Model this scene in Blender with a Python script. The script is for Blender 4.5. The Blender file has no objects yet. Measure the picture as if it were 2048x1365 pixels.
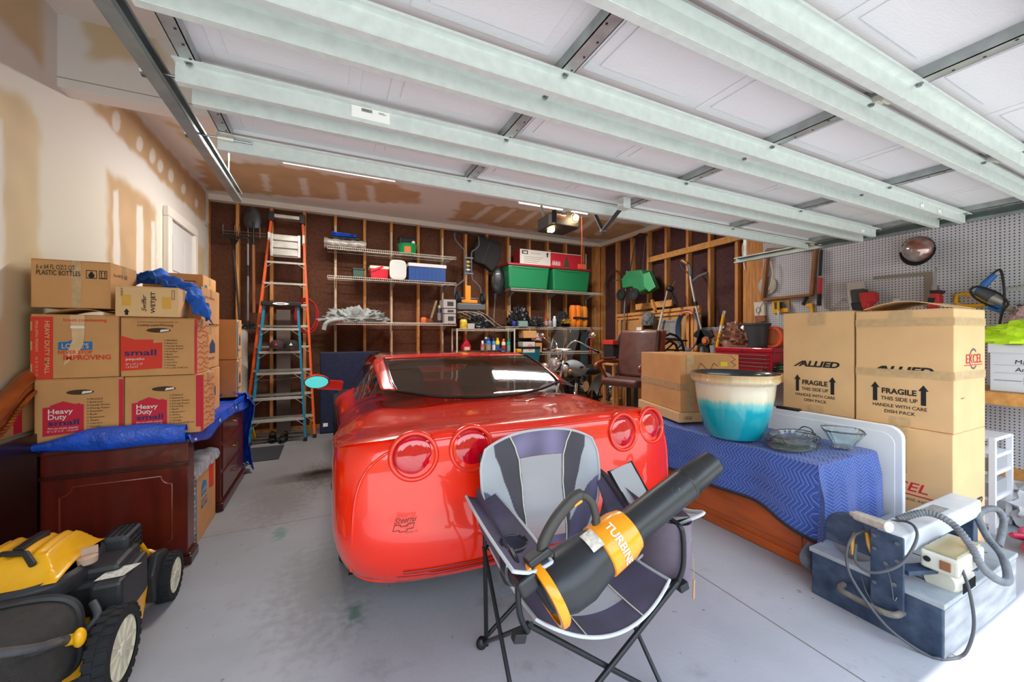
import bpy, bmesh, math, random
from mathutils import Vector, Matrix, Euler, noise
random.seed(7)
PI = math.pi
SC = bpy.context.scene
COL = SC.collection
# ---------------------------------------------------------------- camera
FPX, YAW, CAMH, HORY = 770.0, math.radians(25.5), 1.38, 672.0
cd = bpy.data.cameras.new('camera'); cam = bpy.data.objects.new('camera', cd); COL.objects.link(cam)
cam.location = (0, 0, CAMH); cam.rotation_euler = (PI/2, 0, -YAW)
cd.sensor_width = 36; cd.lens = 36*FPX/2048; cd.shift_y = -(682.5-HORY)/2048
cd.clip_start = 0.02; cd.clip_end = 200
SC.camera = cam
SC.view_settings.view_transform = 'Standard'; SC.view_settings.look = 'None'
SC.view_settings.gamma = 1; SC.view_settings.use_curve_mapping = False
SC.view_settings.exposure = 0.30
# ---------------------------------------------------------------- world: hazy bright sky with a line of trees on the horizon
W = bpy.data.worlds.new('sky'); SC.world = W; W.use_nodes = True
nt = W.node_tree; nt.nodes.clear()
def wn(t): return nt.nodes.new(t)
o_ = wn('ShaderNodeOutputWorld'); b_ = wn('ShaderNodeBackground'); nt.links.new(b_.outputs[0], o_.inputs[0])
tc = wn('ShaderNodeTexCoord'); sx = wn('ShaderNodeSeparateXYZ'); nt.links.new(tc.outputs['Generated'], sx.inputs[0])
nz = wn('ShaderNodeTexNoise'); nz.inputs['Scale'].default_value = 9; nz.inputs['Detail'].default_value = 6
nt.links.new(tc.outputs['Generated'], nz.inputs['Vector'])
m1 = wn('ShaderNodeMath'); m1.operation = 'MULTIPLY_ADD'; m1.inputs[1].default_value = -0.40
nt.links.new(nz.outputs[0], m1.inputs[0]); nt.links.new(sx.outputs[2], m1.inputs[2])
rp = wn('ShaderNodeValToRGB'); nt.links.new(m1.outputs[0], rp.inputs[0])
cr = rp.color_ramp; cr.interpolation = 'LINEAR'
cr.elements[0].position = 0.0; cr.elements[0].color = (0.07, 0.10, 0.04, 1)
cr.elements[1].position = 0.012; cr.elements[1].color = (0.95, 0.97, 1.0, 1)
e = cr.elements.new(0.30); e.color = (0.75, 0.86, 1.0, 1)
e = cr.elements.new(0.9); e.color = (0.42, 0.62, 0.95, 1)
nt.links.new(rp.outputs[0], b_.inputs[0]); b_.inputs[1].default_value = 4.2
# ---------------------------------------------------------------- sun, steep, coming in through the open door
sd = bpy.data.lights.new('sun', 'SUN'); sd.energy = 6.0; sd.angle = math.radians(0.6); sd.color = (1, 0.96, 0.9)
sun = bpy.data.objects.new('sun', sd); COL.objects.link(sun)
sun.rotation_euler = Vector((0.10, 0.42, -1.0)).to_track_quat('-Z', 'Y').to_euler()
sun.location = (0, -6, 12)
FILL_W = 60.0      # light added under each ceiling shop light to brighten the back
BULB_W = 4.0
# ---------------------------------------------------------------- pixel -> point on a plane (used to read real positions off the photograph)
def at(px, py, X=None, Y=None, Z=None):
    r = (px-1024)/FPX; u = (HORY-py)/FPX
    dx = r*math.cos(YAW)+math.sin(YAW); dy = -r*math.sin(YAW)+math.cos(YAW)
    if Z is not None: t = (Z-CAMH)/u
    elif Y is not None: t = Y/dy
    else: t = X/dx
    return Vector((dx*t, dy*t, CAMH+u*t))
# ---------------------------------------------------------------- materials
MATS = {}
def srgb(c):
    if isinstance(c, str):
        c = c.lstrip('#'); c = [int(c[i:i+2], 16)/255 for i in (0, 2, 4)]
    return [((v/12.92) if v <= 0.04045 else ((v+0.055)/1.055)**2.4) for v in c[:3]]
def mat(name, col, rough=0.5, metal=0.0, var=0.0, vscale=8, bump=0.0, bscale=60, stretch=(1,1,1), coat=0, trans=0, ior=1.45, alpha=1, emit=0, col2=None, spec=None, sheen=0, detail=3, coords='Object'):
    if name in MATS: return MATS[name]
    m = bpy.data.materials.new(name); m.use_nodes = True; N = m.node_tree; L = N.links
    p = N.nodes['Principled BSDF']; c = srgb(col)
    p.inputs['Base Color'].default_value = (*c, 1); p.inputs['Roughness'].default_value = rough
    p.inputs['Metallic'].default_value = metal; p.inputs['Coat Weight'].default_value = coat
    p.inputs['Coat Roughness'].default_value = 0.03
    p.inputs['Transmission Weight'].default_value = trans; p.inputs['IOR'].default_value = ior
    p.inputs['Alpha'].default_value = alpha
    if spec is not None: p.inputs['Specular IOR Level'].default_value = spec
    if sheen: p.inputs['Sheen Weight'].default_value = sheen
    if emit: p.inputs['Emission Color'].default_value = (*c, 1); p.inputs['Emission Strength'].default_value = emit
    if var or bump or col2:
        t = N.nodes.new('ShaderNodeTexCoord'); mp = N.nodes.new('ShaderNodeMapping'); L.new(t.outputs[coords], mp.inputs[0])
        mp.inputs['Scale'].default_value = stretch
    if var or col2:
        n = N.nodes.new('ShaderNodeTexNoise'); n.inputs['Scale'].default_value = vscale; n.inputs['Detail'].default_value = detail
        L.new(mp.outputs[0], n.inputs['Vector'])
        r = N.nodes.new('ShaderNodeValToRGB'); L.new(n.outputs[0], r.inputs[0])
        if col2: c2 = srgb(col2)
        else: c2 = [max(0, v*(1-var)) for v in c]; c = [min(1, v*(1+var*0.6)) for v in c]
        r.color_ramp.elements[0].position = 0.32; r.color_ramp.elements[1].position = 0.68
        r.color_ramp.elements[0].color = (*c2, 1); r.color_ramp.elements[1].color = (*c, 1)
        L.new(r.outputs[0], p.inputs['Base Color'])
    if bump:
        n2 = N.nodes.new('ShaderNodeTexNoise'); n2.inputs['Scale'].default_value = bscale; n2.inputs['Detail'].default_value = 3
        L.new(mp.outputs[0], n2.inputs['Vector'])
        b = N.nodes.new('ShaderNodeBump'); b.inputs['Strength'].default_value = bump; b.inputs['Distance'].default_value = 0.01
        L.new(n2.outputs[0], b.inputs['Height']); L.new(b.outputs[0], p.inputs['Normal'])
    MATS[name] = m
    return m
def attrmat(name, rough=0.8, bump=0.05, bscale=80):
    m = mat(name, '#ffffff', rough, bump=bump, bscale=bscale)
    N = m.node_tree
    if not N.nodes.get('attr'):
        a = N.nodes.new('ShaderNodeAttribute'); a.name = 'attr'; a.attribute_name = 'marks'
        N.links.new(a.outputs['Color'], N.nodes['Principled BSDF'].inputs['Base Color'])
    return m
# ---------------------------------------------------------------- mesh builder
class MB:
    def __init__(s): s.v = []; s.f = []; s.M = Matrix.Identity(4)
    def add(s, vs, fs):
        n = len(s.v); s.v += [tuple(s.M @ Vector(v)) for v in vs]; s.f += [tuple(i+n for i in f) for f in fs]; return s
    def xf(s, m): s.M = m; return s
    def box(s, x0, x1, y0, y1, z0, z1, R=None):
        vs = [Vector((x, y, z)) for z in (z0, z1) for y in (y0, y1) for x in (x0, x1)]
        if R is not None:
            c = Vector(((x0+x1)/2, (y0+y1)/2, (z0+z1)/2)); vs = [c+R@(v-c) for v in vs]
        return s.add(vs, [(0,2,3,1),(4,5,7,6),(0,1,5,4),(2,6,7,3),(0,4,6,2),(1,3,7,5)])
    def bar(s, p, q, w, t, up=(0,0,1)):
        p = Vector(p); q = Vector(q); d = (q-p).normalized(); u = Vector(up)
        if abs(d.dot(u)) > .98: u = Vector((0,1,0))
        a = d.cross(u).normalized(); b = a.cross(d).normalized(); vs = []
        for e in (p, q):
            for i, j in ((-1,-1),(1,-1),(1,1),(-1,1)): vs.append(e+a*(i*w/2)+b*(j*t/2))
        return s.add(vs, [(0,1,2,3)[::-1],(4,5,6,7),(0,1,5,4),(1,2,6,5),(2,3,7,6),(3,0,4,7)])
    def tube(s, pts, r, n=8, closed=False, cap=True, sx=1.0):
        pts = [Vector(p) for p in pts]; m = len(pts)
        rs = r if isinstance(r, (list, tuple)) else [r]*m
        vs = []; fs = []; T0 = None; A = None
        for i, p in enumerate(pts):
            if closed: T = (pts[(i+1) % m]-pts[i-1])
            else: T = pts[min(i+1, m-1)]-pts[max(i-1, 0)]
            if T.length < 1e-9: T = Vector((0,0,1))
            T.normalize()
            if A is None:
                A = T.cross(Vector((0,0,1)));
                if A.length < 1e-3: A = T.cross(Vector((0,1,0)))
                A.normalize()
            else:
                A = (A-T*A.dot(T))
                if A.length < 1e-6: A = T.orthogonal()
                A.normalize()
            B = T.cross(A)
            for k in range(n):
                an = 2*PI*k/n; vs.append(p+A*(math.cos(an)*rs[i]*sx)+B*(math.sin(an)*rs[i]))
        for i in range(m-1 if not closed else m):
            for k in range(n):
                a = i*n+k; b = i*n+(k+1) % n; c = ((i+1) % m)*n+(k+1) % n; d = ((i+1) % m)*n+k
                fs.append((a, b, c, d))
        if cap and not closed:
            fs.append(tuple(range(n))[::-1]); fs.append(tuple((m-1)*n+k for k in range(n)))
        return s.add(vs, fs)
    def cyl(s, p, q, r, r2=None, n=20): return s.tube([p, q], [r, r if r2 is None else r2], n)
    def lathe(s, prof, c=(0,0,0), axis='Z', n=32, closed=False, ang=2*PI):
        vs = []; fs = []; m = len(prof); c = Vector(c); full = ang > 6.28
        k_ = n if full else n+1
        for k in range(k_):
            a = ang*k/n
            for r, h in prof:
                x, y = r*math.cos(a), r*math.sin(a)
                v = {'Z': (x, y, h), 'X': (h, x, y), 'Y': (x, h, y)}[axis] if axis != 'Y' else (x, h, -y)
                vs.append(c+Vector(v))
        for k in range(n):
            k2 = (k+1) % n if full else k+1
            for j in range(m-1 if not closed else m):
                j2 = (j+1) % m
                fs.append((k*m+j, k2*m+j, k2*m+j2, k*m+j2))
        return s.add(vs, fs)
    def sph(s, c, r, n=16, m=10, sc=(1,1,1)):
        prof = [(max(1e-4, r*math.sin(PI*i/m)), -r*math.cos(PI*i/m)) for i in range(m+1)]
        old = s.M; s.M = old @ Matrix.Translation(c) @ Matrix.Diagonal((*sc, 1)); s.lathe(prof, n=n); s.M = old
        return s
    def prism(s, poly, h0, h1, axis='Z', c=(0,0,0)):
        n = len(poly); c = Vector(c)
        def P(a, b, h): return c+Vector({'Z': (a, b, h), 'X': (h, a, b), 'Y': (a, h, b)}[axis])
        vs = [P(a, b, h0) for a, b in poly]+[P(a, b, h1) for a, b in poly]
        fs = [tuple(range(n))[::-1], tuple(range(n, 2*n))]+[(i, (i+1) % n, n+(i+1) % n, n+i) for i in range(n)]
        return s.add(vs, fs)
    def grid(s, fn, nu, nv, wrapu=False):
        vs = [fn(i/(nu if wrapu else nu), j/nv) for i in range(nu+(0 if wrapu else 1)) for j in range(nv+1)]
        fs = []
        for i in range(nu):
            i2 = (i+1) % nu if wrapu else i+1
            for j in range(nv): fs.append((i*(nv+1)+j, i2*(nv+1)+j, i2*(nv+1)+j+1, i*(nv+1)+j+1))
        return s.add(vs, fs)
    def build(s, name, m, parent=None, smooth=False, bevel=0, seg=2, sub=0, solid=0, loc=None, rz=None, ang=40, soff=0, nofix=False):
        me = bpy.data.meshes.new(name); me.from_pydata(s.v, [], s.f)
        bm = bmesh.new(); bm.from_mesh(me)
        if not nofix:
            bmesh.ops.remove_doubles(bm, verts=bm.verts, dist=1e-6)
            bmesh.ops.recalc_face_normals(bm, faces=bm.faces)
        bm.to_mesh(me); bm.free()
        if isinstance(m, (list, tuple)):
            for q in m: me.materials.append(q)
        elif m is not None: me.materials.append(m)
        o = bpy.data.objects.new(name, me); COL.objects.link(o)
        if smooth:
            me.polygons.foreach_set('use_smooth', [True]*len(me.polygons))
            try: me.set_sharp_from_angle(angle=math.radians(ang))
            except Exception: pass
        if solid:
            d = o.modifiers.new('thickness', 'SOLIDIFY'); d.thickness = solid; d.offset = soff
        if bevel:
            d = o.modifiers.new('bevel', 'BEVEL'); d.width = bevel; d.segments = seg; d.limit_method = 'ANGLE'; d.angle_limit = math.radians(35)
        if sub:
            d = o.modifiers.new('sub', 'SUBSURF'); d.levels = sub; d.render_levels = sub
        if loc is not None: o.location = loc
        if rz is not None: o.rotation_euler = (0, 0, rz)
        if parent is not None: o.parent = parent
        return o
def box(name, m, x0, x1, y0, y1, z0, z1, parent=None, bevel=0, **k): return MB().box(x0, x1, y0, y1, z0, z1).build(name, m, parent, bevel=bevel, **k)
def tag(o, label, cat, group=None, kind=None):
    if kind: o['kind'] = kind
    if label: o['label'] = label
    if cat: o['category'] = cat
    if group: o['group'] = group
    return o
def lab(o, label): o['label'] = label; return o
def struct(o, label, cat='wall'): return tag(o, label, cat, None, 'structure')
def thing(name, label, cat, loc=(0,0,0), rz=0, group=None, rot=None):
    o = bpy.data.objects.new(name, None); o.empty_display_size = .05; COL.objects.link(o)
    o.location = loc; o.rotation_euler = rot if rot is not None else (0, 0, rz)
    return tag(o, label, cat, group)
def dup(root, loc, rz=None, label=None, group=None, rot=None):
    r = root.copy(); COL.objects.link(r); r.location = loc
    if rz is not None: r.rotation_euler = (0, 0, rz)
    if rot is not None: r.rotation_euler = rot
    if label: r['label'] = label
    if group: r['group'] = group
    for ch in list(root.children):
        c = ch.copy(); COL.objects.link(c); c.parent = r
        for g in list(ch.children):
            d = g.copy(); COL.objects.link(d); d.parent = c
    return r
def sm(x, a, b):
    t = max(0, min(1, (x-a)/(b-a))); return t*t*(3-2*t)
def catmull(P, n=8, closed=False):
    P = [Vector(p) for p in P]; m = len(P); out = []
    for i in range(m if closed else m-1):
        if closed: p0, p1, p2, p3 = P[i-1], P[i], P[(i+1) % m], P[(i+2) % m]
        else: p0, p1, p2, p3 = P[max(i-1, 0)], P[i], P[i+1], P[min(i+2, m-1)]
        for k in range(n):
            t = k/n
            out.append(0.5*((2*p1)+(p2-p0)*t+(2*p0-5*p1+4*p2-p3)*t*t+(3*p1-p0-3*p2+p3)*t**3))
    if not closed: out.append(P[-1])
    return out
# lettering printed on a surface: txt lies in the local XZ plane of a face frame (o = origin lower left, u = right, v = up, n = outwards)
def letter(txt, o, u, v, size, m, parent=None, shear=0, bold=0.0, width=None, name='lettering', align='LEFT', lift=0.0024, space=1.0, vscale=1.0, lines=1.0):
    cu = bpy.data.curves.new(name, 'FONT'); cu.body = txt; cu.size = 1.0; cu.shear = shear; cu.offset = bold; cu.align_x = align
    cu.space_character = space; cu.space_line = lines; cu.resolution_u = 3
    tmp = bpy.data.objects.new('t', cu); COL.objects.link(tmp)
    dg = bpy.context.evaluated_depsgraph_get(); dg.update()
    me = bpy.data.meshes.new_from_object(tmp.evaluated_get(dg)); bpy.data.objects.remove(tmp)
    u = Vector(u).normalized(); v = Vector(v).normalized(); n = u.cross(v).normalized()
    xs = [w.co.x for w in me.vertices] or [0, 1]; x0, x1 = min(xs), max(xs); ys = [w.co.y for w in me.vertices] or [0, 1]
    h = size/0.70; k = h if width is None else width/max(1e-6, x1-x0)
    ax = {'LEFT': x0, 'CENTER': (x0+x1)/2, 'RIGHT': x1}[align]
    for w in me.vertices: w.co = Vector(o)+u*((w.co.x-ax)*k)+v*(w.co.y*h*vscale)+n*lift
    me.materials.clear(); me.materials.append(m)
    ob = bpy.data.objects.new(name, me); COL.objects.link(ob)
    if parent is not None: ob.parent = parent
    return ob
def flat(poly, o, u, v, m, parent=None, name='print', lift=0.001):
    """flat printed shape on a face; poly in (u,v) metres; several polys allowed"""
    u = Vector(u).normalized(); v = Vector(v).normalized(); n = u.cross(v).normalized(); mb = MB()
    polys = poly if isinstance(poly[0][0], (list, tuple)) else [poly]
    for p in polys: mb.add([Vector(o)+u*a+v*b+n*lift for a, b in p], [tuple(range(len(p)))])
    return mb.build(name, m, parent, nofix=True)
def rectp(a, b, c, d): return [(a, c), (b, c), (b, d), (a, d)]
def ring2(cx, cy, r0, r1, n=20, a0=0, a1=2*PI):
    ps = []
    for i in range(n):
        t0 = a0+(a1-a0)*i/n; t1 = a0+(a1-a0)*(i+1)/n
        ps.append([(cx+r0*math.cos(t0), cy+r0*math.sin(t0)), (cx+r1*math.cos(t0), cy+r1*math.sin(t0)), (cx+r1*math.cos(t1), cy+r1*math.sin(t1)), (cx+r0*math.cos(t1), cy+r0*math.sin(t1))])
    return ps
def stroke(pts, w):
    ps = []
    for (a, b), (c, d) in zip(pts, pts[1:]):
        l = math.hypot(c-a, d-b) or 1; nx, ny = -(d-b)/l*w/2, (c-a)/l*w/2
        ps.append([(a+nx, b+ny), (a-nx, b-ny), (c-nx, d-ny), (c+nx, d+ny)])
    return ps
def inpoly(x, y, P):
    c = False; j = len(P)-1
    for i in range(len(P)):
        xi, yi = P[i]; xj, yj = P[j]
        if (yi > y) != (yj > y) and x < (xj-xi)*(y-yi)/(yj-yi)+xi: c = not c
        j = i
    return c
def pdist(x, y, P):
    best = 9
    for i in range(len(P)):
        ax, ay = P[i-1]; bx, by = P[i]; dx, dy = bx-ax, by-ay
        t = max(0, min(1, ((x-ax)*dx+(y-ay)*dy)/max(1e-9, dx*dx+dy*dy)))
        best = min(best, math.hypot(x-ax-t*dx, y-ay-t*dy))
    return best
def pmask(x, y, P, soft=.03, nz=.03):
    k = noise.noise(Vector((x*9, y*9, 1.3)))*nz
    xs = [p[0] for p in P]; ys = [p[1] for p in P]
    if x < min(xs)-.2 or x > max(xs)+.2 or y < min(ys)-.2 or y > max(ys)+.2: return 0
    d = pdist(x, y, P)*(1 if inpoly(x, y, P) else -1)+k
    return sm(d, -soft, soft)
def paint(o, fn):
    me = o.data; a = me.color_attributes.new('marks', 'FLOAT_COLOR', 'POINT')
    buf = []
    for w in me.vertices: buf += [*fn(w.co), 1]
    a.data.foreach_set('color', buf)
def mixc(a, b, t): return [a[i]*(1-t)+b[i]*t for i in range(3)]
# common materials
M_card = mat('cardboard', '#cd9862', .85, var=.10, vscale=5, bump=.08, bscale=90)
M_cardL = mat('cardboard pale', '#ddb483', .85, var=.07, vscale=4, bump=.06, bscale=90)
M_cardO = mat('cardboard inner', '#8a6238', .9)
M_tape = mat('clear packing tape', '#d6b78a', .25, var=.12, vscale=30, alpha=.75)
M_ink = mat('black ink', '#1d1a1a', .7); M_inkd = mat('dark blue ink', '#2f2a5e', .7)
M_red = mat('red print', '#c8203a', .7); M_redo = mat('orange red print', '#d83a28', .7); M_white = mat('white', '#e8e6e2', .6)
M_black = mat('black plastic', '#1c1d20', .45, bump=.05, bscale=200); M_rub = mat('rubber', '#1e1f22', .8, bump=.1, bscale=150)
M_chrome = mat('chrome', '#e8e8ea', .08, 1); M_steel = mat('steel', '#9a9c9e', .35, 1); M_alu = mat('aluminium', '#b9bbb8', .45, .75, var=.12, vscale=12)
M_galv = mat('galvanised steel', '#d0d7d1', .42, .15, var=.07, vscale=26, bump=.03, bscale=70)
M_pine = mat('pine', '#c98a4e', .7, var=.28, vscale=5, stretch=(6, 6, .8), bump=.1, bscale=30)
M_pineh = mat('pine board', '#cf9350', .7, var=.22, vscale=4, stretch=(.8, 6, 6), bump=.1, bscale=30)
M_wire = mat('white coated wire', '#c9c2b4', .5)
M_gry = mat('grey plastic', '#77797c', .5); M_yel = mat('yellow plastic', '#f2b31a', .35); M_org = mat('orange plastic', '#f08a1c', .4)
# ================================================================ THE ROOM
XL, XR, YB, ZC, YF = -1.46, 5.10, 6.54, 3.30, -0.12
# floor: concrete slab with saw-cut joints, stains
def concrete():
    m = mat('concrete floor', '#a3a5ab', .62, var=.10, vscale=2.2, bump=.10, bscale=45, detail=8)
    N = m.node_tree; L = N.links; p = N.nodes['Principled BSDF']; src = p.inputs['Base Color'].links[0].from_socket
    t = N.nodes.new('ShaderNodeTexCoord'); s = N.nodes.new('ShaderNodeSeparateXYZ'); L.new(t.outputs['Object'], s.inputs[0])
    def M(op, a, b=None, c=None):
        n = N.nodes.new('ShaderNodeMath'); n.operation = op
        for i, q in enumerate((a, b, c)):
            if q is None: continue
            if isinstance(q, (int, float)): n.inputs[i].default_value = q
            else: L.new(q, n.inputs[i])
        return n.outputs[0]
    def line(ax, v, w): return M('LESS_THAN', M('ABSOLUTE', M('SUBTRACT', s.outputs[ax], v)), w)
    ln = M('MAXIMUM', M('MAXIMUM', line(0, 1.93, .004), line(1, 3.28, .004)), line(1, .0, .006))
    def mix(fac, a, b):
        n = N.nodes.new('ShaderNodeMix'); n.data_type = 'RGBA'; L.new(fac, n.inputs[0])
        L.new(a, n.inputs[6]); n.inputs[7].default_value = (*b, 1); return n.outputs[2]
    n1 = N.nodes.new('ShaderNodeTexNoise'); n1.inputs['Scale'].default_value = 1.7; n1.inputs['Detail'].default_value = 9; n1.inputs['Roughness'].default_value = .7
    L.new(t.outputs['Object'], n1.inputs['Vector'])
    # worn brownish grime towards the back of the bay, scuffs
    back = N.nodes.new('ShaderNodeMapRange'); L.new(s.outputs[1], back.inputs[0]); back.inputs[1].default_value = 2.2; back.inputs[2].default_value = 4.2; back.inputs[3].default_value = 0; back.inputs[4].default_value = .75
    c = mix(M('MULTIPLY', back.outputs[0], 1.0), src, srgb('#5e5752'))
    st = N.nodes.new('ShaderNodeMapRange'); L.new(n1.outputs[0], st.inputs[0]); st.inputs[1].default_value = .56; st.inputs[2].default_value = .66; st.inputs[3].default_value = 0; st.inputs[4].default_value = .55
    c = mix(st.outputs[0], c, srgb('#7f7b78'))
    n3 = N.nodes.new('ShaderNodeTexNoise'); n3.inputs['Scale'].default_value = 22; n3.inputs['Detail'].default_value = 4; L.new(t.outputs['Object'], n3.inputs['Vector'])
    sp = N.nodes.new('ShaderNodeMapRange'); L.new(n3.outputs[0], sp.inputs[0]); sp.inputs[1].default_value = .70; sp.inputs[2].default_value = .74; sp.inputs[4].default_value = .6
    c = mix(sp.outputs[0], c, srgb('#5d5854'))
    def blob(x, y, r, col, k):
        global _
        d = M('SQRT', M('ADD', M('POWER', M('SUBTRACT', s.outputs[0], x), 2), M('POWER', M('MULTIPLY', M('SUBTRACT', s.outputs[1], y), .5), 2)))
        d2 = M('ADD', d, M('MULTIPLY', M('SUBTRACT', n3.outputs[0], .5), r*1.6))
        q = N.nodes.new('ShaderNodeMapRange'); L.new(d2, q.inputs[0]); q.inputs[1].default_value = r; q.inputs[2].default_value = r*.3; q.inputs[3].default_value = 0; q.inputs[4].default_value = k
        return mix(q.outputs[0], c, srgb(col))
    p1 = at(710, 1228, Z=0); c = blob(p1.x, p1.y, .05, '#2f6f5a', .7)
    p1 = at(560, 1068, Z=0); c = blob(p1.x, p1.y, .06, '#3b7a62', .6)
    p1 = at(640, 950, Z=0); c = blob(p1.x, p1.y, .22, '#3e3530', .75)
    p1 = at(560, 1000, Z=0); c = blob(p1.x, p1.y, .3, '#5a504a', .4)
    p1 = at(640, 1180, Z=0); c = blob(p1.x, p1.y, .3, '#7b7672', .5)
    c = mix(ln, c, srgb('#6c6862')); L.new(c, p.inputs['Base Color'])
    return m
fl_ = box('floor', concrete(), XL-.3, XR+.3, -.35, YB+.2, -.12, 0); struct(fl_, 'grey concrete garage floor with saw cut joints and stains', 'floor')
dv = box('driveway', mat('driveway concrete', '#b7b2a8', .8, var=.08, vscale=2), -14, 16, -22, -.35, -.14, -.01)
struct(dv, 'pale concrete driveway outside the open garage door', 'driveway')
WHT = srgb('#e3dfd8'); TAN = srgb('#d2bd98'); TAN2 = srgb('#c3a37d'); CRM = srgb('#dcd6c6')
def W2(pts): return [(at(x, y, X=XL).y, at(x, y, X=XL).z) for x, y in pts]
def C2(pts): return [(at(x, y, Z=ZC).x, at(x, y, Z=ZC).y) for x, y in pts]
lw_patches = [(W2([(-90, 95), (0, 168), (62, 205), (79, 240), (79, 745), (40, 760), (-90, 800)]), TAN, .025),
              (W2([(-90, -90), (84, -90), (84, 130), (60, 100), (0, 38), (-90, -60)]), TAN, .03),
              (W2([(215, 345), (238, 352), (300, 400), (312, 425), (312, 560), (215, 590)]), TAN2, .03),
              (W2([(172, 203), (262, 216), (412, 384), (411, 448), (330, 368)]), TAN2, .02),
              (W2([(388, 478), (409, 500), (409, 560), (388, 560)]), TAN, .02)]
lw_white = [W2([(-90, 235), (5, 240), (10, 500), (5, 640), (-90, 700)]), W2([(226, 382), (236, 380), (242, 560), (226, 600)]), W2([(274, 412), (286, 412), (287, 560), (272, 600)]), W2([(303, 444), (310, 444), (311, 600), (303, 600)])]
for (cx, cy, h) in ((233, 243, 21), (279, 287, 17), (305, 312, 15), (321, 332, 13), (342, 351, 14), (367, 378, 11), (393, 407, 9)):
    lw_white.append(W2([(cx+h*.42*math.cos(a), cy+h*math.sin(a)) for a in [k*PI/5 for k in range(10)]]))
def lw(c):
    x, y = c.y, c.z; k = noise.noise(Vector((x*1.5, y*1.5, 0)))*.04
    col = [v*(1+k) for v in CRM]
    if y > 2.2: col = mixc(col, WHT, sm(y, 2.2, 3.0))
    for P, cc, s in lw_patches:
        t = pmask(x, y, P, s*1.6, .03)
        if t > 0: col = mixc(col, [v*(1+noise.noise(Vector((x*5, y*5, 2)))*.14) for v in cc], t)
    for P in lw_white:
        t = pmask(x, y, P, .012, .012)
        if t > 0: col = mixc(col, WHT, t*.85)
    return col
DRY = attrmat('painted drywall', .85, .03)
g = MB(); NY, NZ = 330, 170
g.grid(lambda u, v: (XL, YF+(YB-YF)*u, ZC*v), NY, NZ); wl = g.build('wall_left', DRY, nofix=True); paint(wl, lw)
struct(wl, 'left drywall wall, cream with tan joint compound patches')
# pull the wall surface out of the door opening: back panel gives the wall its thickness
wlb = MB().box(XL-.14, XL-.002, YF, YB, 0, ZC).build('stud_core', mat('wall core', '#8c8474', .9), wl)
# ceiling
cl_p = [(C2([(392, 318), (560, 332), (800, 372), (836, 385), (838, 408), (760, 405), (560, 392), (416, 380)]), TAN2, .05),
        (C2([(925, 402), (1290, 452), (1262, 482), (1180, 478), (900, 440)]), TAN2, .05),
        (C2([(335, 238), (372, 262), (420, 300), (392, 296), (350, 262)]), TAN, .05)]
cl_w = []
for (x, y) in ((531, 366), (607, 374), (682, 383), (741, 389)): cl_w.append(C2([(x-9, y-18), (x+6, y-17), (x+12, y+18), (x-2, y+16)]))
for x in (955, 1000, 1045, 1085, 1160, 1200): cl_w.append(C2([(x+22, 412+(x-955)*.13), (x+34, 413+(x-955)*.13), (x-2, 440+(x-955)*.13), (x-14, 438+(x-955)*.13)]))
def cl(c):
    x, y = c.x, c.y; col = [v*(1+noise.noise(Vector((x, y, 4)))*.03) for v in WHT]
    for P, cc, s in cl_p:
        t = pmask(x, y, P, s, .08)
        if t > 0: col = mixc(col, [v*(1+noise.noise(Vector((x*4, y*4, 2)))*.14) for v in cc], t)
    for P in cl_w:
        t = pmask(x, y, P, .02, .02)
        if t > 0: col = mixc(col, WHT, t*.8)
    return col
g = MB(); g.grid(lambda u, v: (XL+(XR+.1-XL)*u, YF+(YB-YF)*v, ZC), 260, 260); ce = g.build('ceiling', DRY, nofix=True); paint(ce, cl)
struct(ce, 'white drywall ceiling with tan taped joints', 'ceiling')
box('ceiling_board', mat('wall core', '#8c8474'), XL-.14, XR+.14, YF, YB+.1, ZC+.002, ZC+.1, ce)
# dropped drywall beam across the bay
bp = [(at(x, y, Y=3.24).x, at(x, y, Y=3.24).z) for x, y in ((170, 45), (180, 48), (300, 62), (330, 130), (250, 128), (175, 108))]
def bmf(c):
    col = WHT
    if c.y < 3.25: t = pmask(c.x, c.z, bp, .04, .06); col = mixc(WHT, TAN, t)
    return col
g = MB(); g.grid(lambda u, v: (XL+(XR-XL)*u, 3.24, 2.87+(ZC-2.87)*v), 300, 26); g.grid(lambda u, v: (XL+(XR-XL)*u, 3.24+.13*v, 2.87), 4, 1); g.grid(lambda u, v: (XL+(XR-XL)*u, 3.37, 2.87+(ZC-2.87)*v), 4, 1)
bm_ = g.build('trim_1', DRY); paint(bm_, bmf); struct(bm_, 'dropped drywall beam crossing above the garage door', 'beam')
cb = box('corner_bead', mat('pencil line', '#8f857a', .8), XL, XR, 3.2385, 3.24, 2.925, 2.929, bm_)
# back wall: brown fibreboard sheathing between studs
M_fib = mat('brown fibreboard', '#5c3826', .92, var=.25, vscale=30, bump=.4, bscale=90, detail=5)
wb = box('wall_back', M_fib, XL-.14, XR+.15, YB, YB+.05, 0, ZC); struct(wb, 'unfinished back wall of brown fibreboard between pine studs')
for i, px in enumerate((414, 475, 543, 609, 671, 729.5, 783, 837, 885, 932, 974.6, 1016.7, 1059.6, 1096, 1132.6, 1167.5)):
    x = at(px, 600, Y=6.45).x
    s_ = box('stud', M_pine, x-.02, x+.02, 6.45, YB-.001, 0.04, 3.23, wb)
for a, b in ((5.0, 5.09),): box('stud', M_pine, a-.04, b, 6.42, YB-.001, .04, 3.23, wb)
box('bottom_plate', M_pine, XL+.01, XR, 6.45, YB-.001, 0, .04, wb)
tb = box('trim_2', mat('white trim', '#e6e0d6', .6), XL+.002, XR, 6.43, YB-.002, 3.222, 3.298); struct(tb, 'white drywall strip along the top of the back wall', 'trim')
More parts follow.
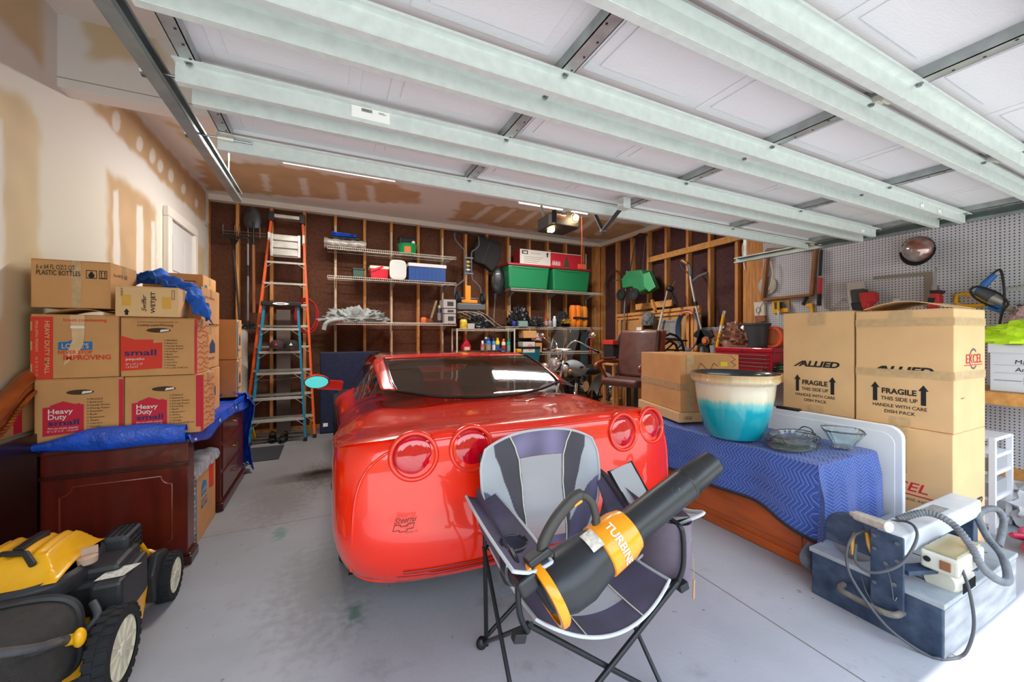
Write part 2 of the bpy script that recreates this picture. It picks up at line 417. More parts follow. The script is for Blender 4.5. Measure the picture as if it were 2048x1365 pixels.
# right wall
M_fib2 = mat('dark fibreboard', '#4e3130', .92, var=.22, vscale=25, bump=.35, bscale=90)
wr = box('wall_right', M_fib2, XR+.09, XR+.14, YF, YB+.05, 0, ZC); struct(wr, 'right wall with open pine studs and grey pegboard')
for px in (1203, 1232.5, 1262, 1295, 1331, 1374, 1418, 1472.5):
    y = at(px, 600, X=XR).y
    box('stud', M_pine, XR, XR+.089, y-.021, y+.021, .04, 3.22, wr)
y0 = at(1486, 600, X=XR).y; y1 = at(1526, 600, X=XR).y
k = 6
for i in range(k): box('stud', M_pine, XR-.002+.001*(i % 2), XR+.089, y1+(y0-y1)*i/k+.001, y1+(y0-y1)*(i+1)/k-.001, .04, 3.22, wr)
box('top_plate', M_pine, XR, XR+.089, YF, YB-.1, 3.22, ZC-.002, wr); box('bottom_plate', M_pine, XR, XR+.089, YF, YB-.1, 0, .04, wr)
a = at(1298, 518, X=XR); b = at(1487, 480, X=XR)
MB().bar((XR-.02, a.y, a.z-.03), (XR-.02, b.y-.1, a.z-.0), .04, .09, up=(0,0,1)).build('blocking', M_pineh, wr)
tr = box('trim_3', mat('white trim', '#e6e0d6'), XR-.03, XR+.0, 3.37, 6.43, 3.222, 3.298); struct(tr, 'white drywall strip along the top of the right wall', 'trim')
def pegmat():
    m = mat('grey pegboard', '#c4c3ca', .55, var=.04, vscale=3); N = m.node_tree; L = N.links; p = N.nodes['Principled BSDF']; src = p.inputs['Base Color'].links[0].from_socket
    t = N.nodes.new('ShaderNodeTexCoord'); s = N.nodes.new('ShaderNodeSeparateXYZ'); L.new(t.outputs['Object'], s.inputs[0])
    def M(op, a, b=None):
        n = N.nodes.new('ShaderNodeMath'); n.operation = op
        for i, q in enumerate((a, b)):
            if q is None: continue
            if isinstance(q, (int, float)): n.inputs[i].default_value = q
            else: L.new(q, n.inputs[i])
        return n.outputs[0]
    def fr(o): return M('POWER', M('SUBTRACT', M('FRACT', M('MULTIPLY', o, 1/.0254)), .5), 2)
    h = M('LESS_THAN', M('ADD', fr(s.outputs[1]), fr(s.outputs[2])), .038)
    n = N.nodes.new('ShaderNodeMix'); n.data_type = 'RGBA'; L.new(h, n.inputs[0]); L.new(src, n.inputs[6]); n.inputs[7].default_value = (*srgb('#2a2628'), 1)
    L.new(n.outputs[2], p.inputs['Base Color']); return m
PEG = pegmat()
ys = [YF, 1.15, 2.36, y1]
for i in range(3): box('pegboard', PEG, XR-.004, XR+.001, ys[i]+.001, ys[i+1]-.001, .29 if i < 2 else .29, 3.22, wr)
zz = at(1420, 655, X=XR).z
box('pegboard', PEG, XR-.007, XR-.002, y0-.2, 5.3, .4, zz, wr)
box('sill_board', M_pineh, XR-.02, XR+.001, YF, 2.4, .20, .29, wr)
box('floor_board', mat('white trim', '#e6e0d6'), XR-.01, XR+.001, YF, 2.4, .0, .20, wr)
# side door in the left wall
def yz(px, py): p = at(px, py, X=XL); return p.y, p.z
yA = yz(325, 420)[0]; yBd = yz(386, 470)[0]; zt = 2.66
dm = mat('white door paint', '#d8d8d4', .5)
d1 = MB(); d1.box(XL+.001, XL+.02, yA+.1, yBd-.1, .01, zt-.1)
for zz0, zz1 in ((.25, .9), (1.05, 1.9), (2.05, 2.42)):
    for ya, yb in ((yA+.2, (yA+yBd)/2-.05), ((yA+yBd)/2+.05, yBd-.2)): d1.box(XL+.02, XL+.028, ya, yb, zz0, zz1)
dd = d1.build('door_1', dm, bevel=.006); struct(dd, 'white panelled side door in the left wall beyond the boxes', 'door')
fr = MB(); fr.box(XL+.001, XL+.05, yA, yA+.1, 0, zt-.101); fr.box(XL+.001, XL+.05, yBd-.1, yBd, 0, zt-.101); fr.box(XL+.001, XL+.05, yA, yBd, zt-.1, zt)
fr.build('door_frame', mat('white trim', '#e6e0d6'), dd, bevel=.008)
# front header above the opening (behind and above the camera)
hd = box('wall_front', mat('wall core', '#8c8474'), XL-.14, XR+.14, YF-.12, YF, 2.19, ZC); struct(hd, 'header above the open garage doorway')
# ================================================================ OVERHEAD DOOR
gd = thing('garage_door', 'white raised panel overhead garage door rolled open under the ceiling, with galvanised struts', 'garage door', (1.92, 1.1, 2.32))
gl = (-1.92, -1.1, -2.32)
DX0, DX1 = -.455, 4.30
M_dpan = mat('white steel door skin', '#dcdcde', .45, var=.03, vscale=6, bump=.12, bscale=220, stretch=(.25, 1, 1))
HY = [0.22, .715, 1.21, 1.70, 2.19]
ST = [-.42, .745, 1.925, 3.10, 4.27]
def gb(mb, name, m, **k):
    o = mb.build(name, m, gd, **k); o.location = gl; return o
for i in range(4):
    m_ = MB(); ya, yb = HY[i]+.004, HY[i+1]-.004
    m_.box(DX0, DX1, ya, yb, 2.335, 2.375)
    m_.box(DX0, DX1, ya, ya+.03, 2.318, 2.336); m_.box(DX0, DX1, yb-.03, yb, 2.318, 2.336)
    for j in range(4):
        for h in range(2):
            xa = ST[j]+.07+h*((ST[j+1]-ST[j])/2-.02); xb = xa+(ST[j+1]-ST[j])/2-.12
            m_.box(xa, xb, ya+.075, yb-.075, 2.331, 2.336)
            m_.box(xa+.045, xb-.045, ya+.12, yb-.12, 2.326, 2.332)
    gb(m_, 'door_panel', M_dpan, bevel=.004, seg=2)
M_stile = mat('galvanised stile', '#a9b0ae', .38, .5, var=.2, vscale=14)
for j, x in enumerate(ST):
    w = .05 if 0 < j < 4 else .045
    for i in range(4):
        ya, yb = HY[i]+.01, HY[i+1]-.01
        m_ = MB(); m_.box(x-w/2, x+w/2, ya, yb, 2.292, 2.295); m_.box(x-w/2, x-w/2+.003, ya, yb, 2.292, 2.335); m_.box(x+w/2-.003, x+w/2, ya, yb, 2.292, 2.335)
        s_ = gb(m_, 'stile', M_stile)
        m_ = MB()
        for q in (.12, .17, .24, .31, .38): m_.cyl((x+(.01 if q != .17 else -.012), ya+q, 2.2925), (x+(.01 if q != .17 else -.012), ya+q, 2.2905), .004, n=8)
        m_.cyl((x, yb-.05, 2.2925), (x, yb-.05, 2.2915), .009, n=10)
        h_ = m_.build('rivets', M_black, s_)
sy = [2.156, 1.774, 1.639, 1.286, 1.149, .775, .64, .27]
slen = [(-.455, 4.24), (-.45, 4.36), (-.46, 4.24), (-.45, 4.33), (-.455, 4.33), (-.45, 4.33), (-.45, 4.33), (-.45, 4.33)]
for (y, (xa, xb)) in zip(sy, slen):
    m_ = MB(); t = .0025
    m_.box(xa, xb, y-.035, y, 2.290, 2.2925); m_.box(xa, xb, y-.002, y+.001, 2.232, 2.292); m_.box(xa, xb, y, y+.028, 2.230, 2.2325); m_.box(xa, xb, y+.028, y+.0305, 2.2325, 2.245)
    m_.box(xa, xb, y-.036, y-.034, 2.284, 2.2925)
    s_ = gb(m_, 'strut', M_galv)
    m_ = MB()
    for x in ST: m_.cyl((x, y-.018, 2.290), (x, y-.018, 2.280), .008, n=6); m_.cyl((x, y-.018, 2.290), (x, y-.018, 2.2875), .012, n=12)
    m_.build('bolts', M_steel, s_)
M_zinc = mat('bright zinc', '#d6d4c8', .35, .6)
for yh in (.715, 1.21, 1.70):
    for x in ST[1:4]:
        m_ = MB(); m_.box(x-.03, x+.03, yh-.03, yh+.03, 2.286, 2.289); m_.cyl((x-.03, yh, 2.282), (x+.03, yh, 2.282), .009, n=12); m_.box(x-.05, x-.045, yh-.02, yh+.02, 2.27, 2.292)
        gb(m_, 'hinge', M_zinc)
for yh in (2.14, 1.70, 1.21, .715, .27):
    for s, x in ((-1, ST[0]), (1, ST[4])):
        m_ = MB(); m_.box(x-.03, x+.03, yh-.035, yh+.025, 2.284, 2.289); m_.cyl((x-.03, yh, 2.275), (x+.03, yh, 2.275), .010, n=12)
        h_ = gb(m_, 'roller_hinge', M_zinc)
        m_ = MB(); m_.cyl((x-s*.10, yh, 2.275), (x+s*.14, yh, 2.275), .005, n=8); m_.cyl((x+s*.125, yh, 2.275), (x+s*.145, yh, 2.275), .024, n=16)
        m_.build('roller', M_steel, h_)
def sticker(x, y, w, h, txt, flip=True):
    o = Vector((x, y-.0025, 2.243)); u = Vector((1, 0, 0)); v = Vector((0, 0, 1))
    s_ = flat([rectp(0, w, 0, h)], o, u, v, mat('sticker white', '#f1efe9', .5), gd, 'sticker'); s_.location = gl
    t_ = flat([rectp(w*.25+i*w*.02, w*.25+i*w*.02+w*.01*(1+i % 2*.5), h*.62, h*.9) for i in range(14)]+[rectp(w*.7, w*.9, h*.7, h*.74), rectp(w*.7, w*.85, h*.8, h*.84)], o, u, v, M_ink, s_, 'barcode', .0018)
    if txt:
        a = letter(txt, o+u*w*.97+v*h*.5, -u, -v, h*.26, M_ink, s_, bold=.02, lift=-.0022)
sticker(at(703, 220, Y=1.639).x, 1.639, .145, .046, '520  SO00896186')
for px in (1840, 1875): 
    p = at(px, 415, Y=1.149); sticker(p.x, 1.149, .05, .035, '')
p = at(1722, 465, Y=1.639); sticker(p.x, 1.639, .05, .035, '')
# tracks: one thing each
def track(name, x, s, ya, yb, label):
    t = thing(name, label, 'door track', (x, (ya+yb)/2, 2.3)); lc = (-x, -(ya+yb)/2, -2.3)
    m_ = MB(); m_.box(x, x+s*.004, ya, yb, 2.245, 2.305); m_.box(x-s*.04, x+s*.002, ya, yb, 2.305, 2.308); m_.box(x-s*.04, x+s*.002, ya, yb, 2.243, 2.246); m_.box(x-s*.042, x-s*.040, ya, yb, 2.246, 2.26); m_.box(x-s*.042, x-s*.040, ya, yb, 2.295, 2.306)
    o = m_.build('track_channel', mat('track steel', '#93a09f', .35, .6, var=.2, vscale=9), t); o.location = lc
    m_ = MB(); m_.box(x+s*.004, x+s*.007, ya, yb-.0, 2.255, 2.315); m_.box(x+s*.004, x+s*.04, ya, yb, 2.312, 2.316)
    o = m_.build('angle_iron', M_stile, t); o.location = lc
    for y in (yb-.1, (ya+yb)/2):
        m_ = MB(); m_.box(x+s*.01, x+s*.014, y-.018, y+.018, 2.31, ZC-.001)
        o = m_.build('hanger_strap', M_stile, t); o.location = lc
track('door_track', -.545, -1, -.05, 3.0, 'galvanised door track running back beside the left drywall')
track('door_track', 4.40, 1, -.05, 3.0, 'galvanised door track running back beside the pegboard')
# opener
op = at(1128, 440, Z=2.62); OX, OY, OZ = op.x, op.y+.1, 2.62
go = thing('garage_door_opener', 'black ceiling garage door opener with two glowing bulbs hanging by the back', 'garage door opener', (OX, OY, OZ), math.radians(0))
m_ = MB(); m_.prism([(-.16, -.17), (.15, -.17), (.17, -.10), (.17, .18), (-.17, .18), (-.18, -.08)], -.085, .055, 'Z')
m_.build('housing', mat('opener housing', '#24211f', .5, bump=.1, bscale=80), go, bevel=.012)
m_ = MB(); m_.box(-.14, -.02, -.176, -.166, -.03, .04); letter('LiftMaster', (-.15, -.1715, .01), (1,0,0), (0,0,1), .022, M_white, go, shear=.3, bold=.01)
flat([rectp(-.15, -.02, -.006, 0)], (0, -.1715, 0), (1,0,0), (0,0,1), M_redo, go, 'stripe')
m_ = MB(); m_.prism([(-.20, -.18), (-.17, -.22), (-.15, -.17)], -.08, .05, 'Z'); m_.build('side_cover', M_black, go)
mb_ = mat('glowing bulb', '#ffd79a', .3, emit=18)
for (bx, by, bz) in ((.09, -.19, .01), (-.11, -.03, -.10)):
    m_ = MB(); m_.sph((bx, by, bz), .032, 16, 10); m_.cyl((bx, by+.02, bz), (bx, by+.07, bz), .014, n=12)
    m_.build('light_bulb', mb_, go, smooth=True)
m_ = MB(); m_.lathe([(.02, -.12), (.045, -.17), (.05, -.172), (.025, -.12)], (.09, 0, .01), 'Y', 20); m_.build('bulb_reflector', M_steel, go, smooth=True)
for a in (-.13, .13): 
    m_ = MB(); m_.bar((a, .1, .05), (a*1.6, .2, ZC-OZ-.001), .03, .004); m_.build('hanger_strap', M_stile, go)
m_ = MB(); m_.box(-.02, .02, -2.7, -.1, .06, .10); m_.build('rail', M_steel, go)
m_ = MB(); m_.tube([(.19, -.15, .05), (.195, -.152, -.2), (.19, -.15, -.47)], .0035, 6); m_.box(.15, .23, -.165, -.14, -.52, -.47); m_.build('release_cord', mat('red cord', '#e2553a', .6), go)
for a in ((.0, -.1, .05), (.15, .1, .0)):
    pass
pl = bpy.data.lights.new('opener bulb', 'POINT'); pl.energy = BULB_W; pl.color = (1, .72, .42); pl.shadow_soft_size = .03
lo = bpy.data.objects.new('opener_bulb_light', pl); COL.objects.link(lo); lo.parent = go; lo.location = (.09, -.26, .0)
a0 = at(1248, 410, Z=2.26); 
dar = thing('opener_arm', 'bent black steel arm linking the garage door to the opener rail', 'opener arm', (a0.x, a0.y, 2.26))
m_ = MB(); m_.bar((0, .0, 0), (.0, .22, -.12), .035, .006, up=(0,0,1)); m_.bar((-.0, .22, -.12), (0, .52, .36), .035, .006); m_.cyl((-.02, .22, -.12), (.02, .22, -.12), .012, n=10)
m_.build('curved_arm', mat('arm steel', '#4b4f50', .4, .6), dar)
MB().box(-.03, .03, -.03, .03, -.03, .04).build('door_bracket', M_galv, dar)
# ceiling shop lights: real fixtures, unlit, switched on here to brighten the back
LT = mat('fluorescent tube', '#fff6ea', .3, emit=3.0)  # glow added to tubes that are really off
def shoplight(x, y, label):
    t = thing('shop_light', label, 'light fixture', (x, y, ZC), 0, 'ceiling shop lights')
    m_ = MB(); m_.prism([(-.07, -.075), (.07, -.075), (.11, -.035), (.04, -.001), (-.04, -.001), (-.11, -.035)], -.6, .6, 'X'); m_.build('housing', mat('fixture enamel', '#dedad2', .5), t)
    for s in (-.04, .04):
        m_ = MB(); m_.cyl((-.57, s, -.09), (.57, s, -.09), .0127, n=12); m_.build('tube', LT, t, smooth=True)
    ld = bpy.data.lights.new('added fill light', 'AREA'); ld.shape = 'RECTANGLE'; ld.size = 1.15; ld.size_y = .16; ld.energy = FILL_W; ld.color = (1, .97, .92)  # added area light below the unlit fixture, fills the back of the bay
    l = bpy.data.objects.new('added_fill_light', ld); COL.objects.link(l); l.parent = t; l.location = (0, 0, -.11)
shoplight(.14, 4.65, 'white ceiling shop light nearest the left drywall wall')
shoplight(2.93, 4.68, 'white ceiling shop light beside the door opener')
# ================================================================ THE CAR
CX0, CY0 = .985, 1.60
def lerp_tab(t, tab):
    if t <= tab[0][0]: return tab[0][1:]
    for a, b in zip(tab, tab[1:]):
        if t <= b[0]:
            k = (t-a[0])/(b[0]-a[0]); return tuple(a[i]*(1-k)+b[i]*k for i in range(1, len(a)))
    return tab[-1][1:]
def make_car():
    car = thing('sports_car', 'red two door sports car with four round tail lights, parked nose in', 'car', (CX0*1.03, CY0*1.03, -.0414))
    car.scale = (1.03, 1.03, 1.03)
    RED = mat('red car paint', '#e92706', .27, .0, coat=.8, spec=.5)
    BLK = mat('gloss black trim', '#0b0b0c', .15, coat=.5)
    GLS = mat('tinted car glass', '#15180f', .03, alpha=.72, coat=1.0, spec=.8)
    # centre profile (y, z) and where the skin lands at the side (ys, zs), half width w, boxiness e
    P = [(.16, .27, .50, .26, .88, .33), (.05, .31, .48, .32, .92, .26), (.01, .40, .46, .42, .955, .22), (.0, .50, .46, .52, .97, .19), (.015, .60, .46, .62, .97, .17),
         (.03, .72, .48, .70, .97, .16), (.045, .84, .52, .74, .97, .16), (.06, .915, .58, .76, .965, .18), (.09, .950, .70, .76, .965, .21), (.15, .958, .85, .75, .965, .26),
         (.35, .955, 1.0, .72, .965, .33), (.60, .960, 1.1, .70, .965, .38), (.9, .955, 1.2, .68, .96, .42), (1.3, .93, 1.4, .64, .94, .42), (2.0, .90, 2.0, .60, .90, .40), (2.9, .88, 2.9, .60, .90, .40),
         (3.212, 0.86, 3.212, 0.6, 0.92, 0.45), (3.524, 0.78, 3.446, 0.56, 0.92, 0.45), (3.836, 0.66, 3.641, 0.5, 0.88, 0.45), (4.054, 0.54, 3.719, 0.44, 0.82, 0.4), (4.125, 0.42, 3.758, 0.38, 0.8, 0.35), (4.086, 0.24, 3.719, 0.26, 0.78, 0.35)]
    C = catmull([(a[0], a[1], 0) for a in P], 5); S = catmull([(a[2], a[3], a[4]) for a in P], 5); E = catmull([(a[5], 0, 0) for a in P], 5)
    nv = len(C)-1; nu = 56
    def fn(u, v):
        i = min(nv, int(round(v*nv))); c, s, e = C[i], S[i], E[i].x
        ph = (u*2-1)*PI/2; sg = 1 if ph >= 0 else -1; ph = abs(ph)
        x = sg*s.z*math.sin(ph)**1.0
        # superellipse
        sn = math.sin(ph); k = (1-(sn)**(1/e))**(e) if sn < 1 else 0
        k = max(0, k)
        y = s.x+(c.x-s.x)*k; z = s.y+(c.y-s.y)*k
        # shallow crown across the centre
        if c.x < .08 or False: y += .045*(abs(x)/.9)**2*(1 if k > .05 else k*20)
        # haunch over the rear wheels
        if .3 < c.x < 2.0: z += .035*math.exp(-((abs(x)-.72)/.14)**2)*sm(c.x, .3, .8)*(1-sm(c.x, 1.4, 2.0))
        return (x, y, z)
    # resample u so that the corner gets enough points
    us = [((math.asin(max(-1, min(1, t)))/(PI/2))+1)/2 for t in [math.copysign(1-(1-abs(q))**2.2, q) for q in [(i/nu)*2-1 for i in range(nu+1)]]]
    m_ = MB(); vs = [fn(us[i], j/nv) for i in range(nu+1) for j in range(nv+1)]
    m_.add(vs, [(i*(nv+1)+j, (i+1)*(nv+1)+j, (i+1)*(nv+1)+j+1, i*(nv+1)+j+1) for i in range(nu) for j in range(nv)])
    m_.build('body', RED, car, smooth=True, ang=55)
    # sides with wheel arches
    for s in (-1, 1):
        m_ = MB(); NX, NZ = 150, 22
        def sp(u, v):
            y = .60+u*(3.70-.60); a = lerp_tab(y, [(q[2], q[3], q[4]) for q in P[3:-2]])
            zt, w = a; z = .17+(zt-.17)*v
            return (s*(w-.05*(1-v)**1.6+.012*math.sin(PI*v)*0), y, z)
        cells = []; vv = {}
        for i in range(NX):
            for j in range(NZ):
                p = sp((i+.5)/NX, (j+.5)/NZ)
                if any((p[1]-wy)**2+(p[2]-.36)**2 < .365**2 for wy in (.93, 3.43)): continue
                cells.append((i, j))
        vs = []; fs = []
        def idx(i, j):
            if (i, j) not in vv:
                p = list(sp(i/NX, j/NZ))
                for wy in (.93, 3.43):
                    d = math.hypot(p[1]-wy, p[2]-.36)
                    if .34 < d < .395: p[1] = wy+(p[1]-wy)*.372/d if d < .372 else p[1]; p[2] = .36+(p[2]-.36)*.372/d if d < .372 else p[2]
                vv[(i, j)] = len(vs); vs.append(tuple(p))
            return vv[(i, j)]
        for i, j in cells: fs.append((idx(i, j), idx(i+1, j), idx(i+1, j+1), idx(i, j+1)))
        m_.add(vs, fs).build('side_panel', RED, car, smooth=True)
        m_ = MB(); m_.box(s*.60-.001, s*.60+.001, .35, 3.7, .2, .75); 
        for wy in (.93, 3.43): m_.lathe([(.375, s*.60), (.375, s*.885)], (0, wy, .36), 'X', 30)
        m_.build('wheel_well', mat('wheel well black', '#0d0d0e', .9), car)
    # floor and interior
    m_ = MB(); m_.box(-.6, .6, .3, 3.7, .2, .25); m_.build('underbody', M_black, car)
    IN = mat('dark car interior', '#2b2724', .8); INL = mat('car interior grey', '#5a544c', .8)
    # wheels
    T = M_rub
    for s in (-1, 1):
        for wy in (.93, 3.43):
            m_ = MB(); w = .13
            m_.lathe([(.22, -w), (.30, -w), (.322, -w+.02), (.33, -w+.045), (.33, w-.045), (.322, w-.02), (.30, w), (.22, w)], (s*.80, wy, .37), 'X', 48)
            for k in range(-3, 4): m_.lathe([(.331, k*.028-.008), (.334, k*.028-.006), (.334, k*.028+.006), (.331, k*.028+.008)], (s*.80, wy, .37), 'X', 48)
            wh = m_.build('tire', T, car, smooth=True, ang=30)
            m_ = MB(); m_.lathe([(.225, -w+.01), (.225, w-.01), (.215, w-.012), (.205, w-.05)], (s*.80, wy, .37), 'X' , 40)
            xo = s*(.80)+s*(w-.03)
            for k in range(5):
                a = 2*PI*k/5; m_.bar((xo, wy+.03*math.cos(a), .37+.03*math.sin(a)), (xo, wy+.215*math.cos(a), .37+.215*math.sin(a)), .05, .03, up=(1,0,0))
            m_.cyl((xo-s*.03, wy, .37), (xo+s*.01, wy, .37), .05, n=20)
            m_.build('rim', mat('alloy rim', '#a9abad', .25, .9), wh, smooth=True, ang=30)
    # greenhouse
    GB = [(.70, .962, .72, .966), (.80, .96, .80, .995), (1.0, .95, .84, 1.07), (1.2, .945, .84, 1.145), (1.4, .94, .84, 1.20), (1.6, .935, .83, 1.225), (2.0, .93, .82, 1.235), (2.4, .92, .80, 1.225), (2.65, .905, .77, 1.18), (2.95, .895, .765, 1.07), (3.25, .885, .70, .93), (3.36, .875, .62, .89)]
    def gh(y, t):  # t -1..1
        zb, w, zt = lerp_tab(y, GB)
        a = abs(t); sg = 1 if t >= 0 else -1
        if a < .62: x = w*.72*a/.62; k = 1-.03*(a/.62)**2
        else:
            q = (a-.62)/.38; x = w*(.72+.28*q**.8); k = (1-.07)*(1-q)**.9 + (1-.07)*0
            k = .97*(1-q**1.25)
        return Vector((sg*x, y, zb+(zt-zb)*k+.0))
    def patch(y0, y1, t0, t1, ny, nt, off=0):
        m_ = MB()
        def f(u, v):
            y = y0(v) if callable(y0) else y0; yb = y1(v) if callable(y1) else y1
            yy = y+(yb-y)*u; t = t0+(t1-t0)*v
            if callable(t0): pass
            return gh(yy, t)+Vector((0, 0, off))
        return m_.grid(f, ny, nt)
    # rear hatch glass, framed in red, then the side windows outside of the red hatch frame
    patch(lambda v: .74+.16*abs(2*v-1)**2.2, 1.47, -.62, .62, 40, 26, .002).build('rear_window', GLS, car, smooth=True)
    for s in (-1, 1):
        patch(lambda v: .90+.06*v, 1.47, s*.62, s*.72, 40, 4, .004).build('hatch_frame', RED, car, smooth=True, solid=.006)
        patch(lambda v: .92+.10*v, 1.95, s*.72, s*.97, 30, 8, .001).build('quarter_window', GLS, car, smooth=True)
        patch(2.0, 2.95, s*.66, s*.97, 24, 8, .001).build('door_window', GLS, car, smooth=True)
        patch(1.93, 2.02, s*.60, s*.97, 4, 10, .005).build('window_pillar', BLK, car, smooth=True)
        patch(2.0, 3.25, s*.60, s*.66, 24, 3, .006).build('roof_rail', BLK, car, smooth=True)
    patch(1.46, 1.60, -.72, .72, 6, 26, .005).build('roof_bow', RED, car, smooth=True, solid=.006)
    patch(1.60, 2.62, -.66, .66, 16, 26, .004).build('roof', mat('roof panel', '#5a0b0a', .1, coat=1), car, smooth=True)
    patch(2.62, 3.3, -.66, .66, 16, 26, .001).build('windshield', GLS, car, smooth=True)
    # seal round the hatch glass
    pts = [gh(.735+.16*abs(t/20)**2.2, t/20*.63)+Vector((0, 0, .004)) for t in range(-20, 21)]
    m_ = MB(); m_.tube(pts, .010, 8)
    for s in (-1, 1): m_.tube([gh(.9+.57*k/20, s*.62)+Vector((0, 0, .006)) for k in range(21)], .008, 8)
    m_.build('hatch_seal', BLK, car, smooth=True)
    # interior
    m_ = MB(); m_.box(-.62, .62, .75, 3.1, .30, .70); m_.build('interior_tub', IN, car)
    m_ = MB(); m_.grid(lambda u, v: (-.62+1.24*u, .8+1.0*v, .84+.02*math.sin(u*9)), 10, 6); m_.build('cargo_cover', INL, car, smooth=True, solid=.01)
    for s in (-1, 1):
        m_ = MB(); m_.grid(lambda u, v: (s*.36+.25*math.cos(2*PI*u)*(1-.35*v), 2.0+.12*v*0+.09*math.sin(2*PI*u), .5+.55*v), 20, 8, wrapu=True)
        m_.sph((s*.36, 2.0, 1.05), .15, 14, 8, (1, .5, .5)); m_.build('seat', mat('grey seat', '#7b766c', .7), car, smooth=True)
    m_ = MB(); m_.tube(catmull([(-.58, 2.05, .9), (-.5, 2.06, 1.08), (-.3, 2.06, 1.12), (.3, 2.06, 1.12), (.5, 2.06, 1.08), (.58, 2.05, .9)], 6), .025, 8); m_.build('roll_hoop', INL, car, smooth=True)
    # creases on the body: hatch shut line and fascia seam
    SEAM = mat('shut line', '#6d0806', .5)
    def onbody(x, v):
        # find u for given x at row v
        i = min(nv, int(v)); s_ = S[i]; sn = max(-1, min(1, x/s_.z)); return Vector(fn((math.asin(sn)/(PI/2)+1)/2, i/nv))
    jt = min(range(len(C)), key=lambda i: abs(C[i].x-.13)+abs(C[i].y-.958))
    # tail lamps
    LENS = mat('red lamp lens', '#c4041c', .08, coat=1.0, var=.18, vscale=90); DK = mat('lamp cavity', '#5c0a0a', .3, coat=.6)
    for (px, py) in ((826, 910), (938, 893), (1236, 861), (1299, 850)):
        p = at(px, py, Y=1.70); lx, lz = p.x-CX0, p.z
        # y of the rear skin there
        best = None
        for i in range(0, 46):
            q = onbody(lx, i)
            if best is None or abs(q.z-lz) < abs(best.z-lz): best = q
        ly = best.y; q1 = onbody(lx+.03, 30)
        sl = .10*lx/.9*1.3   # plan angle following the curved tail
        M = Matrix.Translation((lx, ly, lz)) @ Matrix.Rotation(math.atan(sl*1.0), 4, 'Z') @ Matrix.Rotation(-.12, 4, 'X')
        m_ = MB().xf(M); r = .092
        m_.lathe([(r+.016, .01), (r+.014, -.008), (r+.005, -.014), (r-.003, -.010), (r-.006, .01)], (0, 0, 0), 'Y', 40)
        lb = m_.build('lamp_bezel', RED, car, smooth=True, ang=80)
        m_ = MB().xf(M); m_.lathe([(.001, -.008), (r*.5, -.006), (r*.8, -.002), (r-.007, .006)], (0, 0, 0), 'Y', 40)
        m_.build('lamp_lens', LENS, lb, smooth=True)
        m_ = MB().xf(M); m_.lathe([(r-.008, .005), (r-.003, -.001), (r-.001, -.006)], (0, 0, 0), 'Y', 40); m_.build('lamp_gasket', DK, lb, smooth=True)
    # licence recess
    m_ = MB(); m_.box(-.24, .24, -.0, .04, .50, .80); m_.build('plate_recess', DK, car, bevel=.02, seg=3)
    m_ = MB(); m_.box(-.15, .15, -.008, -.001, .56, .71); m_.build('licence_plate', mat('plate', '#e9e6df', .4), car, bevel=.004)
    m_ = MB()
    for k in (-.09, -.03, .03, .09): m_.lathe([(.028, -.04), (.034, -.045), (.034, .2), (.028, .2)], (k*1.3, .12, .27), 'Y', 20)
    m_.build('exhaust_tips', M_chrome, car, smooth=True)
    # lower grooves
    def skin(x, z):
        best = None
        for i in range(0, 46):
            q = onbody(x, i)
            if best is None or abs(q.z-z) < abs(best.z-z): best = q
        return Vector((x, best.y-.001, z))
    for s in (-1, 1):
        for (z, xa, xb) in ((.375, .28, .70), (.352, .26, .72)):
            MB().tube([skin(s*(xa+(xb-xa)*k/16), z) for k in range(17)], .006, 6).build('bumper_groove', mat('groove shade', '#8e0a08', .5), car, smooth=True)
    # raised edge of the tail fascia
    fp = []
    for k in range(61):
        t = PI*k/60; x = -.895*math.copysign(abs(math.cos(t))**.30, math.cos(t)); z = .36+.565*abs(math.sin(t))**.42
        q = skin(x, z); fp.append(q+Vector((0, .002, 0)))
    MB().tube(fp, .007, 8).build('fascia_edge', RED, car, smooth=True)
    # emblem
    m_ = MB()
    ez = .962
    e0 = at(1052, 802, Z=ez); ex, ey = e0.x-CX0, e0.y-CY0
    m_ = MB(); m_.sph((ex, ey, ez+.002), .022, 12, 8, (1, 1, .3)); m_.bar((ex-.01, ey, ez+.004), (ex+.075, ey+.03, ez+.004), .02, .005); m_.bar((ex+.01, ey, ez+.004), (ex-.075, ey+.03, ez+.004), .02, .005); m_.build('flag_emblem', M_chrome, car, bevel=.002)
    # dealer script
    p = at(786, 1042, Y=1.66); o = Vector((p.x-CX0, .035, p.z))
    q = at(830, 1035, Y=1.66); w = q.x-p.x
    dg = mat('dealer script', '#5a1408', .5)
    a = letter('Stearns', o, (1, -.05, 0), (0, 0, 1), .024, dg, car, shear=.5, width=w, lift=.012)
    bow = [(0, .0), (w*.28, .0), (w*.28, -.008), (w*.60, -.008), (w*.60, 0), (w*.9, 0), (w*.82, -.022), (w*.56, -.022), (w*.56, -.03), (w*.22, -.03), (w*.22, -.022), (-w*.06, -.022)]
    flat(stroke([(x, z-.006) for x, z in bow+[bow[0]]], .003), o, (1, -.05, 0), (0, 0, 1), dg, car, 'bowtie_outline', .012)
    letter('MAIDEN, NC', o+Vector((w*.5, 0, -.047)), (1, -.05, 0), (0, 0, 1), .007, dg, car, width=w*.55, lift=.012)
    # side marker
    for s in (-1, 1):
        m_ = MB(); m_.sph((s*.965, .55, .62), .05, 12, 8, (.2, 1, .45)); m_.build('side_marker', mat('marker dark red', '#6a0f12', .2, coat=1), car, smooth=True)
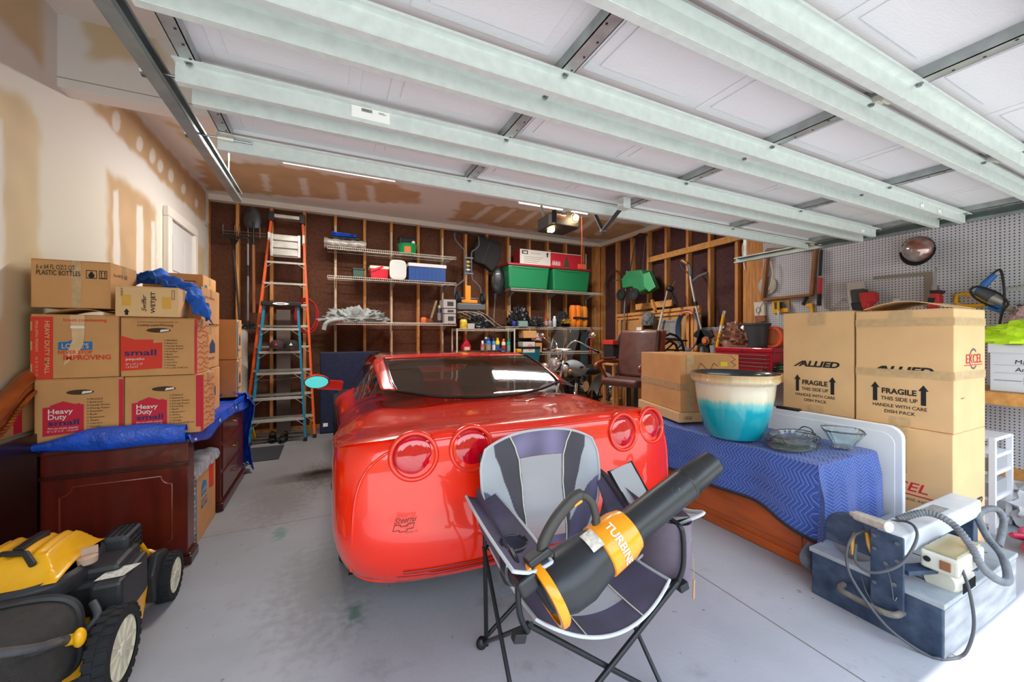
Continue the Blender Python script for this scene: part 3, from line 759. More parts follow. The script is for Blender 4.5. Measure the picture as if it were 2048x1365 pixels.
    # mirrors
    for s in (-1, 1):
        mx = s*1.09; my = 2.62; mz = .93
        m_ = MB(); m_.sph((mx, my+.05, mz), .115, 20, 12, (1.0, .75, .58)); m_.bar((s*.86, my+.10, mz-.06), (mx, my+.07, mz-.03), .10, .09)
        mr = m_.build('mirror_housing', RED, car, smooth=True)
        m_ = MB(); m_.lathe([(.001, -.003), (.102, -.003), (.106, .012)], (0, 0, 0), 'Y', 28)
        g_ = m_.build('mirror_glass', mat('mirror glass green', '#3f8a86', .05, 1.0), mr, smooth=True); g_.location = (mx-s*.003, my-.034, mz); g_.scale = (1, 1, .56)
        m_ = MB(); m_.lathe([(.100, -.001), (.107, -.006), (.113, .012)], (0, 0, 0), 'Y', 28); g_ = m_.build('mirror_seal', BLK, mr, smooth=True); g_.location = (mx-s*.003, my-.034, mz); g_.scale = (1, 1, .56)
    return car
make_car()
# ================================================================ FOREGROUND CHAIR AND BLOWER
FX, FY = math.sin(YAW), math.cos(YAW)
def K(px, py, f):      # photograph pixel at distance f along the viewing direction -> world point
    r = (px-1024)/FPX*f
    return Vector((r*FY+f*FX, -r*FX+f*FY, CAMH-(py-HORY)/FPX*f))
def w_(root): return MB().xf(root.matrix_basis.inverted())     # builder that takes world coordinates for a child of root
M_tubeb = mat('powder coated tube', '#2b2d30', .35, .5)
M_fabD = mat('faded charcoal fabric', '#4b4754', .85, var=.22, vscale=5, bump=.12, bscale=120, col2='#5c5570')
M_fabL = mat('light grey fabric', '#a9aeb3', .85, var=.08, vscale=8, bump=.1, bscale=120)
M_pip = mat('grey piping', '#b9bcc0', .7); M_pipw = mat('cream piping', '#dcdac6', .7)
def make_chair():
    ch = thing('camping_chair', 'folding grey and charcoal camping chair standing open in front of the car', 'camping chair', (.883, 1.318, 0), math.radians(-4))
    FLf, FRf, BLf, BRf = Vector((-.29, -.26, .015)), Vector((.29, -.26, .015)), Vector((-.29, .26, .015)), Vector((.29, .26, .015))
    sz = .47
    SFL, SFR, SBL, SBR = Vector((-.30, -.27, sz)), Vector((.30, -.27, sz)), Vector((-.27, .25, sz-.02)), Vector((.27, .25, sz-.02))
    r = .0095
    def leg(name, pts, rr=r, n=10): return MB().tube(pts, rr, n).build(name, M_tubeb, ch, smooth=True)
    # crossed tubes on each of the four sides
    for a, b, off in ((FLf, SFR, -.008), (FRf, SFL, .008), (BLf, SBR, .008), (BRf, SBL, -.008)): leg('leg', [a+Vector((0, off, 0)), b+Vector((0, off, 0))])
    for a, b, off in ((FLf, SBL, -.012), (BLf, SFL, .012), (FRf, SBR, -.012), (BRf, SFR, .012)): leg('leg', [a+Vector((off, 0, 0)), b+Vector((off, 0, 0))], .0085)
    # arm posts (bent) and back posts
    for s, S in ((-1, SFL), (1, SFR)):
        leg('arm_post', catmull([S+Vector((0, 0, -.02)), S+Vector((s*.03, -.005, .05)), S+Vector((s*.035, .0, .16)), S+Vector((s*.03, .02, .195)), S+Vector((s*.025, .08, .20))], 6))
        MB().bar(S+Vector((s*.01, 0, -.03)), S+Vector((s*.05, .0, -.02)), .03, .03).build('joint', M_black, ch, bevel=.004)
    for s, S in ((-1, SBL), (1, SBR)):
        leg('back_post', [S+Vector((0, 0, -.44)), S+Vector((s*.01, .0, .20)), S+Vector((s*.02, .02, .40))])
    for q in (FLf, FRf, BLf, BRf):
        m_ = MB(); m_.lathe([(.001, -.014), (.020, -.013), (.024, -.002), (.022, .012), (.012, .026), (.001, .028)], q, 'Z', 16); m_.build('foot', M_black, ch, smooth=True)
    m_ = MB()
    for (a, b) in ((FLf, SFR), (BLf, SBR)): c = (a+b)/2; m_.cyl(c+Vector((0, -.02, 0)), c+Vector((0, .02, 0)), .006, n=10)
    # back
    zb, zt, ybk, ytp = sz-.03, .875, .17, .25
    def Wb(v): return lerp_tab(v, [(0, .17), (.12, .215), (.35, .275), (.6, .30), (.85, .30), (1, .275)])[0]
    def bk(u, v):      # u -1..1
        top = zt+.065*(1-abs(u)**2.6)-.0
        sag = .03*(1-u*u)*math.sin(PI*min(1, v*.9+.05))
        return Vector((u*Wb(v), ybk+(ytp-ybk)*v+sag, zb+(top-zb)*v))
    def pipu(v): return lerp_tab(v, [(0, .52), (.25, .40), (.5, .36), (.75, .38), (.88, .45), (1, .58)])[0]
    def bandu(v): return lerp_tab(v, [(0, .56), (.25, .52), (.5, .60), (.75, .70), (1, .86)])[0]
    DK, PU, LT_ = srgb('#4a4651'), srgb('#67607c'), srgb('#a6aab0')
    def bcol(u, v):
        n = noise.noise(Vector((u*2.5, v*4, 5)))
        a = abs(u)
        if a < pipu(v): c = mixc(srgb('#5a5468'), srgb('#7b7494'), .5+n)
        elif a < bandu(v): c = srgb('#4b4850')
        else:
            lim = lerp_tab(a, [(.5, .12), (.6, .22), (.8, .48), (1, .62)])[0]
            c = LT_ if v > lim else mixc(srgb('#4d4a5c'), srgb('#686385'), .4+n)
        return [q*(1+n*.15) for q in c]
    FA = attrmat('printed chair fabric', .85, .12, 120)
    n1, n2 = 180, 110
    vs = [bk(i/n1*2-1, j/n2) for i in range(n1+1) for j in range(n2+1)]; fs = []
    for i in range(n1):
        for j in range(n2):
            u, v = (i+.5)/n1*2-1, (j+.5)/n2
            if abs(u) < pipu(v)-.02 and .06 < v < .76: continue
            fs.append((i*(n2+1)+j, (i+1)*(n2+1)+j, (i+1)*(n2+1)+j+1, i*(n2+1)+j+1))
    bo = MB().add(vs, fs).build('backrest', FA, ch, smooth=True, nofix=True)
    me = bo.data; a = me.color_attributes.new('marks', 'FLOAT_COLOR', 'POINT'); buf = []
    for i in range(n1+1):
        for j in range(n2+1): buf += [*bcol(i/n1*2-1, j/n2), 1]
    a.data.foreach_set('color', buf)
    MESHM = mat('breathable mesh fabric', '#b9b9bd', .8, alpha=.8, bump=.4, bscale=260)
    m_ = MB(); m_.grid(lambda q, v: bk((q*2-1)*(pipu(.06+.70*v)-.0), .06+.70*v)+Vector((0, .001, 0)), 20, 24); m_.build('mesh_panel', MESHM, ch, smooth=True)
    for s in (-1, 1): MB().tube([bk(s*pipu(k/24), k/24)+Vector((0, -.003, 0)) for k in range(25)], .0028, 6).build('piping', M_pipw, ch, smooth=True)
    MB().tube([bk(-1, k/16) for k in range(17)]+[bk(-1+2*k/30, 1) for k in range(1, 30)]+[bk(1, 1-k/16) for k in range(17)], .006, 8).build('edge_binding', M_pip, ch, smooth=True)
    # seat
    def st(u, v):      # v 0 front .. 1 rear
        w = .27+.0*v; x = (u*2-1)*w; y = -.27+.47*v-(.05*(1-(u*2-1)**2))*(1-v)
        sag = .085*(1-(u*2-1)**2)*(1-.35*v)+.02*math.sin(PI*v)
        return Vector((x, y, sz+.01-sag-.01*v))
    vs = [st(i/50, j/40) for i in range(51) for j in range(41)]; fs = []; hole = []
    for i in range(50):
        for j in range(40):
            u, v = (i+.5)/50, (j+.5)/40
            if .30 < u < .72 and v > .22: continue
            fs.append((i*41+j, (i+1)*41+j, (i+1)*41+j+1, i*41+j+1))
    MB().add(vs, fs).build('seat', M_fabD, ch, smooth=True)
    MB().grid(lambda u, v: st(.30+.42*u, .22+.78*v)+Vector((0, 0, -.001)), 20, 24).build('seat_mesh', MESHM, ch, smooth=True)
    MB().tube([st(0, k/12) for k in range(12, -1, -1)]+[st(k/30, 0) for k in range(1, 31)]+[st(1, k/12) for k in range(1, 13)], .006, 8).build('edge_binding', M_pip, ch, smooth=True)
    for u in (.30, .72): MB().tube([st(u, k/20)+Vector((0, 0, .003)) for k in range(21)], .0025, 6).build('piping', M_pipw, ch, smooth=True)
    # side wings joining seat, back and arms
    for s in (-1, 1):
        def wing(u, v, s=s):     # u front->rear along the arm, v arm->seat
            top = Vector((s*(.325-.01*u), -.20+.44*u, .665+.06*u)); bot = Vector((s*.268, -.10+.30*u, sz-.005))
            p = top.lerp(bot, v); p.x += s*.03*math.sin(PI*v); return p
        MB().grid(wing, 20, 14).build('side_panel', M_fabD if s < 0 else mat('faded brown grey fabric', '#6d6270', .85, var=.2, vscale=5), ch, smooth=True)
        MB().tube([wing(0, 1-k/10) for k in range(11)], .005, 6).build('edge_binding', M_pip, ch, smooth=True)
    # left arm rest with net cup holder
    def arm(s, u, v):
        x = s*(.30+.0*u)+(v-.5)*.13*(1+.1*math.sin(PI*u)); y = -.31+.55*u; z = .672+.01*u-.012*math.sin(PI*v)+.01*abs(v-.5)
        return Vector((x, y, z))
    vs = [arm(-1, i/30, j/14) for i in range(31) for j in range(15)]; fs = []
    for i in range(30):
        for j in range(14):
            u, v = (i+.5)/30, (j+.5)/14
            if ((u-.30)/.09)**2+((v-.5)/.36)**2 < 1: continue
            fs.append((i*15+j, (i+1)*15+j, (i+1)*15+j+1, i*15+j+1))
    MB().add(vs, fs).build('arm_rest', M_fabD, ch, smooth=True, solid=.004)
    MB().tube([arm(-1, 1-k/20, 0) for k in range(21)]+[arm(-1, 0, k/8) for k in range(9)]+[arm(-1, k/20, 1) for k in range(21)], .006, 8).build('edge_binding', M_pip, ch, smooth=True)
    c = arm(-1, .30, .5)
    NET = mat('black net', '#1c1c22', .8, alpha=.55)
    m_ = MB(); m_.lathe([(.048, 0), (.047, -.02), (.045, -.10), (.035, -.125), (.001, -.13)], c, 'Z', 20); m_.build('cup_net', NET, ch, smooth=True)
    MB().tube([c+Vector((.05*math.cos(a), .05*math.sin(a), .004)) for a in [k*2*PI/24 for k in range(24)]], .004, 6, closed=True).build('cup_rim', M_black, ch, smooth=True)
    # right arm: soft cooler pouch with its lid folded up
    m_ = MB(); m_.grid(lambda u, v: Vector((.30+.075*math.cos(2*PI*u)*(1.15-.12*v)+.06, -.10+.17*math.sin(2*PI*u)*(1.0-.03*v), .665-.22*v)), 28, 8, wrapu=True)
    m_.build('cooler_pouch', mat('faded brown grey fabric', '#7a6f7d', .85), ch, smooth=True)
    m_ = MB(); m_.grid(lambda u, v: Vector((.36+.086*math.cos(2*PI*u)*v, -.10+.17*math.sin(2*PI*u)*v, .60)), 28, 2, wrapu=True); m_.build('pouch_lining', mat('silver lining', '#c9cdd2', .3, .4), ch)
    def lid(q): return Vector(q)
    L0 = [K(1218, 945, 1.80), K(1262, 925, 1.86), K(1295, 985, 1.72), K(1260, 1015, 1.66)]
    inv = ch.matrix_basis.inverted(); L0 = [inv @ p for p in L0]
    MB().add(L0, [(0, 1, 2, 3)]).build('pouch_lid', mat('silver lining', '#c9cdd2'), ch, solid=.012, bevel=.003)
    MB().tube(L0, .009, 8, closed=True).build('lid_binding', M_black, ch, smooth=True)
    m_ = MB(); m_.grid(lambda u, v: inv @ (K(1185, 935, 1.95).lerp(K(1215, 1030, 1.72), v).lerp(K(1200, 945, 1.90).lerp(K(1250, 1020, 1.70), v), u)), 6, 6)
    m_.build('pouch_wall', M_fabD, ch, smooth=True, solid=.004)
    # right arm rest strip and lanyard
    MB().grid(lambda u, v: inv @ (K(1290, 1055, 1.62).lerp(K(1408, 1028, 1.50), u).lerp(K(1265, 1040, 1.80).lerp(K(1345, 1015, 1.72), u), v))+Vector((0, 0, -.012*math.sin(PI*v))), 12, 8).build('arm_rest', M_fabL, ch, smooth=True, solid=.004)
    MB().tube([inv @ p for p in catmull([K(1290, 1055, 1.62), K(1345, 1052, 1.55), K(1380, 1040, 1.50), K(1408, 1026, 1.50), K(1380, 1022, 1.60), K(1345, 1014, 1.72)], 5)], .006, 8).build('edge_binding', M_pip, ch, smooth=True)
    p = K(1387, 1110, 1.52)
    m_ = MB(); m_.tube([inv @ K(1387, 1115, 1.52), inv @ K(1388, 1160, 1.52)], .0012, 5); m_.tube([inv @ K(1388, 1160, 1.52), inv @ K(1387, 1198, 1.52)], .004, 6); m_.build('lanyard', mat('striped lanyard', '#b98b62', .7), ch)
    return ch
make_chair()
def make_blower():
    f0, f1 = 1.21, 1.50
    A = K(1100, 1182, f0); B = K(1424, 927, f1)
    d = (B-A); L = d.length; q = d.to_track_quat('Z', 'Y')
    # roll so local X points up towards the handle
    up = (K(1105, 1050, f0+.02)-K(1150, 1130, f0+.02)).normalized()
    z = d.normalized(); x = (up-z*up.dot(z)).normalized(); y = z.cross(x)
    R = Matrix((x, y, z)).transposed()
    bl = thing('leaf_blower', 'black and orange cordless leaf blower lying across the camping chair', 'leaf blower', A, rot=R.to_euler())
    BK = mat('blower black plastic', '#25272a', .38, bump=.04, bscale=300, var=.12, vscale=8); OR = mat('blower orange', '#f3960f', .28, coat=.3)
    m_ = MB(); m_.grid(lambda u, v: (lambda r, h: ((r[0])*math.cos(2*PI*u)+r[1], r[2]*math.sin(2*PI*u), h))(lerp_tab(v, [(0, .055, .01, .075), (.08, .078, .008, .092), (.25, .090, .0, .10), (.5, .092, -.004, .098), (.75, .084, 0, .085), (1, .070, 0, .070)]), -.03+.27*v), 36, 24, wrapu=True)
    m_.lathe([(.001, -.034), (.05, -.032), (.062, -.028)], (.01, 0, 0), 'Z', 30)
    m_.build('motor_housing', BK, bl, smooth=True)
    m_ = MB(); m_.lathe([(.088, -.024), (.099, -.022), (.102, -.014), (.102, -.004), (.097, .004), (.088, .006)], (0, 0, 0), 'Z', 44); m_.build('bumper_strip', OR, bl, smooth=True, solid=.004)
    m_ = MB(); m_.lathe([(.078, .20), (.084, .205), (.080, .30), (.070, .335), (.062, .338), (.062, .20)], (0, 0, 0), 'Z', 40, closed=True); m_.build('collar', OR, bl, smooth=True, ang=50)
    m_ = MB(); m_.lathe([(.062, .33), (.062, .345), (.058, .35), (.056, .62), (.058, .622), (.058, .63), (.054, .635), (.046, L), (.041, L), (.048, .62), (.05, .33)], (0, 0, 0), 'Z', 40, closed=True)
    m_.bar((-.0, -.062, .34), (0, -.062, .38), .03, .018); m_.build('blower_tube', BK, bl, smooth=True, ang=45)
    # handle
    H = catmull([(.085, 0, .045), (.120, 0, .035), (.150, 0, .07), (.178, 0, .13), (.195, 0, .20), (.190, 0, .235), (.155, 0, .255), (.110, 0, .25), (.078, 0, .235)], 6)
    MB().tube(H, [.020 if i < 30 else .014 for i in range(len(H))], 12, sx=.9).build('handle', mat('handle grey', '#3b3835', .5), bl, smooth=True)
    MB().box(.172, .20, -.012, .012, .19, .225).build('trigger_lock', OR, bl, bevel=.004)
    MB().box(.10, .125, -.028, .028, -.03, .05).build('battery_latch', BK, bl, bevel=.006); MB().box(.095, .11, -.030, .030, -.045, -.028).build('battery_button', OR, bl, bevel=.004)
    MB().box(.05, .10, -.045, .045, -.09, -.025).build('battery', BK, bl, bevel=.01)
    # lettering round the collar, facing the camera
    cam_l = (Vector((0, 0, CAMH))-A); a0 = math.atan2(cam_l.dot(y), cam_l.dot(x))
    t = letter('TURBINE', (0, 0, 0), (1, 0, 0), (0, 1, 0), .026, M_white, bl, bold=.02, width=.125, lift=0)
    for w in t.data.vertices:
        an = a0-.62+w.co.x/.080*1.15; hh = .245+w.co.y; rr = .0845-.0*hh
        w.co = Vector((rr*math.cos(an), rr*math.sin(an), hh))
    t.data.flip_normals()
    t = letter('WORX', (0, 0, 0), (1, 0, 0), (0, 1, 0), .034, mat('embossed grey', '#4b4742', .5), bl, width=.16, lift=0, name='embossing')
    for w in t.data.vertices:
        an = a0+.0+(w.co.y-.017)/.058; hh = .42+w.co.x
        w.co = Vector((.0565*math.cos(an), .0565*math.sin(an), hh))
    m_ = MB(); m_.grid(lambda u, v: (lambda a: (.0885*math.cos(a), .0925*math.sin(a), .16+.045*v))(a0-.9+.8*u), 10, 2); m_.build('warning_label', mat('warning label', '#cfc8bd', .5, var=.3, vscale=60), bl)
    return bl
make_blower()
# ================================================================ LEFT SIDE: BOXES, DESK, MOWER
def XatY(px, Y): return at(px, 700, Y=Y).x
def ZatP(px, py, Y): return at(px, py, Y=Y).z
def carton(label, x0, x1, y0, y1, z0, z1, m=None, name='moving_box', group=None, rz=0, tape=True, category='box'):
    cx, cy = (x0+x1)/2, (y0+y1)/2
    t = thing(name, label, category, (cx, cy, z0), rz, group)
    a, b, h = (x1-x0)/2, (y1-y0)/2, z1-z0
    MB().box(-a, a, -b, b, .001, h-.001).build('carton', m or M_card, t, bevel=.004)
    mb = MB(); mb.box(-a+.002, a-.002, -b+.001, -.0015, h-.001, h+.0025); mb.box(-a+.002, a-.002, .0015, b-.001, h-.001, h+.0025); mb.build('top_flap', m or M_card, t)
    if tape:
        mb = MB(); mb.box(-a-.0008, a+.0008, -.025, .025, h+.0025, h+.0032); mb.box(a, a+.0008, -.025, .025, h-.07, h+.0028); mb.box(-a-.0008, -a, -.025, .025, h-.07, h+.0028); mb.build('tape', M_tape, t)
    t['dims'] = (a, b, h)
    return t
def face(t, side='front'):
    a, b, h = t['dims']
    if side == 'front': return Vector((-a, -b, 0)), (1, 0, 0), (0, 0, 1), 2*a, h
    if side == 'right': return Vector((a, -b, 0)), (0, 1, 0), (0, 0, 1), 2*b, h
    if side == 'left': return Vector((-a, b, 0)), (0, -1, 0), (0, 0, 1), 2*b, h
def P_(t, side, poly, m, name='print', lift=.0012):
    o, u, v, w, h = face(t, side); ps = poly if isinstance(poly[0][0], (list, tuple)) else [poly]
    return flat([[(a*w, b*h) for a, b in p] for p in ps], o, u, v, m, t, name, lift)
def T_(t, side, txt, x, y, size, m, width=None, **k):     # x,y,size,width in fractions of the face
    o, u, v, w, h = face(t, side); U = Vector(u)*w; V = Vector(v)*h
    return letter(txt, o+U*x+V*y, u, v, size*h, m, t, width=None if width is None else width*w, **k)
ROOMS = ['FRAGILE', 'Bedroom', 'Family Room', 'Dining Room', 'Kitchen', 'Bath', 'Basement', 'Attic', 'Laundry', 'Garage', 'A Load of Bricks']
def house_print(t, side, kind, red, hx=.28):
    if kind == 'small':
        P_(t, side, [(0, .10), (.55, .13), (.55, .58), (.43, .57), (.43, .63), (.18, .63), (.0, .70)], red)
        T_(t, side, 'small', .05, .36, .10, M_inkd, .42, bold=.02); T_(t, side, 'pequeño', .07, .28, .045, M_white, .24); T_(t, side, '16" x 12" x 12"', .07, .20, .03, M_white, .22); T_(t, side, '1.3 CU FT', .07, .15, .03, M_white, .16)
        T_(t, side, 'Lowes.com/Moving', .22, .86, .045, M_ink, .48); T_(t, side, 'For tips to make your move go smoothly, visit', .22, .925, .02, M_ink, .55)
    else:
        P_(t, side, [(.09, .13), (.54, .17), (.54, .60), (.50, .60), (.50, .62), (.44, .61), (.31, .66), (.17, .60), (.17, .58), (.09, .57)], red)
        T_(t, side, 'Heavy', .15, .47, .075, M_white, .27, bold=.01); T_(t, side, 'Duty', .15, .385, .075, M_white, .20, bold=.01); T_(t, side, 'small', .15, .29, .08, M_inkd, .34, bold=.025)
        T_(t, side, 'Para uso pesado, pequeño', .15, .235, .028, M_white, .33); T_(t, side, '16" x 12" x 12"   1.3 CU FT', .14, .19, .028, M_white, .34)
    for i, r in enumerate(ROOMS):
        y = (.60 if kind == 'small' else .66)-i*.048
        T_(t, side, r, .61, y, .028, M_ink, min(.30, .021*len(r)))
        o, u, v, w, h = face(t, side)
        flat(ring2(.585*w, (y+.014)*h, .0028, .0042, 8), o, u, v, M_ink, t, 'tick_circle')
    # handle hole
    o, u, v, w, h = face(t, side)
    q = [(.5*w+hx*0+.055*math.cos(a)*1.0, .79*h+.014*math.sin(a)) for a in [k*2*PI/20 for k in range(20)]]
    flat(q, o, u, v, mat('handle hole dark', '#4a3522', .9), t, 'handle_hole', .0010)
    flat([(.5*w+.005, .79*h-.010), (.5*w+.045, .79*h-.004), (.5*w+.048, .79*h+.006), (.5*w+.01, .79*h+.004)], o, u, v, M_white, t, 'packing_paper', .0016)
def side_lines(t, red):
    P_(t, 'right', rectp(0, .16, 0, 1), red, 'red_band')
    ps = []
    random.seed(4)
    for i in range(9):
        y = .08+i*.10; pts = [(.2, y)]
        for k in range(8): x = .2+(k+1)*.095; pts += [(x, pts[-1][1]), (x, y+random.choice((-.03, 0, .03)))]
        ps += stroke(pts, .012)
    P_(t, 'right', ps, M_red, 'line_drawing')
Yb = 2.90
def cb_(label, p0, p1, pyt, pyb, depth, m=None, Y=Yb, **k):
    x0, x1 = XatY(p0, Y), XatY(p1, Y)
    return carton(label, x0, x1, Y, Y+depth, ZatP(p0, pyb, Y), ZatP(p0, pyt, Y), m, **k)
zd = .80
x0, x1, x2 = XatY(68, Yb), XatY(248, Yb), XatY(402, Yb)
b1 = carton('moving box printed Heavy Duty small, bottom left of the stack on the desk', x0, x1-.002, Yb, Yb+.31, zd, 1.146, group='moving boxes on the desk'); house_print(b1, 'front', 'heavy', M_red); P_(b1, 'front', rectp(.945, 1, .12, .97), M_red, 'red_band')
b2 = carton('moving box printed Heavy Duty small, bottom right of the stack on the desk', x1+.002, x2, Yb, Yb+.31, zd, 1.143, group='moving boxes on the desk'); house_print(b2, 'front', 'heavy', M_red); P_(b2, 'front', rectp(.93, 1, .1, 1), M_red, 'red_band'); side_lines(b2, M_red)
x0, x1, x2 = XatY(61, Yb), XatY(238, Yb), XatY(388, Yb)
b3 = carton('moving box with red HEAVY DUTY SMALL stripe and torn clear tape', x0, x1-.002, Yb, Yb+.31, 1.150, 1.492, group='moving boxes on the desk')
P_(b3, 'front', [(0, .03), (.02, .03), (.02, 0.0), (.245, 0), (.245, .97), (0, .97)], M_redo, 'red_band')
T_(b3, 'front', 'HEAVY DUTY SMALL', 0, 0, .07, M_card, None, name='lettering') if False else None
o, u, v, w, h = face(b3)
letter('HEAVY DUTY SMALL', o+Vector((.155*w, 0, .90*h)), (0, 0, -1), (1, 0, 0), .018, M_cardL, b3, width=.82*h, bold=.01)
letter('PEQUEÑA PESADO    16 X 12 X 12', o+Vector((.055*w, 0, .90*h)), (0, 0, -1), (1, 0, 0), .010, M_cardL, b3, width=.85*h)
for q in (.75, .45, .1): P_(b3, 'front', rectp(0, .02, q-.0, q+.14), M_card, 'band_notch', .0018)
T_(b3, 'front', 'lowes.com/moving', .36, .90, .05, M_redo, .50, bold=.015)
P_(b3, 'front', [(.30, .45), (.69, .45), (.69, .58), (.60, .58), (.50, .63), (.40, .58), (.30, .57)], mat('blue print', '#1f70b0', .7), 'blue_sign')
T_(b3, 'front', "LOWE'S", .34, .475, .075, M_cardL, .31, bold=.02)
T_(b3, 'front', 'NEVER STOP', .30, .385, .055, M_redo, .39, bold=.02); T_(b3, 'front', 'IMPROVING', .36, .29, .075, M_redo, .55, bold=.025)
P_(b3, 'front', [(.43, 1.0), (.60, 1.0), (.60, .70), (.58, .52), (.50, .35), (.36, .20), (.40, .40), (.46, .60), (.45, .80)], mat('torn tape', '#dcb88c', .3, var=.1, vscale=20), 'torn_tape', .0022)
P_(b3, 'front', rectp(.44, .60, .79, .83), M_white, 'tape_glint', .0026)
b4 = carton('moving box printed red small with Lowes.com/Moving on top, above the Heavy Duty box', x1+.003, x2, Yb+.01, Yb+.32, 1.147, 1.482, group='moving boxes on the desk'); house_print(b4, 'front', 'small', M_redo); side_lines(b4, M_red)
for i, (za, zb2) in enumerate(((.80, 1.14),)): pass
x0, x1 = XatY(62, Yb), XatY(224, Yb)
b5 = carton('brown PLASTIC BOTTLES box, topmost on the left of the desk stack', x0, x1, Yb, Yb+.30, 1.53, 1.785, rz=math.radians(-1.5), name='bottle_box')
T_(b5, 'front', '6 x 64 FL OZ/2 QT', .07, .80, .10, M_ink, .47); T_(b5, 'front', 'PLASTIC BOTTLES', .07, .68, .10, M_ink, .54, bold=.01)
def frame_print(t, side, a, b, c, d, lw=.008): P_(t, side, [rectp(a, b, c, c+lw*2), rectp(a, b, d-lw*2, d), rectp(a, a+lw, c, d), rectp(b-lw, b, c, d)], M_ink, 'icon_frame')
frame_print(b5, 'front', .68, .82, .64, .82); frame_print(b5, 'front', .85, .955, .64, .82)
P_(b5, 'front', [(.75, .80), (.79, .72), (.785, .67), (.76, .655), (.74, .655), (.715, .67), (.71, .72)], M_ink, 'droplet_icon')
P_(b5, 'front', [rectp(.875, .885, .68, .79), rectp(.92, .93, .68, .79), [(.865, .765), (.895, .765), (.88, .80)], [(.91, .765), (.94, .765), (.925, .80)], rectp(.865, .94, .66, .67)], M_ink, 'arrow_icon')
P_(b5, 'front', rectp(.50, .62, .02, 1), M_tape, 'tape')
T_(b5, 'right', '6 x 64 FL OZ', .1, .72, .08, M_ink, .5)
# sagging lid between b3 and b5
MB().grid(lambda u, v: (-.155+.31*u, -.12+.24*v, .343+.035*math.sin(PI*u)), 12, 2).build('raised_flap', M_card, b3, smooth=True, solid=.004)
x0, x1 = XatY(222, 2.84), XatY(350, 2.84)
b6 = carton('tan Swiffer WetJet carton lying on the small moving box under the blue cloth', x0+.01, x1+.005, 2.845, 3.10, 1.487, 1.655, M_cardL, rz=math.radians(3), name='mop_box')
o, u, v, w, h = face(b6)
letter('WETJET', o+Vector((.62*w, 0, .12*h)), (0, 0, 1), (-1, 0, 0), .018, M_ink, b6, width=.72*h, bold=.02)
letter('Swiffer', o+Vector((.48*w, 0, .18*h)), (0, 0, 1), (-1, 0, 0), .020, M_ink, b6, width=.55*h, shear=.4, bold=.01)
letter('92810', o+Vector((.12*w, 0, .68*h)), (0, 0, 1), (-1, 0, 0), .009, M_ink, b6, width=.25*h)
P_(b6, 'front', rectp(.10, .24, .35, .72), mat('ochre tape', '#d8a23c', .4), 'ochre_tape'); P_(b6, 'front', rectp(.73, .88, .28, .68), mat('ochre tape', '#d8a23c'), 'ochre_tape')
P_(b6, 'front', [(.13, .15), (.175, .26), (.22, .15), (.20, .15), (.20, .05), (.15, .05), (.15, .15)], M_ink, 'arrow_icon')
frame_print(b6, 'front', .89, .94, .60, .92)
# boxes behind
def lprint(t, col):
    P_(t, 'right', rectp(.02, .26, .05, .95), col, 'colour_band'); P_(t, 'right', [(.45, .55), (.60, .68), (.75, .55), (.75, .35), (.45, .35)], mat('navy print', '#2d3a63', .8), 'house_icon')
    T_(t, 'right', 'MEDIUM', .1, .2, .06, mat('navy print', '#2d3a63'), .6)
BLp = mat('teal print', '#2c6c86', .8)
c1 = carton('brown box behind the front stack, lowest of the column at its right', -1.13, -.80, 3.34, 3.86, zd, 1.13, group='boxes behind the front stack'); lprint(c1, mat('navy print', '#2d3a63', .8))
c2 = carton('brown box with teal band, middle of the column behind the front stack', -1.13, -.80, 3.34, 3.84, 1.136, 1.46, group='boxes behind the front stack'); lprint(c2, BLp)
c3 = carton('brown box with double arrow icon, top of the column beside the blue cloth', -1.10, -.79, 3.32, 3.80, 1.466, 1.72, group='boxes behind the front stack'); frame_print(c3, 'front', .78, .95, .62, .85); P_(c3, 'front', [rectp(.82, .835, .66, .80), rectp(.88, .895, .66, .80), [(.81, .78), (.845, .78), (.8275, .82)], [(.87, .78), (.905, .78), (.8875, .82)]], M_ink, 'arrow_icon'); T_(c3, 'right', 'PLASTIC BOTTLES', .08, .72, .06, M_ink, .6)
for i, (za, zb2) in enumerate(((zd, 1.16), (1.166, 1.50), (1.506, 1.88))):
    c = carton(['box at the far end of the desk, lowest against the wall', 'box at the far end of the desk, second from the bottom', 'brown box rising highest behind the stack in front of the side door'][i], -1.25, -.93, 3.95, 4.35, za, zb2, group='boxes at the far end of the desk')
    P_(c, 'right', rectp(.1, .3, .2, .8), BLp, 'colour_band')
frame_print(c, 'front', .62, .85, .66, .86)
P_(c, 'front', [(.15, .70), (.28, .88), (.42, .70)], M_ink, 'print')
for i, (za, zb2) in enumerate(((zd, 1.15), (1.156, 1.53))):
    c = carton(['brown moving box with navy print, lower one above the hanging tarp', 'brown moving box with teal print, upper one above the hanging tarp'][i], -1.13, -.78, 4.40, 4.62, za, zb2, group='boxes at the far end of the desk'); lprint(c, BLp)
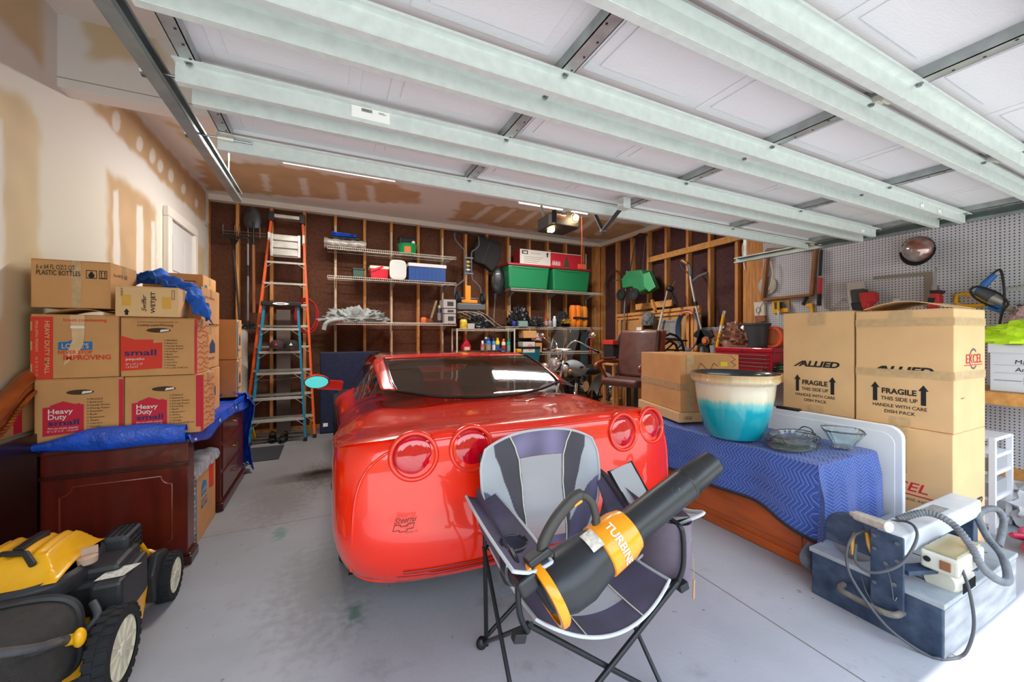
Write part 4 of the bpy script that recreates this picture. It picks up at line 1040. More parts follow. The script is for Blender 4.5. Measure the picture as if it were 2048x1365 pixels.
# ---- desk
M_mah = mat('dark mahogany', '#5f1b12', .30, var=.35, vscale=3.2, stretch=(5, 5, .8), coat=.35, bump=.03)
M_mahd = mat('dark mahogany edge', '#3e110c', .3, coat=.3)
dk = thing('executive_desk', 'dark mahogany desk with moulded end panel, covered by a blue tarp', 'desk', (-1.08, 3.77, 0))
m_ = w_(dk); m_.box(-1.405, -.755, 2.925, 4.64, .735, .762); m_.build('desk_top', M_mah, dk, bevel=.004)
m_ = w_(dk); m_.box(-1.39, -.765, 2.94, 3.06, .05, .735); m_.build('end_panel', M_mah, dk, bevel=.003)
m_ = w_(dk); m_.bar((-1.40, 2.935, .615), (-.755, 2.935, .615), .016, .018, up=(0,0,1)); m_.bar((-1.40, 2.932, .604), (-.755, 2.932, .604), .010, .008); m_.build('waist_moulding', M_mahd, dk, bevel=.003)
def mould(y, x0, x1, z0, z1, c=.05):
    P = [(x0, z0+c), (x0, z1-c)]+[(x0+c*math.sin(a)*1.0, z1-c*math.cos(a)) for a in [k*PI/2/6 for k in range(1, 6)]][::1]+[(x0+c, z1), (x1-c, z1)]+[(x1-c*math.cos(a), z1-c*math.sin(a)) for a in [k*PI/2/6 for k in range(1, 6)]]+[(x1, z1-c), (x1, z0+c), (x1-c, z0), (x0+c, z0)]
    return [Vector((x, y, z)) for x, z in P]
m_ = w_(dk); m_.tube(mould(2.939, -1.315, -.84, .12, .55), .006, 8, closed=True); m_.build('panel_moulding', mat('mahogany moulding', '#7a2d1a', .3, coat=.3), dk, smooth=True)
m_ = w_(dk); m_.box(-1.40, -.745, 2.925, 3.075, 0, .055); m_.box(-1.395, -.75, 2.93, 3.07, .055, .07); m_.build('plinth', M_mahd, dk, bevel=.006)
m_ = w_(dk); m_.box(-1.39, -.765, 3.72, 4.60, .06, .735); m_.build('pedestal', M_mah, dk, bevel=.004)
m_ = w_(dk); m_.box(-1.40, -.745, 3.705, 4.62, 0, .065); m_.build('plinth', M_mahd, dk, bevel=.008)
m_ = w_(dk); m_.box(-1.40, -1.38, 3.06, 3.72, .1, .735); m_.build('modesty_panel', M_mah, dk)
for i in range(3):
    m_ = w_(dk); m_.box(-.766, -.757, 3.76, 4.56, .09+i*.22, .29+i*.22); d_ = m_.build('drawer', M_mah, dk, bevel=.004)
    m_ = w_(dk); m_.tube([(-.757, 4.10, .2+i*.22), (-.735, 4.12, .19+i*.22), (-.735, 4.20, .19+i*.22), (-.757, 4.22, .2+i*.22)], .004, 6); m_.build('drawer_pull', mat('old brass', '#8d6f35', .3, .9), d_)
# box in the kneehole, bubble wrap on it
kb = carton('large moving box marked MEDIUM standing in the desk kneehole under the bubble wrap', -1.30, -.785, 3.10, 3.66, 0.0, .50, tape=False)
P_(kb, 'right', rectp(.02, .16, .02, .98), mat('bright blue print', '#2484b8', .7), 'blue_band')
o, u, v, w, h = face(kb, 'right')
letter('MEDIUM', o+Vector((0, .11*w, .05*h)), (0, 0, 1), (0, -1, 0), .035, M_cardL, kb, width=.86*h, bold=.02)
P_(kb, 'right', [(.35, .55), (.35, .70), (.42, .76), (.56, .70), (.56, .55)], mat('bright blue print', '#2484b8'), 'house_icon'); T_(kb, 'right', "LOWE'S", .36, .59, .05, M_cardL, .18, bold=.02)
T_(kb, 'right', 'NEVER STOP', .34, .46, .05, mat('bright blue print', '#2484b8'), .24, bold=.02); T_(kb, 'right', 'IMPROVING', .34, .39, .05, mat('bright blue print', '#2484b8'), .26, bold=.02)
P_(kb, 'right', [(.68, .55), (.68, .85), (.80, .90), (.90, .85), (.90, .5)], M_redo, 'house_icon')
def crumple(fn, amp, sc, seed=0):
    def g(u, v):
        p = Vector(fn(u, v)); n = noise.noise(Vector((p.x*sc+seed, p.y*sc, p.z*sc))); n2 = noise.noise(Vector((p.x*sc*2.7, p.y*sc*2.7+seed, p.z*sc*2.7)))
        n3 = abs(noise.noise(Vector((p.x*sc*1.3, p.y*sc*1.3+seed, p.z*sc))))
        return p+Vector((n2*.5, n*.5, n+n2*.5-n3))*amp
    return g
bw = crumple(lambda u, v: Vector((-1.28+.50*u, 3.08+.60*v, .520+.03*math.sin(PI*u)*0 +.0)) if u < .93 else Vector((-.775+.015*(u-.93)/.07, 3.08+.60*v, .515-.05*(u-.93)/.07)), .022, 9, 2)
o = MB().grid(bw, 60, 60).build('bubble_wrap', mat('bubble wrap', '#b9c2cf', .12, alpha=.75, bump=.9, bscale=230, coat=.6), None, smooth=True); tag(o, 'sheet of clear bubble wrap lying on the box in the desk kneehole', 'bubble wrap')
# ---- blue tarp on the desk, folded edge towards the camera and end hanging down
M_tarp = mat('blue tarp', '#2458cf', .22, var=.28, vscale=11, bump=.9, bscale=34, coat=.5)
def tarp_sec(u, v):      # u along the fold, v across section (a flattened roll with an open mouth)
    y = 2.905
    P = [(-1.50, .79), (-1.36, .80), (-1.10, .80), (-.90, .81), (-.77, .815)]
    return None
tp = thing('blue_tarp', 'blue plastic tarp folded over the desk front, under the moving boxes', 'tarp', (-1.08, 3.0, .77))
lft, rgt = at(34, 897, Y=2.86), at(378, 862, Y=2.86)
def fold(u, v):
    a = 2*PI*v; x = -1.452+(-.755+1.452)*u; th = .012+.052*sm(u, 0, .5)*(1-.25*sm(u, .8, 1)); zc = .792+.0*u+th*.35
    y = 2.875-.02*math.cos(a)-.0*u+.03*math.cos(a); z = zc+th*math.sin(a)
    n = noise.noise(Vector((x*6, v*3, 1)))*.008
    return (x, y+.018*math.cos(a)+n, max(z+n, .765 if y > 2.93 else .70))
m_ = w_(tp); m_.grid(fold, 70, 20, wrapu=False); m_.build('folded_edge', M_tarp, tp, smooth=True)
m_ = w_(tp); m_.grid(crumple(lambda u, v: Vector((-1.44+.70*u, 2.86+1.76*v, .770+.004)), .004, 8), 40, 80); m_.build('tarp_sheet', M_tarp, tp, smooth=True)
m_ = w_(tp)
def flap(u, v):         # curved side flap hanging over the right desk edge
    y = 2.86+1.80*u; x = -.745+.012*math.sin(u*14)+.02*v; drop = .05+.05*sm(u, .05, .3)+.03*math.sin(u*9)
    return (x, y, .80-drop*v-.0)
m_.grid(flap, 70, 8); m_.build('side_flap', M_tarp, tp, smooth=True, solid=.003)
m_ = w_(tp)
for y in (2.92, 3.5, 4.05): m_.tube([(-.722, y+.012*math.cos(a), .755+.012*math.sin(a)) for a in [k*PI/6 for k in range(12)]], .003, 5, closed=True)
m_.build('grommets', mat('brass grommet', '#c9c4b0', .3, .8), tp)
hp = thing('hanging_tarp', 'crumpled blue tarp hanging to the floor off the far end of the desk', 'tarp', (-.78, 4.75, .1))
a0 = at(470, 942, Z=.06)
m_ = w_(hp)
def hang(u, v):
    w = .16; x = -1.00+.30*u+.02*math.sin(v*8); y = 4.70+.06*math.sin(u*PI*5+v*2)+.03*math.sin(u*17); z = .80-.76*v+.05*math.sin(PI*u)*(1-v)
    if v < .15: y -= .25*(1-v/.15)*1.0
    return Vector((x, y, z))
m_.grid(crumple(hang, .02, 12), 60, 50); m_.build('tarp_end', M_tarp, hp, smooth=True, solid=.004)
m_ = w_(hp)
for i in range(3):
    p = Vector((-.80+.03*i, 4.70-.02, .075+.01*i)); m_.tube([p+Vector((.012*math.cos(a), -.03, .012*math.sin(a))) for a in [k*PI/6 for k in range(12)]], .003, 5, closed=True)
m_.build('grommets', mat('brass grommet', '#c9c4b0'), hp)
# blue cloth over the mop box
cl_pts = catmull([K(238, 566, 2.62), K(300, 556, 2.60), K(345, 572, 2.55), K(385, 590, 2.50), K(405, 618, 2.45), K(412, 640, 2.44)], 8)
def cloth(u, v):
    i = u*(len(cl_pts)-1); k = int(min(i, len(cl_pts)-2)); p = cl_pts[k].lerp(cl_pts[k+1], i-k)
    wd = .05+.10*math.sin(PI*min(1, u*1.1))**.7*(1 if u < .7 else 1)
    q = p+Vector((.02*math.sin(v*9+u*5), (v-.5)*wd*2.0, .025*math.sin(v*PI*3+u*7)+.03*math.sin(PI*v)))
    return q
o = MB().grid(crumple(cloth, .03, 11, 3), 60, 40).build('blue_cloth', mat('royal blue cloth', '#1c63cf', .75, var=.25, vscale=9, bump=.2, bscale=60), None, smooth=True, solid=.006)
tag(o, 'crumpled bright blue cloth draped over the mop carton', 'cloth')
# carved wood headboard along the wall, with a flattened carton and a dark panel
cw = thing('carved_headboard', 'orange brown wooden headboard with curved carved crest leaning on the left wall', 'headboard', (-1.43, 2.7, 0))
M_crv = mat('honey carved wood', '#a8521d', .3, var=.35, vscale=4, stretch=(4, 1, 4), coat=.5)
crest = catmull([(0, 2.10, .85), (0, 2.45, .90), (0, 2.68, 1.0), (0, 2.80, 1.10), (0, 2.90, 1.16), (0, 3.02, 1.19), (0, 3.2, 1.19)], 8)
m_ = w_(cw)
for dx, dz, r in ((-1.418, 0, .034), (-1.425, -.05, .03), (-1.43, -.10, .024)): m_.tube([(dx, p.y, p.z+dz) for p in crest], r, 12)
m_.build('crest_rail', M_crv, cw, smooth=True)
m_ = w_(cw)
for i in range(3, len(crest)-1): m_.sph((-1.388, crest[i].y, crest[i].z-.075), .010, 8, 6, (1, 2.0, .8))
m_.build('bead_carving', M_crv, cw, smooth=True)
m_ = w_(cw); m_.box(-1.455, -1.425, 2.1, 3.25, 0, .82); m_.build('lower_panel', mat('near black mahogany', '#2a0f0c', .35, coat=.2), cw)
dp = box('table_leaf', mat('near black mahogany', '#2a0f0c'), -1.403, -1.381, 2.2, 2.90, 0.0, .865); tag(dp, 'dark mahogany table leaf standing upright against the left wall', 'table leaf')
fc = box('flattened_carton', M_card, -1.452, -1.432, 2.45, 3.2, .875, 1.08); tag(fc, 'brown carton with red band behind the carved headboard crest', 'box')
P = [[(0, 0), (.06, 0), (.06, .2), (0, .2)]]
flat(P, (-1.432, 2.83, .88), (0, 1, 0), (0, 0, 1), M_red, fc, 'red_band')
# ---- lawn mower
mw = thing('lawn_mower', 'black and yellow push lawn mower with grass bag, parked by the desk', 'lawn mower', (-1.0, 2.3, 0))
MY = mat('mower yellow', '#f0b012', .3, coat=.3, var=.06, vscale=10); MK = mat('mower black', '#2b2c2f', .45, var=.2, vscale=14, bump=.05); MKd = mat('mower dark grey', '#45474b', .5, var=.2, vscale=18)
BAG = mat('grass bag fabric', '#3a3937', .9, bump=.5, bscale=220, var=.15, vscale=30)
def whl(x, y, r, w, nm='wheel'):
    m_ = w_(mw); prof = [(r*.72, -w/2), (r*.94, -w/2), (r*.985, -w*.4), (r*.985, w*.4), (r*.94, w/2), (r*.72, w/2)]
    m_.lathe(prof, (x, y, r), 'X', 40)
    n = 26
    for k in range(n):
        for j, (q0, q1) in enumerate(((-.5, -.05), (.05, .5))):
            a = 2*PI*(k+.5*j)/n; c, s = math.cos(a), math.sin(a); M0 = m_.M
            m_.M = M0 @ Matrix.Translation((x, y, r)) @ Matrix.Rotation(a, 4, 'X'); m_.box(w*q0, w*q1, -r*.075, r*.075, r*.96, r*1.01); m_.M = M0
    wo = m_.build(nm, M_rub, mw, bevel=.0)
    m_ = w_(mw); CR = mat('cream wheel plastic', '#d8d3bd', .5, var=.06, vscale=20)
    m_.lathe([(r*.76, w*.42), (r*.70, w*.46), (r*.66, w*.34), (r*.20, w*.36), (r*.16, w*.50), (.001, w*.52)], (x, y, r), 'X', 40)
    for k in range(10):
        a = 2*PI*k/10; m_.bar((x+w*.36, y+r*.18*math.cos(a), r+r*.18*math.sin(a)), (x+w*.38, y+r*.68*math.cos(a), r+r*.68*math.sin(a)), r*.07, .012, up=(1, 0, 0))
    m_.build('wheel_hub', CR, wo, smooth=True, ang=30)
whl(-.755, 2.60, .118, .06); whl(-.755, 2.02, .155, .065); whl(-1.27, 2.60, .118, .06); whl(-1.27, 2.02, .155, .065)
m_ = w_(mw)
def deck(u, v):
    a = 2*PI*u; sx_, sy_ = .215, .30; e = .6
    cx = math.copysign(abs(math.cos(a))**e, math.cos(a)); cy = math.copysign(abs(math.sin(a))**e, math.sin(a))
    rr, z = lerp_tab(v, [(0, 1.0, .07), (.35, 1.0, .16), (.6, .93, .21), (.8, .7, .23), (1, .3, .235)])
    return (-1.01+sx_*rr*cx, 2.32+sy_*rr*cy, z)
m_.grid(deck, 60, 16, wrapu=True); m_.build('deck', MY, mw, smooth=True)
m_ = w_(mw); m_.box(-1.10, -.83, 2.16, 2.50, .22, .37); m_.box(-.93, -.80, 2.20, 2.36, .24, .41); m_.build('engine_block', MK, mw, bevel=.02)
m_ = w_(mw); m_.grid(lambda u, v: (lambda a, r, z: (-1.10+.19*r*math.copysign(abs(math.cos(a))**.7, math.cos(a)), 2.26+.20*r*math.copysign(abs(math.sin(a))**.7, math.sin(a)), z))(2*PI*u, *lerp_tab(v, [(0, 1.06, .37), (.3, 1.05, .42), (1, .98, .44)])), 44, 8, wrapu=True); m_.build('engine_shroud', MK, mw, smooth=True)
m_ = w_(mw)
def cover(u, v):
    x = -1.27+.33*u; y = 2.08+.36*v; ed = min(u, 1-u, v, 1-v); z = .435+.075*sm(ed, 0, .22)+.02*math.sin(PI*v)
    if .2 < u < .8 and .25 < v < .85: z += .006*math.cos(u*PI*14)
    return (x, y, z)
m_.grid(cover, 70, 30); m_.build('engine_cover', MY, mw, smooth=True)
m_ = w_(mw); m_.bar((-1.10, 2.20, .53), (-1.09, 2.34, .535), .035, .03); m_.tube([(-1.02, 2.12, .50), (-1.06, 2.16, .535), (-1.14, 2.19, .535)], .012, 8); m_.build('starter_grip', MK, mw, bevel=.006)
m_ = w_(mw); m_.box(-.96, -.86, 2.44, 2.60, .30, .43); m_.build('muffler_guard', MKd, mw, bevel=.02, seg=3)
m_ = w_(mw)
for i in range(5):
    for j in range(4): m_.box(-.857, -.855, 2.455+i*.028, 2.473+i*.028, .325+j*.026, .34+j*.026)
for i in range(4):
    for j in range(5): m_.box(-.95+i*.022, -.936+i*.022, 2.455+j*.028, 2.473+j*.028, .4305, .432)
m_.build('guard_slots', mat('slot black', '#0c0c0d', .9), mw)
m_ = w_(mw); m_.lathe([(.001, .40), (.03, .40), (.032, .425), (.02, .432), (.001, .435)], (-.91, 2.22, .03), 'Z', 18); m_.bar((-.93, 2.22, .475), (-.885, 2.24, .475), .010, .03); m_.build('fuel_cap', mat('worn tan cap', '#b59a86', .6), mw, smooth=True, ang=30)
m_ = w_(mw); m_.tube(catmull([Vector((-.86, 2.58, .32))]+[at(x, y, Y=2.60) for x, y in ((308, 1124), (312, 1110), (300, 1103), (276, 1104), (266, 1114))], 6), .009, 8); m_.build('yellow_handle', MY, mw, smooth=True)
m_ = w_(mw); m_.box(-.86, -.76, 2.10, 2.36, .20, .38); m_.build('battery_box', MK, mw, bevel=.015)
flat([(0, 0), (.09, .0), (.12, .09), (.02, .09)], Vector((-.86, 2.14, .3815))-mw.location, (1, 0, 0), (0, 1, 0), mat('printed label', '#cfcfc8', .6, var=.35, vscale=90), mw, 'warning_label')
m_ = w_(mw); m_.tube(catmull([(-.83, 2.06, .34), (-.80, 2.02, .30), (-.83, 2.0, .26), (-.79, 2.03, .22), (-.82, 1.98, .17)], 6), .013, 10); m_.build('fuel_hose', MKd, mw, smooth=True)
m_ = w_(mw); m_.prism([(2.44, .08), (2.66, .08), (2.66, .17), (2.60, .27), (2.48, .30), (2.42, .22)], -.80, -.76, 'X'); m_.build('wheel_arm', MK, mw, bevel=.01)
m_ = w_(mw)
m_.prism([(1.93, .07), (2.34, .07), (2.40, .20), (2.10, .26), (1.95, .22)], -.80, -.772, 'X'); m_.build('side_skirt', MY, mw, bevel=.01)
# handle bars and bag
GB_ = mat('handle bar steel', '#7d8084', .4, .6, var=.2, vscale=20)
for x in (-.83, -1.22):
    m_ = w_(mw); m_.tube(catmull([(x, 2.0, .20), (x, 1.93, .29), (x, 1.70, .42), (x, 1.30, .68)], 6), .013, 10); m_.build('handle_bar', GB_, mw, smooth=True)
m_ = w_(mw); m_.tube(catmull([(-.83, 1.91, .30), (-.84, 1.80, .36), (-.90, 1.6, .43), (-.92, 1.35, .55)], 6), .016, 10); m_.build('padded_cable', MKd, mw, smooth=True)
m_ = w_(mw); m_.sph((-.80, 1.90, .305), .026, 12, 8, (.7, .8, 1.3)); m_.cyl((-.83, 1.90, .305), (-.79, 1.90, .305), .018, n=12); m_.build('clamp_knob', MY, mw, smooth=True)
m_ = w_(mw)
def bag(u, v):
    a = 2*PI*u; cx = math.copysign(abs(math.cos(a))**.5, math.cos(a)); cz = math.copysign(abs(math.sin(a))**.5, math.sin(a))
    y = 1.98-.62*v; k = 1-.1*v; return (-1.05+.21*k*cx*1.05, y, .27+.05*v+.16*k*cz+.0)
m_.grid(bag, 40, 16, wrapu=True); m_.add([bag(k/40, 0) for k in range(40)], [tuple(range(40))]); m_.build('grass_bag', BAG, mw, smooth=True)
m_ = w_(mw); m_.tube([Vector(bag(k/40, .02))*1.0+Vector((0, .01, .005)) for k in range(40)], .014, 8, closed=True); m_.build('bag_frame', MK, mw, smooth=True)
# ================================================================ BACK WALL
YS = 6.02      # front edge of the wire shelves
def wire_shelf(label, px0, px1, pyL, pyR, yf=YS, yb=6.44, group=None, brackets=()):
    a, b = at(px0, pyL, Y=yf), at(px1, pyR, Y=yf); z = (a.z+b.z)/2
    t = thing('wire_shelf', label, 'shelf', ((a.x+b.x)/2, yb, z), 0, group)
    m_ = w_(t); n = int((b.x-a.x)/.028)
    for i in range(n+1):
        x = a.x+(b.x-a.x)*i/n; m_.box(x-.0018, x+.0018, yf, yb, z-.004, z); m_.box(x-.0018, x+.0018, yf-.003, yf, z-.038, z)
    for y, dz in ((yf, 0), (yf, -.036), (yf+.2, -.004), (yb-.01, -.004)): m_.cyl((a.x, y, z-.003+dz), (b.x, y, z-.003+dz), .0042, n=6)
    m_.build('wire_deck', M_wire, t)
    for px in brackets:
        x = at(px, 600, Y=6.45).x; m_ = w_(t); m_.prism([(6.44, z-.01), (yf+.02, z-.012), (yf+.02, z-.02), (6.44, z-.13)], x-.004, x+.004, 'X'); m_.build('bracket', mat('shelf bracket', '#8f8a80', .5), t)
    return t, a.x, b.x, z
S1, S1a, S1b, z1 = wire_shelf('upper left wire shelf with folded tarps and a green bucket', 655, 912, 492, 514, brackets=(671, 783, 885))
S2, S2a, S2b, z2 = wire_shelf('middle left wire shelf holding the coolers', 655, 912, 551, 566, brackets=(671, 783, 885))
S3, S3a, S3b, z3 = wire_shelf('lower left wire shelf with grey rags', 655, 912, 643, 647, brackets=(671, 783, 885))
S4, S4a, S4b, z4 = wire_shelf('right wire shelf under the two green storage bins', 1022, 1205, 577, 586, brackets=(1016, 1096, 1167))
S5, S5a, S5b, z5 = wire_shelf('right wire shelf with orange life vests', 1012, 1205, 652, 657, brackets=(1016, 1096, 1167))
S6, S6a, S6b, z6 = wire_shelf('lowest right wire shelf behind the motorcycle', 1060, 1205, 702, 706)
for i, px in enumerate((671, 783, 885, 1020, 1100, 1172)):
    x = at(px, 600, Y=6.44).x; m_ = MB(); m_.box(x-.011, x+.011, 6.436, 6.449, .75, 3.05)
    for k in range(60): m_.box(x-.004, x+.004, 6.4345, 6.437, .80+k*.037, .815+k*.037)
    o = m_.build('shelf_standard', M_wire); tag(o, ['white slotted shelf standard left of the folded tarps end', 'white slotted shelf standard behind the grey rags right side', 'white slotted shelf standard at the right end of the cooler shelf', 'white slotted shelf standard left of the green bins', 'white slotted shelf standard between the two green bins', 'white slotted shelf standard behind the orange vests'][i], 'shelf standard')
def xz(px, py, Y): p = at(px, py, Y=Y); return p.x, p.z
def tbox(name, label, cat, px0, px1, z0, h, m, y0=6.08, dep=.28, bev=.006, group=None, taper=0, lidm=None, lid_h=.0):
    x0, x1 = xz(px0, 600, y0)[0], xz(px1, 600, y0)[0]
    t = thing(name, label, cat, ((x0+x1)/2, y0+dep/2, z0), 0, group); a, b = (x1-x0)/2, dep/2
    m_ = MB(); k = taper
    m_.add([(-a+k, -b+k, 0), (a-k, -b+k, 0), (a-k, b-k, 0), (-a+k, b-k, 0), (-a, -b, h), (a, -b, h), (a, b, h), (-a, b, h)], [(3, 2, 1, 0), (4, 5, 6, 7), (0, 1, 5, 4), (1, 2, 6, 5), (2, 3, 7, 6), (3, 0, 4, 7)])
    m_.build('body', m, t, bevel=bev, seg=3)
    if lidm is not None:
        m_ = MB(); m_.box(-a-.008, a+.008, -b-.008, b+.008, h, h+lid_h); m_.build('lid', lidm, t, bevel=min(.008, lid_h/2.5), seg=3)
    t['dims'] = (a, b, h); return t
def heap(name, label, cat, c, rx, ry, rz, m, amp=.25, sc=9, seed=1, group=None, sink=.35, n=48):
    t0 = Vector(c)
    def f(u, v):
        a = 2*PI*u; e = -PI*.28+PI*.78*v; d = Vector((math.cos(a)*math.cos(e), math.sin(a)*math.cos(e), math.sin(e)))
        k = 1+amp*noise.noise(d*sc*.2*3+Vector((seed, 0, 0)))+amp*.5*noise.noise(d*sc*.8+Vector((0, seed, 0)))
        p = Vector((d.x*rx*k, d.y*ry*k, d.z*rz*k+rz*sink)); p.z = max(p.z, .002); return p
    o = MB().grid(f, n, n//2, wrapu=True).build(name, m, None, smooth=True); o.location = t0
    return tag(o, label, cat, group)
# folded tarps
SIL = mat('silver grey tarp', '#a9a49b', .35, .2, var=.2, vscale=14, bump=.5, bscale=30)
x0, x1 = xz(648, 490, 6.1)[0], xz(732, 490, 6.1)[0]
def roll(u, v): a = 2*PI*v; return Vector((x0+(x1-x0)*u, 6.2+.13*math.cos(a)*(1+.1*math.sin(u*9)), z1+.075+.068*math.sin(a)))
o = MB().grid(crumple(roll, .016, 14), 50, 30).build('folded_tarp', SIL, None, smooth=True, nofix=True); tag(o, 'rolled silver grey tarp on the upper left wire shelf', 'tarp')
for i, (w, zz) in enumerate(((.30, .155), (.27, .19), (.25, .22))):
    def ft(u, v, w=w, zz=zz): a = 2*PI*v; return Vector((x0+.10+w*1.25*u, 6.2+.10*math.cos(a), z1+zz+.018*math.sin(a)))
    if i == 0: o = MB().grid(crumple(ft, .012, 12), 36, 16).build('folded_tarp', mat('dark grey tarp', '#3c3d3c', .7), None, smooth=True); tag(o, 'dark grey folded tarp lying under the blue folded tarp', 'tarp')
    if i == 1: 
        m_ = MB(); m_.grid(crumple(ft, .014, 12), 36, 16); ft2 = lambda u, v: ft(u, v, .26, .215); m_.grid(crumple(ft2, .014, 12, 4), 36, 16); o = m_.build('folded_tarp', M_tarp, None, smooth=True); tag(o, 'blue folded tarp on top of the silver grey tarp', 'tarp')
# bucket with black basket
bx, bz = xz(815, 503, 6.2)
t = thing('green_bucket', 'green bucket with orange label on the upper left shelf', 'bucket', (bx, 6.2, z1))
MB().lathe([(.001, .004), (.115, .004), (.12, .01), (.15, .15), (.158, .155), (.155, .16), (.145, .155), (.115, .015), (.001, .012)], (0, 0, 0), 'Z', 36).build('bucket', mat('bright green plastic', '#1f9e57', .35), t, smooth=True, ang=50)
m_ = MB(); m_.grid(lambda u, v: (lambda a, r: (r*math.cos(a), r*math.sin(a), .02+.09*v))(-PI/2-.55+.75*u, .1235+.018*v), 10, 3); m_.build('label', mat('orange label', '#e07a48', .5), t)
t = thing('black_basket', 'black plastic caddy sitting in the green bucket', 'caddy', (bx, 6.2, z1+.13))
m_ = MB(); m_.box(-.13, .10, -.09, .09, 0, .13); m_.box(-.145, .115, -.105, .105, .115, .135); m_.build('caddy', M_black, t, bevel=.012)
MB().sph((.07, -.11, .05), .028, 12, 8).build('spray_cap', M_white, t, smooth=True)
# coolers and small box
t = tbox('small_box', 'small dark green box on the middle left shelf', 'box', 706, 729, z2, .11, mat('dark green plastic', '#2f4a3b', .5), lidm=mat('green box lid', '#24382e', .5), lid_h=.03)
t = tbox('cooler', 'small red and white cooler with folded handle on the middle left shelf', 'cooler', 741, 777, z2, .15, mat('red cooler plastic', '#cf1f33', .35), taper=.01, lidm=mat('off white plastic', '#e4dccb', .5), lid_h=.045, dep=.26)
m_ = MB(); m_.bar((-.13, -.14, .11), (.05, -.14, .185), .012, .03); m_.build('handle', mat('red cooler plastic', '#cf1f33'), t)
x, z_ = xz(796, 535, 6.05)
m_ = MB(); m_.grid(lambda u, v: Vector((x+.125*(2*u-1)*1.0, 6.04, z2+.145+.145*(2*v-1))), 1, 1)
lidp = [(x+math.copysign(abs(math.cos(a))**.5, math.cos(a))*.125, z2+.152+math.copysign(abs(math.sin(a))**.5, math.sin(a))*.15) for a in [k*2*PI/40 for k in range(40)]]
t = thing('loose_cooler_top', 'white cooler lid standing on edge between the red and blue coolers', 'lid', (x, 6.05, z2))
w_(t).prism(lidp, 6.035, 6.07, 'Y').build('lid_shell', mat('off white plastic', '#e4dccb'), t, bevel=.01, seg=3)
w_(t).prism([(x+(a-x)*.84, z2+.152+(b-z2-.152)*.86) for a, b in lidp], 6.030, 6.036, 'Y').build('lid_liner', mat('lid liner', '#cfd0cf', .5), t, bevel=.004)
t = tbox('cooler', 'large blue and white cooler on the middle left shelf', 'cooler', 818, 892, z2, .225, mat('blue cooler plastic', '#2d4f8f', .4), dep=.34, y0=6.06, lidm=mat('white cooler lid', '#dfe0de', .45), lid_h=.055, bev=.02)
a, b, h = t['dims']
m_ = MB()
for i in range(9): m_.box(-a+.03+i*(2*a-.06)/8-.002, -a+.03+i*(2*a-.06)/8+.002, -b-.001, -b+.002, .02, h-.02)
m_.build('ribs', mat('blue cooler groove', '#223d73', .4), t)
# rags heap
RAG = mat('grey rags', '#9c9f9c', .9, var=.3, vscale=10, bump=.3, bscale=40)
x, _z = xz(710, 640, 6.15)
o = heap('rags', 'heap of crumpled grey rags on the lower left shelf', 'rags', (x, 6.2, z3+.004), .42, .17, .17, RAG, .5, 14, 3, sink=.12)
p0 = at(668, 640, Y=6.0)
m_ = MB(); m_.tube(catmull([(p0.x+.12, 6.02, z3+.03), (p0.x, 6.0, z3+.02), (p0.x-.10, 5.98, z3-.03), (p0.x-.13, 5.98, z3-.12)], 6), [.03]*19, 10)
o2 = m_.build('hanging_rag', RAG, None, smooth=True); o2.location = (-x, -6.2, -z3-.004); o2.parent = o
# mug, brush, bottle, boxes
def cyl_thing(name, label, cat, px, zb, r, h, m, Y=6.1, capm=None, cap_h=.0, cap_r=.6, labm=None, group=None, neck=True, n=20):
    x = at(px, 600, Y=Y).x; t = thing(name, label, cat, (x, Y, zb), 0, group)
    MB().lathe([(.001, .001), (r*.92, .001), (r, r*.15), (r, h-r*.5), (r*.75, h-r*.1), (r*cap_r*.9, h), (.001, h)], (0, 0, 0), 'Z', n).build('body', m, t, smooth=True, ang=50)
    if capm is not None: MB().lathe([(.001, h), (r*cap_r, h), (r*cap_r, h+cap_h*.9), (r*cap_r*.85, h+cap_h), (.001, h+cap_h)], (0, 0, 0), 'Z', n).build('cap', capm, t, smooth=True, ang=50)
    if labm is not None: MB().lathe([(r*1.012, h*.2), (r*1.012, h*.7)], (0, 0, 0), 'Z', n).build('label', labm, t, smooth=True)
    return t
MUGO = mat('orange mug', '#e0663a', .5)
t = cyl_thing('mug', 'orange mug on the lower left shelf', 'mug', 847, z3, .045, .09, MUGO, neck=False)
MB().tube([(.04, 0, .07), (.07, 0, .06), (.07, 0, .03), (.04, 0, .02)], .006, 6).build('handle', MUGO, t, smooth=True)
p = at(862, 643, Y=6.05)
t = thing('hand_broom', 'brown bristle broom leaning against the can on the lower left shelf', 'broom', (p.x, 6.05, z3))
m_ = MB()
for i in range(14): a = -.6+i*.09; m_.tube([(0, 0, .08), (math.sin(a)*.10-.03, -.02+.01*(i % 3), .004)], .006, 5)
m_.build('bristles', mat('brown bristles', '#7a4a24', .9), t); MB().bar((0, 0, .07), (.10, .05, .36), .04, .02).build('handle', mat('grey paddle', '#8c7d60', .7), t, bevel=.006)
cyl_thing('spray_can', 'dark aerosol can beside the hand broom on the lower left shelf', 'spray can', 879, z3, .036, .24, mat('dark can', '#3a3c4c', .4), Y=6.14, capm=mat('cream cap', '#cfcba5', .6), cap_h=.05, cap_r=.7, labm=mat('label silver', '#8d8a8a', .4))
for i, (a, b, lb) in enumerate(((0, .15, 'lowest'), (.155, .235, 'middle'), (.24, .385, 'topmost'))):
    t = tbox('small_carton', f'small grey carton, {lb} of the stack left of the hanging reel mower', 'box', 889-i, 912, z3+a, b-a-.005, mat('white grey carton', '#a7a2a0' if i != 1 else '#77736f', .8), y0=6.02, dep=.25)
    P_(t, 'front', rectp(.3, .8, .25, .75), mat('dark print', '#3a3735', .8), 'print')
